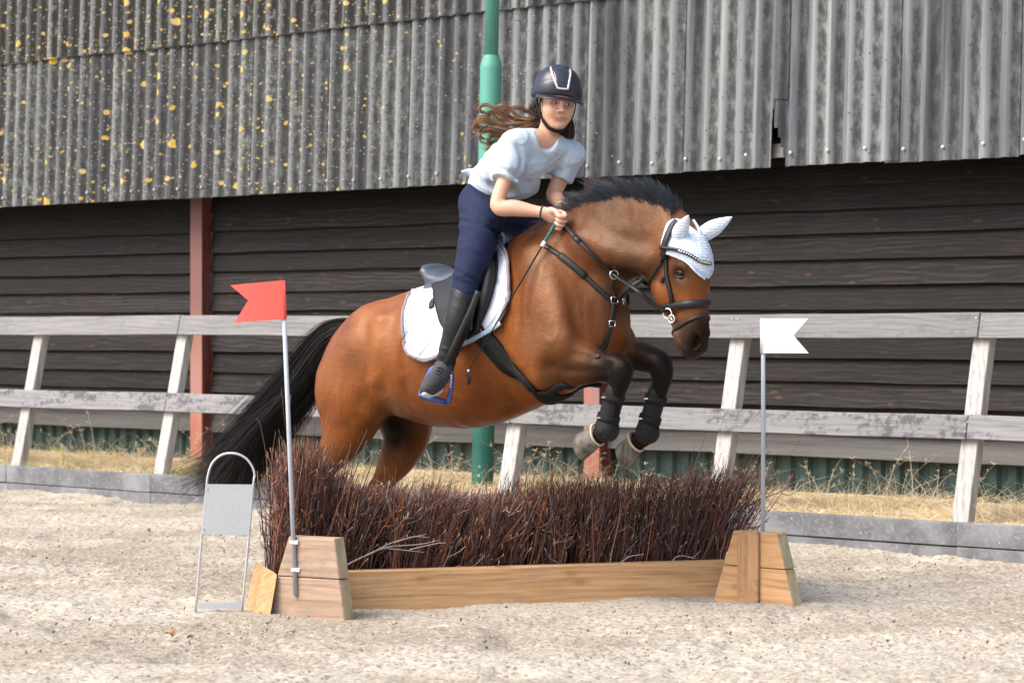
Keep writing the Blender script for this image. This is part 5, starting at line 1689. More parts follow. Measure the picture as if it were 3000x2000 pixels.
# ---- saddle
sad = empty('saddle', H(1080, 640, 0)); tag(sad, 'black leather jumping saddle with raised cantle on the white pad', 'saddle')
s = Solid((-0.75, 11.2, 1.20), (0.15, 12.6, 1.75), 0.007)
s.chain([A(1006, 625, 0, .034, .115), A(1024, 640, 0, .046, .138), A(1062, 640, 0, .036, .135), A(1105, 612, 0, .036, .10), A(1140, 580, 0, .036, .075), A(1156, 556, 0, .030, .06)], 0.02, HL, None, 4)
s.chain([A(1002, 622, 0, .034, .112), A(998, 616, 0, .022, .095)], 0.02, HL)
for g in (-1, 1):
    c0 = [H(1020, 668, 0) + HL * g * .10, H(1060, 660, 0) + HL * g * .11, H(1110, 632, 0) + HL * g * .10, H(1150, 590, 0) + HL * g * .08]
    s.chain([(c0[0], .030, .045), (c0[1], .034, .05), (c0[2], .034, .05), (c0[3], .032, .04)], 0.03, HL, None, 3)
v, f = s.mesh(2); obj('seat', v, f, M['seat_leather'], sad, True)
Sf = coons([(1000, 664), (1040, 650), (1090, 615), (1148, 572)], [(1040, 772), (1065, 780), (1088, 778), (1108, 760)],
           [(1000, 664), (1008, 700), (1020, 742), (1040, 772)], [(1148, 572), (1153, 620), (1137, 690), (1108, 760)], 26, 26)
fp, fn = drape(Sf, lambda a, b: 0.034)
flap = shell(fp, fn, 0.008, 'flap', M['leather'], sad)
shell(mirror(fp.reshape(-1, 3)).reshape(fp.shape), fn - 2 * (fn @ HL)[..., None] * HL, 0.008, 'flap', M['leather'], sad, True)
kb = Solid((-0.45, 11.1, 0.9), (0.05, 12.3, 1.7), 0.006)
q = [hit(1136, 598, .045)[0], hit(1140, 630, .055)[0], hit(1130, 680, .05)[0], hit(1112, 735, .04)[0]]
kb.chain([(q[0], .020, .018), (q[1], .030, .024), (q[2], .028, .022), (q[3], .016, .014)], 0.01, HL, None, 4)
v, f = kb.mesh(1); obj('knee_block', v, f, M['leather'], sad, True)
q = [hit(1112, 600, .05)[0], hit(1104, 650, .055)[0], hit(1095, 700, .05)[0], hit(1086, 760, .045)[0]]
p_, n_ = spline(q, 6), None
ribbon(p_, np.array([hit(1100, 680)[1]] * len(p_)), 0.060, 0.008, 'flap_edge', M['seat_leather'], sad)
# short straps and buckle at the back
strap('girth_strap', [(1038, 676), (1015, 690), (1002, 700), (1000, 712)], 0.028, M['leather'], sad, 0.030, 0.005)
strap('girth_strap', [(1110, 690), (1112, 720), (1106, 765)], 0.03, M['leather'], sad, 0.046, 0.005)
# girth
gp = [hit(u, v)[0] for u, v in ((1092, 752), (1130, 795), (1175, 845), (1218, 884), (1248, 902))]
far = [mirror(p) for p in gp[::-1]]
p_, n_ = snapline(gp + far, 0.012, 6)
ribbon(p_, n_, 0.092, 0.016, 'girth', M['webbing'], sad)
ribbon(p_[:20], n_[:20], 0.045, 0.026, 'girth_pad', M['webbing'], sad)
strap('breast_strap', [(1240, 898), (1268, 896), (1300, 884)], 0.04, M['webbing'], sad, 0.012, 0.008, extra=[H(1345, 862, -.02)])
strap('pale_loop', [(1054, 796), (1090, 780), (1130, 760), (1158, 742)], 0.022, M['paleblue'], sad, 0.030, 0.004)
# grab hook on the pommel
hk = spline([H(1150, 585, -.03), H(1157, 560, -.03), H(1157, 543, -.03), H(1150, 534, -.03), H(1141, 536, -.03)], 5)
v, f = tube(hk, 0.0065, 8); obj('grab_loop', v, f, M['paleblue'], sad, True)
hk = spline([H(1162, 590, -.04), H(1166, 560, -.02), H(1158, 545, .0), H(1150, 556, .0)], 5)
v, f = tube(hk, 0.008, 8); obj('pad_loop', v, f, M['trim'], sad, True)
# stirrup leather + iron near side
lf = [H(1098, 668, -.36), H(1084, 705, -.375), H(1062, 752, -.392), H(1038, 803, -.405), H(1021, 842, -.40)]
lp_ = spline(lf, 5)
outw = nrm(-HL * 0.8 + HF * 0.35)
ribbon(lp_, np.array([outw] * len(lp_)), 0.026, 0.005, 'stirrup_leather', M['leather'], sad)
t = NT('blue_enamel'); M['blue_iron'] = t.done(t.mix(t.noise(t.coord(), 40, 3), (0.035, 0.060, 0.22), (0.06, 0.095, 0.30)), 0.4, 0.0, 0.5)
t = NT('dark_tread'); M['tread'] = t.done(t.mix(t.noise(t.coord(), 150, 2), (0.012, 0.012, 0.014), (0.05, 0.05, 0.055)), 0.7)
irP = [(1022, 834), (1008, 838), (990, 852), (974, 880), (965, 904), (970, 911), (998, 918), (1022, 926), (1030, 920), (1038, 886), (1037, 856), (1032, 840)]
iw = -.385
ir = [H(u, v, iw - (0.05 if u < 1000 else -0.02)) for u, v in irP]
irs = spline(ir + [ir[0]], 4)[:-1]
cen = irs.mean(0)
rad = irs - cen; rad /= np.linalg.norm(rad, axis=1)[:, None]
iron = ribbon(irs, rad, 0.036, 0.017, 'stirrup_iron', M['blue_iron'], sad, closed=True)
tr = [H(968, 905, iw - .05), H(996, 913, iw - .03), H(1024, 921, iw + .02)]
tr = spline(tr, 6); ribbon(tr, np.array([(0, -0.35, 1.0)] * len(tr)), 0.052, 0.010, 'tread', M['tread'], iron)
# small white lettering strokes down the outer branch of the iron
for k in range(6):
    a = H(1036.5 - k * 0.5 + (k % 2), 862 + k * 5.2, iw + .012)
    mb = MB(); c = a - np.array([0, 0.019, 0]); mb.box(c[0] - .0032, c[0] + .0032, c[1] - .0006, c[1] + .0006, c[2] - .0022, c[2] + .0022)
    mb.make('letter', M['white_plastic'], iron)
# far side leather and iron
lq = mirror(lp_); ribbon(lq, np.array([HL] * len(lq)), 0.026, 0.005, 'stirrup_leather', M['leather'], sad)
iq = mirror(irs); rq = iq - iq.mean(0); ribbon(iq, rq / np.linalg.norm(rq, axis=1)[:, None], 0.034, 0.011, 'stirrup_iron', M['blue_iron'], sad, closed=True)

# ---- breastplate
bp = empty('breastplate', H(1410, 700, -.1)); tag(bp, 'black leather breastplate straps across the shoulder and chest', 'breastplate')
_, q1, n1 = strap('shoulder_strap', [(1246, 562), (1285, 586), (1330, 622), (1375, 664), (1410, 694)], 0.024, M['leather'], bp, 0.006, 0.006)
ribbon(mirror(q1), n1 - 2 * (n1 @ HL)[:, None] * HL, 0.024, 0.006, 'shoulder_strap', M['leather'], bp)
ribbon(q1[6:15] + n1[6:15] * 0.004, n1[6:15], 0.030, 0.005, 'strap_keeper', M['leather'], bp)
strap('chest_strap', [(1411, 694), (1406, 730), (1396, 768), (1382, 802), (1374, 822)], 0.026, M['leather'], bp, 0.006, 0.006)
for (u, v, w, h_) in ((1408, 690, .014, .016), (1403, 742, .012, .014)):
    c, n = hit(u, v, 0.014); buckle(c, n, (0, 0, 1), w, h_, 'buckle', M['steel'], bp)
c, n = hit(1428, 692, 0.012); buckle(c, n, (0, 0, 1), .014, .006, 'buckle', M['steel'], bp)
wp = spline([H(1160, 560, -.06), H(1190, 564, -.06), H(1222, 558, -.055), H(1246, 562, -.075)], 6)
ribbon(wp, np.array([(-.2, -.8, .5)] * len(wp)), 0.018, 0.005, 'wither_strap', M['leather'], bp)
wp2 = spline([H(1240, 555, -.05), H(1250, 540, -.03), H(1262, 528, 0.0), H(1290, 520, .06)], 6)
ribbon(wp2, np.array([(-.2, -.6, .7)] * len(wp2)), 0.018, 0.005, 'wither_strap', M['leather'], bp)
torus(H(1190, 563, -.065), (0, -1, .3), .012, .0026, 'ring', M['steel'], bp)
mq = spline([hit(1414, 690, .014)[0], H(1440, 668, -.10), H(1462, 652, -.09), H(1478, 640, -.07)], 6)
ribbon(mq, np.array([(0.2, -1, .2)] * len(mq)), 0.020, 0.005, 'martingale_fork', M['leather'], bp)
mq = spline([hit(1412, 690, .014)[0], hit(1404, 660, .010)[0], hit(1410, 638, .012)[0]], 6)
ribbon(mq, np.array([(0, -1, 0)] * len(mq)), 0.014, 0.004, 'martingale_fork', M['leather'], bp)
RING = hit(1413, 625, .016)[0]
torus(RING, (0.25, -1, .0), .0185, .0032, 'ring', M['steel'], bp)
mq = spline([H(1445, 782, .17), H(1455, 800, .185), H(1478, 812, .17)], 6)
ribbon(mq, np.array([(0, -1, .3)] * len(mq)), 0.016, 0.004, 'loose_strap', M['paleblue'], bp)

# ---- ear bonnet
bon = empty('ear_bonnet', HH(1570, 560, 0)); tag(bon, 'pale blue crocheted ear bonnet over the forehead and ears of the horse', 'ear bonnet')
Sb = coons([(1524, 548), (1534, 514), (1556, 505), (1585, 523), (1612, 545)], [(1523, 574), (1548, 586), (1578, 602), (1600, 626), (1616, 640)],
           [(1524, 548), (1522, 560), (1523, 574)], [(1612, 545), (1626, 575), (1631, 605), (1626, 630), (1616, 640)], 30, 24)
bpz, bnz = drape(Sb, lambda a, b: 0.010 + 0.002 * abs(math.sin(b * 26)))
hood = shell(bpz, bnz, 0.008, 'hood', M['bonnet'], bon)
hm = lambda p: p - 2 * ((p - HC) @ HHL)[..., None] * HHL
shell(hm(bpz.reshape(-1, 3)).reshape(bpz.shape), bnz - 2 * (bnz @ HHL)[..., None] * HHL, 0.008, 'hood', M['bonnet'], bon, True)
v, f = tube(bpz[-1], 0.006, 8); obj('scalloped_edge', v, f, M['bonnet'], bon, True)
v, f = tube(bpz[-3] + bnz[-3] * 0.003, 0.003, 6); obj('cord', v, f, M['trim_blue'] if 'trim_blue' in M else M.setdefault('trim_blue', quilt('blue_cord', (0.42, 0.50, 0.62))), bon, True)
def ear(b0, tip, wdir, r, name='ear_cover'):
    b0, tip = np.array(b0), np.array(tip)
    lo = np.minimum(b0, tip) - .09; hi = np.maximum(b0, tip) + .09
    e = Solid(lo, hi, .0045)
    ax = tip - b0; dp = nrm(np.cross(nrm(ax), wdir))
    pts = [(b0 - ax * .12, r * .75, r * .8), (b0 + ax * .12, r * .98, r * .8), (b0 + ax * .40, r * .98, r * .62), (b0 + ax * .72, r * .58, r * .36), (b0 + ax * 1.0, r * .10, r * .10)]
    e.chain(pts, .006, dp, None, 5)
    # hollow side
    off = dp * r * 0.95
    e.chain([(b0 + ax * .10 + off, r * .45, r * .55), (b0 + ax * .38 + off, r * .62, r * .62), (b0 + ax * .72 + off * 0.7, r * .30, r * .40)], .012, dp, None, 4, carve=True)
    v, f = e.mesh(2); return obj(name, v, f, M['bonnet'], bon, True)
ear(HH(1556, 545, -.062), HH(1582, 494, -.10), nrm(HHF * 0.9 + HHL * 0.2), .034)
ear(HH(1612, 540, .050), HH(1682, 498, .115), np.array([0.35, 0.1, -0.9]), .036)

# ---- bridle
br = empty('bridle', HH(1560, 640, -.08)); tag(br, 'black leather bridle with jewelled browband, noseband, bit and reins', 'bridle')
strap('crown_strap', [(1556, 512), (1544, 528), (1533, 560), (1530, 590)], 0.030, M['leather'], br, 0.022, 0.005)
_, bq, bnn = strap('browband', [(1523, 567), (1550, 573), (1580, 584), (1604, 600), (1624, 606)], 0.016, M['leather'], br, 0.023, 0.006)
for k in range(9, len(bq) - 1, 1):
    if k % 1 == 0:
        c = bq[k] + bnn[k] * 0.005
        mb = MB(); tg = nrm(bq[min(k + 1, len(bq) - 1)] - bq[k - 1])
        mb.tube([c, c + bnn[k] * 0.003], [0.0052, 0.003], 6); mb.make('crystal', M['steel'], br)
strap('cheekpiece', [(1530, 584), (1532, 620), (1538, 660), (1544, 690), (1542, 712)], 0.020, M['leather'], br, 0.008, 0.006)
strap('cheek_keeper', [(1522, 590), (1524, 612)], 0.010, M['leather'], br, 0.020, 0.005)
strap('throat_lash', [(1526, 590), (1508, 618), (1492, 648), (1484, 672)], 0.013, M['leather'], br, 0.006, 0.005)
strap('strap_end', [(1528, 634), (1522, 650)], 0.016, M['leather'], br, 0.010, 0.004)
# noseband all round the nose
nc = HH(1583, 702, 0)
def loop(center, ax1, ax2, lift, n=40):
    P_, N_ = [], []
    for a in np.linspace(0, 2 * math.pi, n, endpoint=False):
        d = ax1 * math.cos(a) + ax2 * math.sin(a)
        p, nn, i, dist = HB.ray_cast(V3(center), V3(nrm(d)))
        if p is None: p, nn = V3(center + d * .06), V3(d)
        nn = np.array(nn); nn = nn if nn @ d > 0 else -nn
        P_.append(np.array(p) + nn * lift); N_.append(nn)
    P_ = np.array(P_); N_ = np.array(N_)
    for _ in range(3):
        P_ = 0.5 * P_ + 0.25 * (np.roll(P_, 1, 0) + np.roll(P_, -1, 0)); N_ = 0.5 * N_ + 0.25 * (np.roll(N_, 1, 0) + np.roll(N_, -1, 0))
    return P_, N_
fx = nrm(HH(1630, 694, 0) - HH(1540, 706, 0))
a_, b_ = loop(nc, fx, HHL, 0.008)
ribbon(a_, b_, 0.036, 0.010, 'noseband', M['leather'], br, closed=True)
fx = nrm(HH(1628, 718, 0) - HH(1556, 768, 0))
a_, b_ = loop(HH(1592, 744, 0), fx, HHL, 0.006)
ribbon(a_, b_, 0.014, 0.006, 'flash_strap', M['leather'], br, closed=True)
# bit: two linked rings each side
cbit, nbit = hit(1534, 722, .016) or (HH(1534, 722, -.06), -HHL)
cb = HH(1533, 720, -.080); cb2 = HH(1542, 732, -.078)
for c, r in ((cb, .021), (cb2, .016)):
    o1 = torus(c, nrm(-HHL + HHF * .3), r, .0036, 'bit_ring', M['steel'], br)
for c, r in ((cb, .021), (cb2, .016)):
    torus(hm(np.array(c)[None])[0], HHL, r, .0036, 'bit_ring', M['steel'], br)
v, f = tube([cb2, HH(1552, 736, 0), hm(np.array(cb2)[None])[0]], .007, 8); obj('mouthpiece', v, f, M['steel'], br, True)
HAND = P(1297, 511, 11.50)
rp = spline([HAND, hit(1322, 540, .03)[0], hit(1366, 581, .022)[0], RING + np.array([0, -.006, 0]), H(1460, 664, -.16), H(1500, 698, -.12), cb + np.array([-.012, -.004, .010])], 6)
ribbon(rp, np.array([(-.1, -.85, .5)] * len(rp)), 0.019, 0.005, 'rein', M['leather'], br)
ribbon(rp[7:10], np.array([(-.1, -.85, .5)] * 3), 0.026, 0.008, 'rein_stop', M['leather'], br)
rq = [P(1300, 492, 11.62), H(1330, 500, .12), H(1390, 560, .17), H(1440, 620, .17), hm(np.array(cb)[None])[0]]
rq = spline(rq, 6); ribbon(rq, np.array([HL] * len(rq)), 0.019, 0.005, 'rein', M['leather'], br)
# slack loop of rein below the hands
rl = spline([P(1286, 512, 11.52), H(1268, 520, -.02), H(1252, 532, .0), H(1245, 545, -.03)], 5)

# ---- tendon boots on the forelegs
def tendon_boot(axis_px, s_, fet, label):
    e = empty('tendon_boot', H(*axis_px[-1], s_)); tag(e, label, 'boot', 'protective boots on the front legs')
    pts = [H(u, v, s_) for u, v in axis_px]
    lo = np.min(pts + [H(*fet, s_)], axis=0) - .09; hi = np.max(pts + [H(*fet, s_)], axis=0) + .09
    q = Solid(lo, hi, .0045)
    bk = -HF * .010
    q.chain([(pts[0] + bk, .040, .040), (pts[1] + bk, .043, .042), (pts[2] + bk, .044, .043), (pts[3] + bk, .047, .045)], .01, HL, None, 4)
    f_ = H(*fet, s_)
    for g in (-1, 1): q.chain([(f_ + HL * g * .020 - HF * .008, .045, .030)], .02, HL)
    q.chain([(f_ - HF * .006, .046, .046)], .02, HL)
    v, f = q.mesh(2); sh = obj('shell', v, f, M['neoprene'], e, True)
    for k, (i0, i1, t_) in enumerate(((0, 1, .65), (2, 3, .45))):
        c = pts[i0] * (1 - t_) + pts[i1] * t_ + bk; ax = nrm(pts[i1] - pts[i0])
        a = nrm(HF - ax * (HF @ ax)); b = np.cross(ax, a); r = .0485
        ring = np.array([c + a * math.cos(w) * r + b * math.sin(w) * r for w in np.linspace(0, 2 * math.pi, 28, endpoint=False)])
        ribbon(ring, ring - c, .030, .005, 'strap', M['webbing'], e, closed=True)
        mk = c - a * r * .25 - b * r * .99 if (b @ HL) > 0 else c - a * r * .25 + b * r * .99
        mb = MB(); mk = mk - HL * 0.004; mb.box(mk[0] - .011, mk[0] + .006, mk[1] - .002, mk[1] + .002, mk[2] - .004, mk[2] + .003)
        mb.make('tab', M['steel'], e)
    # round studs over the fetlock
    for g in (-1,):
        c = f_ + HL * g * .050 - HF * .008
        v, f = tube([c + HL * .01, c, c - HL * .004], [.024, .022, .012], 14); obj('fetlock_cup', v, f, M['neoprene'], e, True)
    return e
tendon_boot([(1417, 897), (1411, 922), (1404, 950), (1399, 972)], -.16, (1397, 988), 'black tendon boot on the nearer front leg of the horse')
tendon_boot([(1514, 900), (1508, 925), (1500, 952), (1494, 974)], .155, (1490, 994), 'black tendon boot on the farther front leg of the horse')
# ================================================================== rider
SKIN = fl((0.53, 0.295, 0.20)); SKINL = fl((0.58, 0.345, 0.25)); LIP = fl((0.38, 0.13, 0.11)); BROW = fl((0.10, 0.055, 0.035))
TL = nrm((0.85, 0.53, -0.05))                   # across the shoulders, right to left
TF = nrm(np.cross((0, 0, 1), TL)) * -1          # chest direction (towards us and right)
if TF[1] > 0: TF = -TF
def Q(u, v, Y, a, b=None): return (P(u, v, Y), a, b if b is not None else a)
YT = float(H(1200, 370, 0)[1])
neckb = P(1250, 322, YT - 0.02)
shR = neckb - TL * .150 + np.array([0, 0, -.030]); shL = neckb + TL * .140 + np.array([0.0, 0, -.055])
elR = P(1143, 472, YT - .20); wrR = P(1247, 488, YT - .26); hdR = P(1282, 497, YT - .27)
elL = P(1272, 446, YT + .05); wrL = P(1291, 474, YT - .08); hdL = P(1302, 487, YT - .12)
# head frame: looks slightly right of the camera
hyaw = math.radians(16)
FF = nrm((math.sin(hyaw), -math.cos(hyaw), -.03)); FU = nrm(np.array((0.13, 0.0, 1.0)) - FF * np.dot((0.13, 0, 1.0), FF)); FR = np.cross(FU, FF) * -1
if FR[0] < 0: FR = -FR
HD = P(1279, 240, YT - 0.02)                    # between the ears, eye height
def F(x, y, z): return HD + FR * x + FF * y + FU * z
b = Solid((-0.45, 11.15, 0.90), (0.42, 12.40, 2.36), 0.0052)
# torso
hipR, hipL = H(1108, 466, -.085), H(1136, 470, .085)
b.chain([(H(1118, 455, 0), .070, .100), (H(1148, 418, 0), .070, .095), (P(1200, 378, YT), .075, .105), (P(1232, 345, YT), .070, .110)], .04, TL, SKIN, 4)
b.chain([(shR, .050, .05), (neckb, .05, .06), (shL, .048, .05)], .04, TL, SKIN, 3)
b.chain([(P(1246, 328, YT), .050, .050), (P(1256, 310, YT - .003), .043, .044)], .02, TL, SKIN, 3)
# right arm
b.chain([(shR, .046), (shR * .5 + elR * .5, .035), (elR, .034), (elR * .62 + wrR * .38, .037), (wrR * .75 + elR * .25, .028), (wrR, .0235)], .02, TL, SKIN, 4)
# left arm
b.chain([(shL, .044), (shL * .5 + elL * .5, .039), (elL, .035), (elL * .6 + wrL * .4, .034), (wrL, .023)], .02, TL, SKIN, 4)
# hands: fists closed on the reins
def fist(w, h, d_up, side, K=1.15):
    fw = nrm(h - w); up = nrm(np.array(d_up) - fw * np.dot(d_up, fw)); sd_ = np.cross(fw, up) * side   # sd_: towards the finger tips when curled
    b.chain([(w + fw * .004, .021, .024), (w + fw * .030 * K, .019 * K, .031 * K), (w + fw * .062 * K, .016 * K, .034 * K)], .015, up, SKINL, 3)
    ln = [.80, .95, 1.0, .92]
    for k in range(4):
        z = (-.028 + .0188 * k) * K
        k0 = w + fw * (.068 - abs(k - 1.6) * .004) * K + up * z
        L = ln[k] * K
        b.chain([(k0, .0094 * K), (k0 + fw * .022 * L + sd_ * .006, .0090 * K), (k0 + fw * .029 * L + sd_ * .026 * K, .0084 * K), (k0 + fw * .010 + sd_ * .036 * K, .0078 * K), (k0 - fw * .006 + sd_ * .028 * K, .0072 * K)], .004, up, SKINL, 3)
    t0 = w + fw * .028 * K + up * .026 * K + sd_ * .006
    b.chain([(t0, .012 * K), (t0 + fw * .024 * K + up * .008 + sd_ * .014, .0102 * K), (t0 + fw * .046 * K - up * .002 + sd_ * .024, .0090 * K)], .008, up, SKINL, 3)
fist(wrR, hdR + np.array([0.02, 0, -.012]), (-.2, -.45, .85), 1)
fist(wrL, hdL + np.array([0.02, -.02, -.018]), (0.1, -.3, .95), -1)
# legs (inside the breeches and boots)
KNR, ANR = H(1070, 652, -.300), H(1022, 838, -.365)
b.chain([(hipR, .07), (H(1096, 560, -.23), .062), (KNR, .045), (H(1052, 730, -.345), .047), (ANR, .032)], .03, TL, SKIN, 4)
KNL = H(1240, 550, .30); ANL = mirror(ANR)
b.chain([(hipL, .07), (H(1186, 506, .20), .06), (KNL, .046), (KNL * .5 + ANL * .5, .045), (ANL, .032)], .03, TL, SKIN, 4)
# ---- head and neck: same body, modelled on a finer grid
hd_ = Solid(F(0, 0, -.02) - .15, F(0, 0, -.02) + .15, .0020)
# neck
hd_.chain([(P(1246, 328, YT), .052, .052), (P(1258, 306, YT - .005), .045, .046), (F(0, -.02, -.05), .050, .050)], .02, TL, SKIN, 3)
# head
hd_.chain([(F(0, -.030, .045), .090, .074)], .02, FR, SKIN)
hd_.chain([(F(0, .015, .012), .070, .066), (F(0, .022, -.045), .056, .056), (F(0, .036, -.088), .026, .028)], .045, FR, SKIN, 4)
hd_.chain([(F(-.036, .014, -.058), .025, .019), (F(.0, .052, -.102), .018, .020), (F(.036, .014, -.058), .025, .019)], .035, FR, SKIN, 4)
for g in (-1, 1):
    hd_.chain([(F(g * .038, .046, -.030), .022, .020)], .04, FR, SKINL)                       # cheeks
def fy(x, z):
    """how far the face reaches forward at (x, z)"""
    y = np.arange(.15, -.02, -.0008); p = HD + FR * x + FU * z + y[:, None] * FF
    i_ = np.round((p - hd_.lo) / hd_.h).astype(int); val = hd_.D[tuple(np.clip(i_, 0, hd_.n - 1).T)]
    return float(y[int(np.argmax(val < 0))])
EYEY = {}
for g in (-1, 1):
    y0 = fy(g * .031, .0)
    hd_.chain([(F(g * .031, y0 + .010, .0), .020, .024)], .012, FR, None, carve=True)         # orbit
    y1 = fy(g * .031, .0); EYEY[g] = y1
    hd_.chain([(F(g * .012, y0 + .002, .017), .006, .010), (F(g * .044, y0 - .006, .018), .006, .010)], .014, FR, SKIN)   # brow ridge
    hd_.chain([(F(g * .031, y1 + .0035, .0), .0062, .0135)], .003, FR, fl((.26, .12, .085)), carve=True, w=1.0)            # lid opening
    hd_.chain([(F(g * .070, -.012, .006), .026, .010), (F(g * .068, -.010, -.022), .014, .009)], .008, FR, SKINL)   # ears
yn0, yn1, yn2 = fy(0, .012), fy(0, -.014), fy(0, -.034)
hd_.chain([(F(0, yn0 - .002, .016), .006, .007), (F(0, yn1 + .007, -.014), .007, .0075), (F(0, yn2 + .016, -.031), .0095, .0105)], .010, FR, SKINL, 4)   # nose
for g in (-1, 1):
    hd_.chain([(F(g * .0125, yn2 + .006, -.036), .0062, .0068)], .006, FR, SKINL)                    # nostril wings
    hd_.chain([(F(g * .0065, yn2 + .013, -.0425), .0028, .0034)], .003, FR, fl((.15, .06, .05)), carve=True, w=2)
ym0, ym1 = fy(0, -.060), fy(0, -.071)
hd_.chain([(F(-.019, fy(-.019, -.063) - .002, -.0655), .003, .004), (F(0, ym0 + .001, -.0600), .0048, .005), (F(.019, fy(.019, -.063) - .002, -.0655), .003, .004)], .006, FR, SKIN, 3)
hd_.chain([(F(-.015, fy(-.015, -.070) - .002, -.0695), .003, .004), (F(0, ym1 + .0005, -.0710), .0052, .005), (F(.015, fy(.015, -.070) - .002, -.0695), .003, .004)], .006, FR, SKIN, 3)
ymm = fy(0, -.0655)
hd_.chain([(F(-.019, fy(-.019, -.0655) + .001, -.0672), .0013, .004), (F(0, ymm + .001, -.0655), .0016, .004), (F(.019, fy(.019, -.0655) + .001, -.0672), .0013, .004)], .003, FR, fl((.13, .04, .035)), 3, carve=True, w=2)
hd_.chain([(F(0, fy(0, -.083) + .001, -.084), .006, .022)], .010, FR, None, 1, carve=True)     # dip under the lip
bv, bf = b.mesh(1)
bc = b.colours(bv, 0.010)
h_v, h_f = hd_.mesh(1); h_c = hd_.colours(h_v, 0.0022)
bf = np.vstack([bf, h_f + len(bv)]); bv = np.vstack([bv, h_v]); bc = np.vstack([bc, h_c])
# eyebrows, cheeks
loc = np.stack([(bv - HD) @ FR, (bv - HD) @ FF, (bv - HD) @ FU], 1)
for g in (-1, 1):
    w = np.exp(-(((loc[:, 0] - g * .032) / .017) ** 2 + ((loc[:, 2] - .0215 + .12 * np.abs(np.abs(loc[:, 0]) - .028)) / .0042) ** 2)) * (loc[:, 1] > .03)
    bc = bc * (1 - .75 * w[:, None]) + BROW * .75 * w[:, None]
    lipw = np.clip(1.25 - (np.abs(loc[:, 0]) / .0195) ** 2 - ((loc[:, 2] + .0655) / (.0072 * (1 - .5 * (np.abs(loc[:, 0]) / .021) ** 2).clip(.2, 1))) ** 2, 0, 1) * (loc[:, 1] > .06)
    lipw = np.clip(lipw * 2.2, 0, 1) * .5
    bc = bc * (1 - lipw[:, None]) + LIP * lipw[:, None]
    w = np.exp(-(((loc[:, 0] - g * .042) / .02) ** 2 + ((loc[:, 2] + .035) / .02) ** 2)) * (loc[:, 1] > .02)
    bc = bc * (1 - .25 * w[:, None]) + fl((.62, .25, .19)) * .25 * w[:, None]
t = NT('skin')
nz = t.noise(t.coord(), 22, 4)
M['skin'] = t.done(t.mix(t.math('MULTIPLY', nz, 0.25), t.attr(), (0.44, 0.20, 0.13)), 0.5, 0, 0.35)
t.b.inputs['Subsurface Weight'].default_value = 0.0; t.b.inputs['Subsurface Radius'].default_value = (0.012, 0.005, 0.003); t.b.inputs['Subsurface Scale'].default_value = 0.6
rider = link_mesh('person', raw_mesh('person', bv, bf, True, bc), M['skin'], origin=H(1100, 640, 0))
tag(rider, 'rider in pale blue shirt, navy breeches and helmet, bent forward over the saddle', 'person')
# eyes
t = NT('eye_white'); c = t.coord()
M['eyew'] = plain('eye_white', (0.70, 0.68, 0.66), 0.25, 0, 0.5, 0.03); M['iris'] = plain('brown_iris', (0.045, 0.022, 0.012), 0.2, 0, 0.6, 0.05)
for g in (-1, 1):
    c = F(g * .031, EYEY[g] - .0112, .000)
    e = Solid(c - .02, c + .02, .002); e.chain([(c, .0125)], .002, FR); v, f = e.mesh(1); eb = obj('eyeball', v, f, M['eyew'], rider, True)
    d = nrm(FF + FR * .42 + FU * .04); q = c + d * .0082
    e = Solid(q - .012, q + .012, .0012); e.chain([(q, .0062, .0062)], .002, FR); v, f = e.mesh(1); obj('iris', v, f, M['iris'], eb, True)
    for dz, rr in ((.0066, .0026), (-.0064, .0016)):
        pts = [c + FR * a * .016 + FU * dz * (1 - a * a * .8) + FF * (.0118 - .006 * a * a) for a in np.linspace(-1, 1, 9)]
        v, f = tube(pts, rr * (1 - .55 * np.abs(np.linspace(-1, 1, 9))), 8)
        obj('eyelid', v, f, M['lid'] if 'lid' in M else M.setdefault('lid', plain('eyelid_skin', (0.20, 0.095, 0.062), 0.5)), rider, True)

def cloth(name, col, rough=0.85, fine=260, wr=0.5, col2=None):
    t = NT(name); p = t.pos()
    a = t.noise(p, fine, 2); w = t.noise(t.mapping(p, (9, 9, 16), rot=(0.4, 0.5, 0)), 1.0, 4, 0.55, 0.6); k = t.noise(p, 60, 3)
    c = t.mix(t.math('MULTIPLY', k, 0.55), col, col2 or tuple(q * 0.82 for q in col))
    t.bump(t.math('ADD', t.math('MULTIPLY', a, 0.10), w), wr, 0.02)
    m = t.done(c, rough, 0, 0.2); return m
# ---- shirt
s = Solid((-0.30, 11.2, 1.72), (0.40, 12.3, 2.28), 0.0055)
s.chain([(H(1138, 434, 0), .094, .135), (H(1158, 408, 0), .106, .145), (P(1188, 378, YT), .116, .155), (P(1226, 348, YT), .098, .146)], .03, TL, None, 4)
s.chain([(shR, .060, .06), (neckb - np.array([0, 0, .012]), .058, .07), (shL, .056, .06)], .04, TL, None, 3)
slR = shR * .44 + elR * .56; slL = shL * .45 + elL * .55
s.chain([(shR, .062), (shR * .7 + elR * .3, .064), (slR + np.array([.004, -.002, 0]), .067)], .03, TL, None, 3)
s.chain([(shL, .058), (shL * .7 + elL * .3, .057), (slL, .058)], .03, TL, None, 3)
# loose hem bulging at the back and belly
s.chain([(H(1120, 400, -.02), .030, .12), (H(1106, 398, -.02), .018, .11)], .03, TL)
s.chain([(H(1178, 420, -.03), .070, .12)], .06, TL)
dnR = nrm(elR - shR); dnL = nrm(elL - shL)
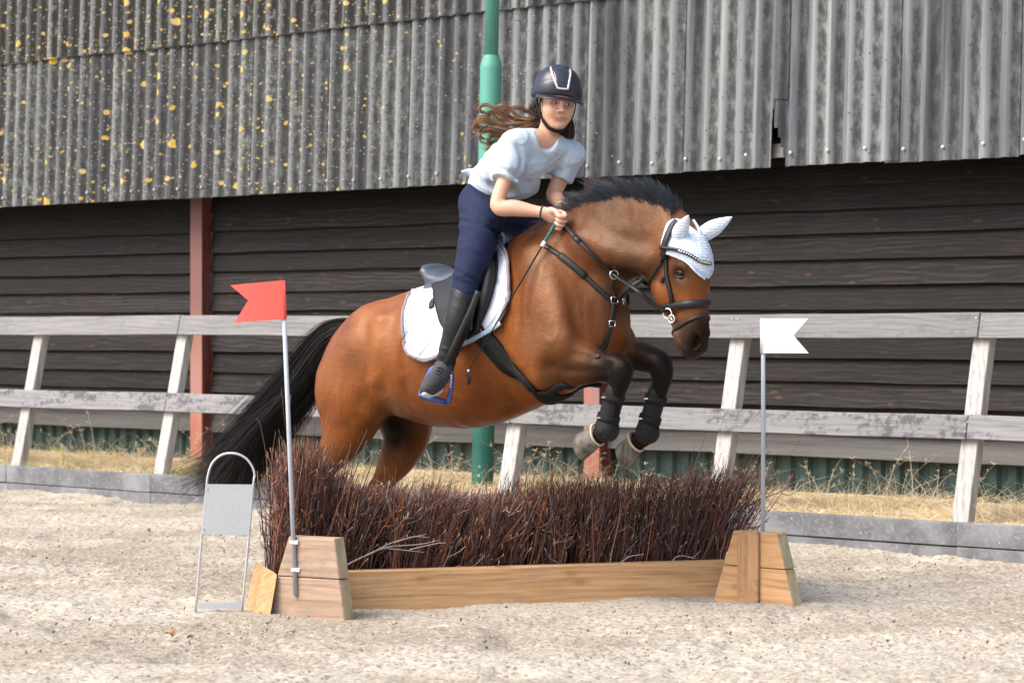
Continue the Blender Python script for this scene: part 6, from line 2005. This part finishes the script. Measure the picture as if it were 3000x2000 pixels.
# trim: sleeves end, hem, neck opening
def cut_near(sol, point, normal, rad, k=.006):
    n = nrm(normal)
    X, Y, Z = sol.ax[0][:, None, None], sol.ax[1][None, :, None], sol.ax[2][None, None, :]
    d = (X - point[0]) * n[0] + (Y - point[1]) * n[1] + (Z - point[2]) * n[2]
    r = np.sqrt((X - point[0]) ** 2 + (Y - point[1]) ** 2 + (Z - point[2]) ** 2) - rad
    m = np.maximum(-d, r).astype(np.float32)      # region to remove
    sol.D = np.maximum(sol.D, -m)
cut_near(s, slR + dnR * .012 + np.array([0, 0, 0]), dnR + np.array([-.1, 0, -.1]), .13)
cut_near(s, slL + dnL * .012, dnL, .11)
# hem plane across the waist
hem = H(1098, 398, -.02); hemn = nrm(H(1095, 470, 0) - H(1150, 385, 0))
hp = H(1126, 452, 0)
s.cut(hp, nrm(H(1100, 480, 0) - H(1160, 395, 0) + np.array([0, 0, -.02])), .006)
# neck: round opening with a V in front
s.chain([(P(1256, 306, YT - .01), .056, .060), (P(1262, 280, YT - .01), .065, .065)], .012, TL, None, 2, carve=True)
vn = P(1268, 372, YT - .135)
s.chain([(P(1258, 312, YT - .075), .052, .056), (P(1262, 335, YT - .10), .032, .036), (P(1266, 362, YT - .125), .010, .012)], .010, TL, None, 3, carve=True)
# folds
for pts, r in (([(1180, 400), (1215, 425), (1240, 432)], .012), ([(1195, 395), (1200, 360), (1190, 330)], .010), ([(1120, 420), (1150, 432), (1175, 440)], .010), ([(1285, 395), (1262, 400), (1245, 410)], .010), ([(1140, 385), (1165, 395), (1190, 400)], .008)):
    d_ = [P(u, v, YT - .2) for u, v in pts]
    out = []
    SB = None
    for (u, v) in pts:
        # march to the surface along the view ray
        dr = np.array([(u - UC) / FPX, 1, -(v - VH) / FPX]); tt = np.arange(11.25, 12.2, .006)
        pr = np.array([0, 0, CAMZ]) + tt[:, None] * dr
        ii = np.round((pr - s.lo) / s.h).astype(int); ok = ((ii >= 0) & (ii < s.n)).all(1)
        val = np.where(ok, s.D[tuple(np.clip(ii, 0, s.n - 1).T)], 1.0); j = np.argmax(val < 0)
        if val[j] < 0: out.append((pr[j] - np.array([0, r * .55, 0]), r, r))
    if len(out) >= 2: s.chain([(p_ - np.array([0, r * .12, 0]), r, r) for p_, _, _ in out], .024, TL, None, 3, carve=True)
v, f = s.mesh(2)
v = folds(v, f, .006, (6, 6, 16), 3, (TL, TF, nrm(H(1100, 450, 0) - neckb) ), None, 1.1, 3.5)
v = folds(v, f, .005, (16, 16, 26), 5, (TL, TF, nrm(H(1100, 450, 0) - neckb) + TL * .6), None, 1.2, 2.0)
M['shirt'] = cloth('pale_blue_jersey', (0.40, 0.455, 0.52), 0.9, 300, 0.4, (0.36, 0.42, 0.49))
shirt = obj('shirt', v, f, M['shirt'], rider, True)
# neck chain
ck = spline([P(1247, 352, YT - .128), P(1262, 362, YT - .155), P(1278, 370, YT - .16), P(1290, 366, YT - .15)], 5)
# ---- breeches
bt = Solid((-0.52, 11.1, 0.95), (0.40, 12.5, 1.98), 0.0065)
bt.chain([(H(1116, 466, 0), .098, .135), (H(1138, 436, 0), .088, .125)], .03, HL)
bt.chain([(H(1106, 466, -.085), .104, .100), (H(1106, 510, -.15), .100, .094), (H(1096, 560, -.225), .088, .083), (H(1082, 610, -.275), .073, .069), (H(1070, 650, -.300), .063, .060), (H(1066, 682, -.318), .050, .05)], .03, HL, None, 4)
bt.chain([(hipL, .105, .10), (H(1168, 492, .16), .092, .09), (H(1206, 518, .24), .080, .078), (KNL, .064, .062), (KNL * .8 + ANL * .2, .052, .05)], .03, HL, None, 4)
# knee and hip creases
bt.chain([(H(1150, 560, -.12), .03, .03), (H(1135, 520, -.2), .012, .02)], .03, HL, None, 1, carve=True)
bt.cut(H(1146, 437, 0), nrm(H(1160, 395, 0) - H(1100, 480, 0) + np.array([-.03, 0, .05])), .006)
v, f = bt.mesh(2)
zt_ = np.clip(1 - np.abs(v[:, 2] - 1.70) / .16, 0, 1) + np.clip(1 - np.abs(v[:, 2] - 1.45) / .10, 0, 1) * .8 + .25
v = folds(v, f, .008, (6, 6, 24), 8, (HF + HL * .4, HL, (0.5, 0, 1)), zt_, 1.0, 2.0)
M['navy'] = cloth('navy_breeches', (0.0100, 0.0155, 0.046), 0.75, 300, 0.45, (0.007, 0.011, 0.034))
bre = obj('breeches', v, f, M['navy'], rider, True)
BRB = BVHTree.FromPolygons([tuple(q) for q in v], [tuple(q) for q in f])
# grey waistband
M['waist'] = cloth('grey_waistband', (0.42, 0.41, 0.43))
wc = H(1113, 440, 0); wn_ = nrm(H(1160, 395, 0) - H(1100, 480, 0))
wb_ = Solid((-0.3, 11.3, 1.70), (0.2, 12.3, 2.05), .006)
wb_.chain([(H(1130, 448, 0), .092, .128), (H(1150, 422, 0), .088, .124)], .01, HL)
wb_.cut(H(1156, 420, 0), wn_, .004)
v, f = wb_.mesh(1); obj('waistband', v, f, M['waist'], rider, True)
# ---- boots
M['shoe'] = leather('grey_suede_shoe', (0.030, 0.030, 0.032), 0.7, 0.25)
M['boot'] = leather('tall_boot_leather', (0.006, 0.006, 0.0065), 0.42, 0.3)
M['sole'] = plain('pale_sole', (0.55, 0.54, 0.50), 0.7)
def boot(mir=False):
    X = (lambda p: mirror(p)) if mir else (lambda p: p)
    e = Solid(*( (np.min(bb, axis=0), np.max(bb, axis=0)) if False else ((-.62, 10.9, .55), (.0, 12.0, 1.50)) if not mir else ((-.35, 11.6, .55), (.45, 13.0, 1.55))), .006)
    top = H(1066, 668, -.318)
    pts = [(H(1068, 660, -.312), .064), (H(1064, 690, -.325), .066), (H(1052, 735, -.347), .062), (H(1038, 785, -.360), .050), (H(1026, 822, -.365), .043), (H(1020, 845, -.368), .045)]
    e.chain([(X(p), r, r * .96) for p, r in pts], .02, HL, None, 4)
    heel = H(1020, 862, -.36); toe = H(992, 893, -.47)
    sh_ = Solid(*(((-.62, 10.9, .70), (.0, 12.0, 1.30)) if not mir else ((-.35, 11.6, .70), (.45, 13.0, 1.35))), .006)
    sh_.chain([(X(H(1020, 846, -.372)), .047, .046), (X(H(1006, 868, -.42)), .047, .046), (X(H(989, 886, -.48)), .042, .048), (X(H(983, 892, -.50)), .032, .040)], .025, HL, None, 4)
    cutp = X(H(1066, 664, -.318)); up = np.array([0.12, 0, 1.0])
    e.cut(X(H(1066, 668, -.32)), nrm(np.array([.45, -.05, 1.0])) if not mir else np.array([.0, 0, 1.0]), .004)
    e.chain([(X(H(1066, 655, -.318)), .050, .05), (X(H(1066, 690, -.325)), .050, .05)], .008, HL, None, 1, carve=True)
    v, f = e.mesh(2)
    v = folds(v, f, .006, (9, 9, 26), 12, (HF, HL, (0.35, 0, 1)), np.clip(1.35 - (v[:, 2] - .99) / .25, .15, 1), 1.0, 2.0); o = obj('boot', v, f, M['boot'], rider, True)
    v, f = sh_.mesh(2); shoe = obj('shoe', v, f, M['shoe'], o, True)
    # sole
    so = Solid(*(((-.62, 10.9, .55), (.0, 12.0, 1.30)) if not mir else ((-.35, 11.6, .55), (.45, 13.0, 1.35))), .005)
    so.chain([(X(H(1010, 892, -.40)), .012, .038), (X(H(994, 903, -.465)), .014, .048), (X(H(982, 905, -.51)), .013, .040)], .005, HL, None, 3)
    v, f = so.mesh(1); obj('sole', v, f, M['sole'], o, True)
    if not mir:
        for k in range(4):
            c = H(1012 - k * 4.2, 852 + k * 6.5, -.43 - k * .012)
            v, f = tube(spline([c + HF * .02 + np.array([0, 0, .004]), c - HL * .010 + np.array([0, 0, .018]), c - HF * .022 + np.array([0, 0, .006])], 4), .003, 6); obj('lace', v, f, M['leather'], o, True)
    return o
boot(); boot(True)
# ---- helmet
M['helmet'] = plain('matt_navy_shell', (0.010, 0.014, 0.024), 0.36, 0, 0.5, 0.1, 8)
M['helmet_gloss'] = plain('gloss_panel', (0.020, 0.023, 0.032), 0.12, 0, 0.6, 0.05, 8)
M['rose_gold'] = plain('rose_gold', (0.80, 0.62, 0.54), 0.3, 0.6, 0.5, 0.03)
hl = Solid(F(0, 0, .08) - .20, F(0, 0, .08) + .20, .005)
hl.chain([(F(0, -.012, .058), .112, .112), (F(0, -.018, .072), .108, .108)], .02, FR)
hl.chain([(F(0, -.045, .045), .106, .104)], .03, FR)
hl.cut(F(0, .06, .030), nrm(-FU + FF * .10), .006)
hl.cut(F(0, -.06, .018), nrm(-FU - FF * .55), .006)
hl.chain([(F(0, -.015, .01), .088, .080), (F(0, -.015, .045), .088, .080)], .006, FR, None, 1, carve=True)
v, f = hl.mesh(2); helm = obj('helmet', v, f, M['helmet'], rider, True)
HMB = BVHTree.FromPolygons([tuple(q) for q in v], [tuple(q) for q in f])
# peak
pk = []
for r_ in np.linspace(0, 1, 5):
    row = []
    for a in np.linspace(-1, 1, 21):
        w = a * math.radians(78)
        rr = .108 + r_ * .034 * math.cos(w * 1.05)
        row.append(F(math.sin(w) * rr * 1.01, math.cos(w) * rr - .008, .032 - r_ * .018 - .010 * math.cos(w) * (1 - r_ * .3) + .004))
    pk.append(row)
pk = np.array(pk)
pnn = np.tile(FU, (5, 21, 1)); shell(pk, pnn, .005, 'peak', M['helmet'], helm, True)
def onhelm(u, v, lift): return hit(u, v, lift, HMB)
fr_px = [(1265, 155), (1270, 175), (1276, 190), (1281, 203), (1293, 204.5), (1304, 205), (1307, 190), (1310, 172), (1309, 160)]
pts = []
for u, v in fr_px:
    h = onhelm(u, v, .002); 
    if h is None: h = near(P(u, v, YT - .12), .002, HMB)
    pts.append(h)
pz = np.array([p for p, n in pts]); pn_ = np.array([n for p, n in pts])
# straight runs with crisp corners
def poly(ptsP, ptsN, sub=5):
    a, n = [], []
    for i in range(len(ptsP) - 1):
        for k in range(sub):
            q, m = near(ptsP[i] + (ptsP[i + 1] - ptsP[i]) * k / sub, .0022, HMB); a.append(q); n.append(m)
    a.append(ptsP[-1]); n.append(ptsN[-1]); return np.array(a), np.array(n)
a, n = poly(pz, pn_); ribbon(a, n, .009, .004, 'frame_trim', M['rose_gold'], helm)
Sg = coons([(1268, 158), (1288, 154), (1307, 160)], [(1283, 201), (1293, 202), (1302, 202)], [(1268, 158), (1274, 180), (1283, 201)], [(1307, 160), (1308, 180), (1302, 202)], 10, 10)
gp_, gn_ = drape(Sg, lambda s_, t_: .0012, HMB); shell(gp_, gn_, .003, 'gloss_panel', M['helmet_gloss'], helm)
# harness
def hstrap(pts, w, name='chin_strap'):
    q = spline(pts, 6); c = F(0, 0, -.03); ribbon(q, q - c, w, .004, name, M['webbing'], helm)
hstrap([F(-.082, .010, .035), F(-.083, .016, -.02), F(-.070, .022, -.070), F(-.048, .045, -.108), F(-.012, .070, -.125)], .014)
hstrap([F(-.080, -.055, .030), F(-.082, -.030, -.02), F(-.074, .012, -.062)], .012)
hstrap([F(-.066, .026, -.080), F(-.040, .052, -.114), F(0, .072, -.126), F(.042, .050, -.112), F(.068, .022, -.074), F(.083, .014, -.02), F(.084, .006, .035)], .024)
# ---- hair
def hair():
    t = NT('brown_hair'); mh = t.done(t.attr(), 0.45, 0, 0.4)
    locks = [[(1250, 262), (1225, 270), (1190, 276), (1160, 262), (1132, 246), (1110, 240), (1100, 250), (1112, 258), (1124, 250)],
             [(1250, 268), (1220, 278), (1185, 288), (1150, 272), (1128, 258), (1118, 268), (1128, 284), (1146, 288), (1156, 280)],
             [(1250, 272), (1218, 286), (1180, 298), (1148, 290), (1116, 280), (1094, 280), (1088, 292), (1100, 300), (1112, 292)],
             [(1250, 276), (1216, 294), (1176, 306), (1148, 302), (1124, 296), (1104, 300), (1106, 316), (1122, 322), (1140, 330)],
             [(1250, 280), (1214, 300), (1172, 312), (1146, 310), (1130, 312), (1120, 324), (1126, 334), (1116, 344), (1108, 340)],
             [(1250, 264), (1222, 274), (1192, 270), (1170, 250), (1152, 243), (1138, 246), (1136, 262), (1150, 274), (1164, 272)],
             [(1250, 262), (1228, 262), (1205, 254), (1188, 246), (1172, 250), (1156, 258), (1142, 256), (1130, 262), (1120, 272)],
             [(1252, 282), (1222, 298), (1186, 314), (1160, 322), (1142, 318), (1130, 306), (1114, 300), (1098, 306), (1092, 318)],
             [(1250, 274), (1214, 282), (1172, 284), (1140, 282), (1108, 268), (1092, 276), (1096, 290), (1116, 290), (1130, 282)],
             [(1252, 284), (1224, 304), (1196, 318), (1172, 320), (1150, 330), (1136, 340), (1128, 332), (1136, 322), (1144, 330)]]
    V_, F__, C_ = [], [], []; off = 0
    for li, g in enumerate(locks * 2):
        rep = li // len(locks); n = 46 if rep == 0 else 22
        dz = RNG.normal(0, 4.5, 2) * rep
        dep = RNG.uniform(-.03, .06)
        c0 = spline([P(u + dz[0] * k / 6, v + dz[1] * k / 6, YT + .035 + dep * k / 8 + k * .008 + .012 * math.sin(k * 2.1 + li)) for k, (u, v) in enumerate(g)], 5)
        m = len(c0); tt = np.linspace(0, 1, m)
        rad = .0085 * (1 - .7 * tt) + .0022
        ang = RNG.uniform(0, 6.28, n); rr = np.sqrt(RNG.random(n))
        tw = ang[:, None] + tt[None] * RNG.normal(2.0, 1.5)
        pth = c0[None] + (np.cos(tw) * rr[:, None] * rad)[..., None] * np.array([0.3, .8, .3]) + (np.sin(tw) * rr[:, None] * rad)[..., None] * np.array([.2, -.2, 1.0])
        fly = (RNG.random(n) < .20)[:, None, None] * RNG.normal(0, .02, (n, 1, 3)) * tt[None, :, None] ** 2
        pth = pth + fly + RNG.normal(0, .0012, (n, 1, 3))
        ln = RNG.uniform(.72, 1.0, n); idx = tt[None] * ln[:, None] * (m - 1); i0 = np.minimum(idx.astype(int), m - 2); f0 = (idx - i0)[..., None]; ar = np.arange(n)[:, None]
        pth = pth[ar, i0] * (1 - f0) + pth[ar, i0 + 1] * f0
        c = np.array([[.15, .075, .038]]) * RNG.uniform(.5, 1.4, (n, 1)) * RNG.uniform(.7, 1.3)
        cols = c[:, None, :] * (0.55 + 1.5 * tt)[None, :, None]
        v_, f_, c_ = strands(pth, (.00095 * (1 - .4 * tt))[None] * RNG.uniform(.7, 1.3, (n, 1)), cols)
        V_.append(v_); F__.append(f_ + off); C_.append(c_); off += len(v_)
    V, F_, C = np.vstack(V_), np.vstack(F__), np.vstack(C_)
    # the lock seen behind the far side of the neck and the hair at the nape
    n2 = 500
    g2 = spline([F(.03, -.06, -.02), F(.06, -.06, -.06), F(.078, -.05, -.10), F(.070, -.04, -.135)], 5); m2 = len(g2); t2 = np.linspace(0, 1, m2)
    p2 = g2[None] + RNG.normal(0, 1, (n2, 1, 3)) * (.012 + .004 * t2)[None, :, None]
    v2, f2, c2 = strands(p2, np.full((n2, m2), .0013), np.array([[.07, .035, .02]]) * RNG.uniform(.5, 1.4, (n2, 1)))
    g3 = [spline([F(x, -.075, .0), F(x * 1.1 - .02, -.09, -.03), F(-.06, -.07, -.055), P(1246, 268, YT + .035)], 5) for x in (-.06, -.03, 0, .03, .06)]
    g3 = np.array(g3); n3 = 600; i3 = RNG.integers(0, 5, n3); m3 = g3.shape[1]
    p3 = g3[i3] + RNG.normal(0, .008, (n3, 1, 3))
    v3, f3, c3 = strands(p3, np.full((n3, m3), .0014), np.array([[.05, .026, .015]]) * RNG.uniform(.5, 1.3, (n3, 1)))
    VV = np.vstack([V, v2, v3]); FFc = np.vstack([F_, f2 + len(V), f3 + len(V) + len(v2)]); CC = np.vstack([C, c2, c3])
    obj('hair', VV, FFc, mh, rider, col=CC)
hair()
# wrist bands and necklace
def band(c, ax, r, w, name, mat):
    ax = nrm(ax); a = nrm(np.cross(ax, (0, 0, 1))); b2 = np.cross(ax, a)
    ring = np.array([c + a * math.cos(x) * r + b2 * math.sin(x) * r for x in np.linspace(0, 2 * math.pi, 20, endpoint=False)])
    ribbon(ring, ring - c, w, .004, name, mat, rider, closed=True)
band(wrR - nrm(wrR - elR) * .004, wrR - elR, .0285, .008, 'wristband', M['teal'] if 'teal' in M else M.setdefault('teal', plain('teal_cord', (0.02, 0.05, 0.055), 0.7)))
band(wrL, wrL - elL, .027, .006, 'bracelet', M['rose_gold'])
SHB = BVHTree.FromPolygons([tuple(shirt.matrix_basis @ q.co) for q in shirt.data.vertices], [tuple(q.vertices) for q in shirt.data.polygons])
ck = [hit(u, v, .003, SHB) for u, v in ((1247, 352), (1256, 358), (1266, 364), (1276, 369), (1286, 371), (1291, 368))]
ck = [q[0] for q in ck if q]
if len(ck) > 2:
    v, f = tube(spline(ck, 4), .0014, 6); obj('necklace', v, f, M['rose_gold'], rider, True)
ck = [hit(u, v, .003, SHB) for u, v in ((1274, 346), (1280, 354), (1286, 364))]
ck = [q[0] for q in ck if q]
if len(ck) > 2:
    v, f = tube(spline(ck, 4), .0014, 6); obj('necklace', v, f, M['rose_gold'], rider, True)

# ================================================================== riding crop
crop = empty('riding_crop', P(1276, 515, YT - .29)); tag(crop, 'thin black riding crop with teal braided grip held in the right hand', 'riding crop')
c0, c1 = P(1280, 506, YT - .285), H(1066, 868, -.50)
cl = lambda s_: c0 + (c1 - c0) * s_
mb = MB(); mb.tube([cl(0.12), cl(0.5), cl(0.955)], [.0042, .0034, .0022], 8); mb.make('shaft', M['webbing'], crop, True)
mb = MB()
for k in range(9): mb.tube([cl(.0 + k * .0155), cl(.008 + k * .0155), cl(.0145 + k * .0155)], [.0066, .0086, .0066], 10)
M['teal_grip'] = plain('teal_grip', (0.03, 0.11, 0.11), 0.6, 0, 0.4, 0.5, 160); mb.make('grip', M['teal_grip'], crop, True)
mb = MB(); mb.tube([cl(.138), cl(.168)], .0088, 12); mb.make('collar', M['white_plastic'], crop, True)
mb = MB(); mb.tube([cl(.945), cl(.962)], .0045, 8); mb.make('ferrule', M['steel'], crop, True)
tip = cl(.975)
mb = MB(); mb.tube([cl(.96), tip, tip + np.array([.012, 0, -.02]), tip + np.array([.008, 0, -.045])], [(.003, .006), (.005, .015), (.006, .022), (.004, .010)], 8); mb.make('flapper', M['webbing'], crop, True)
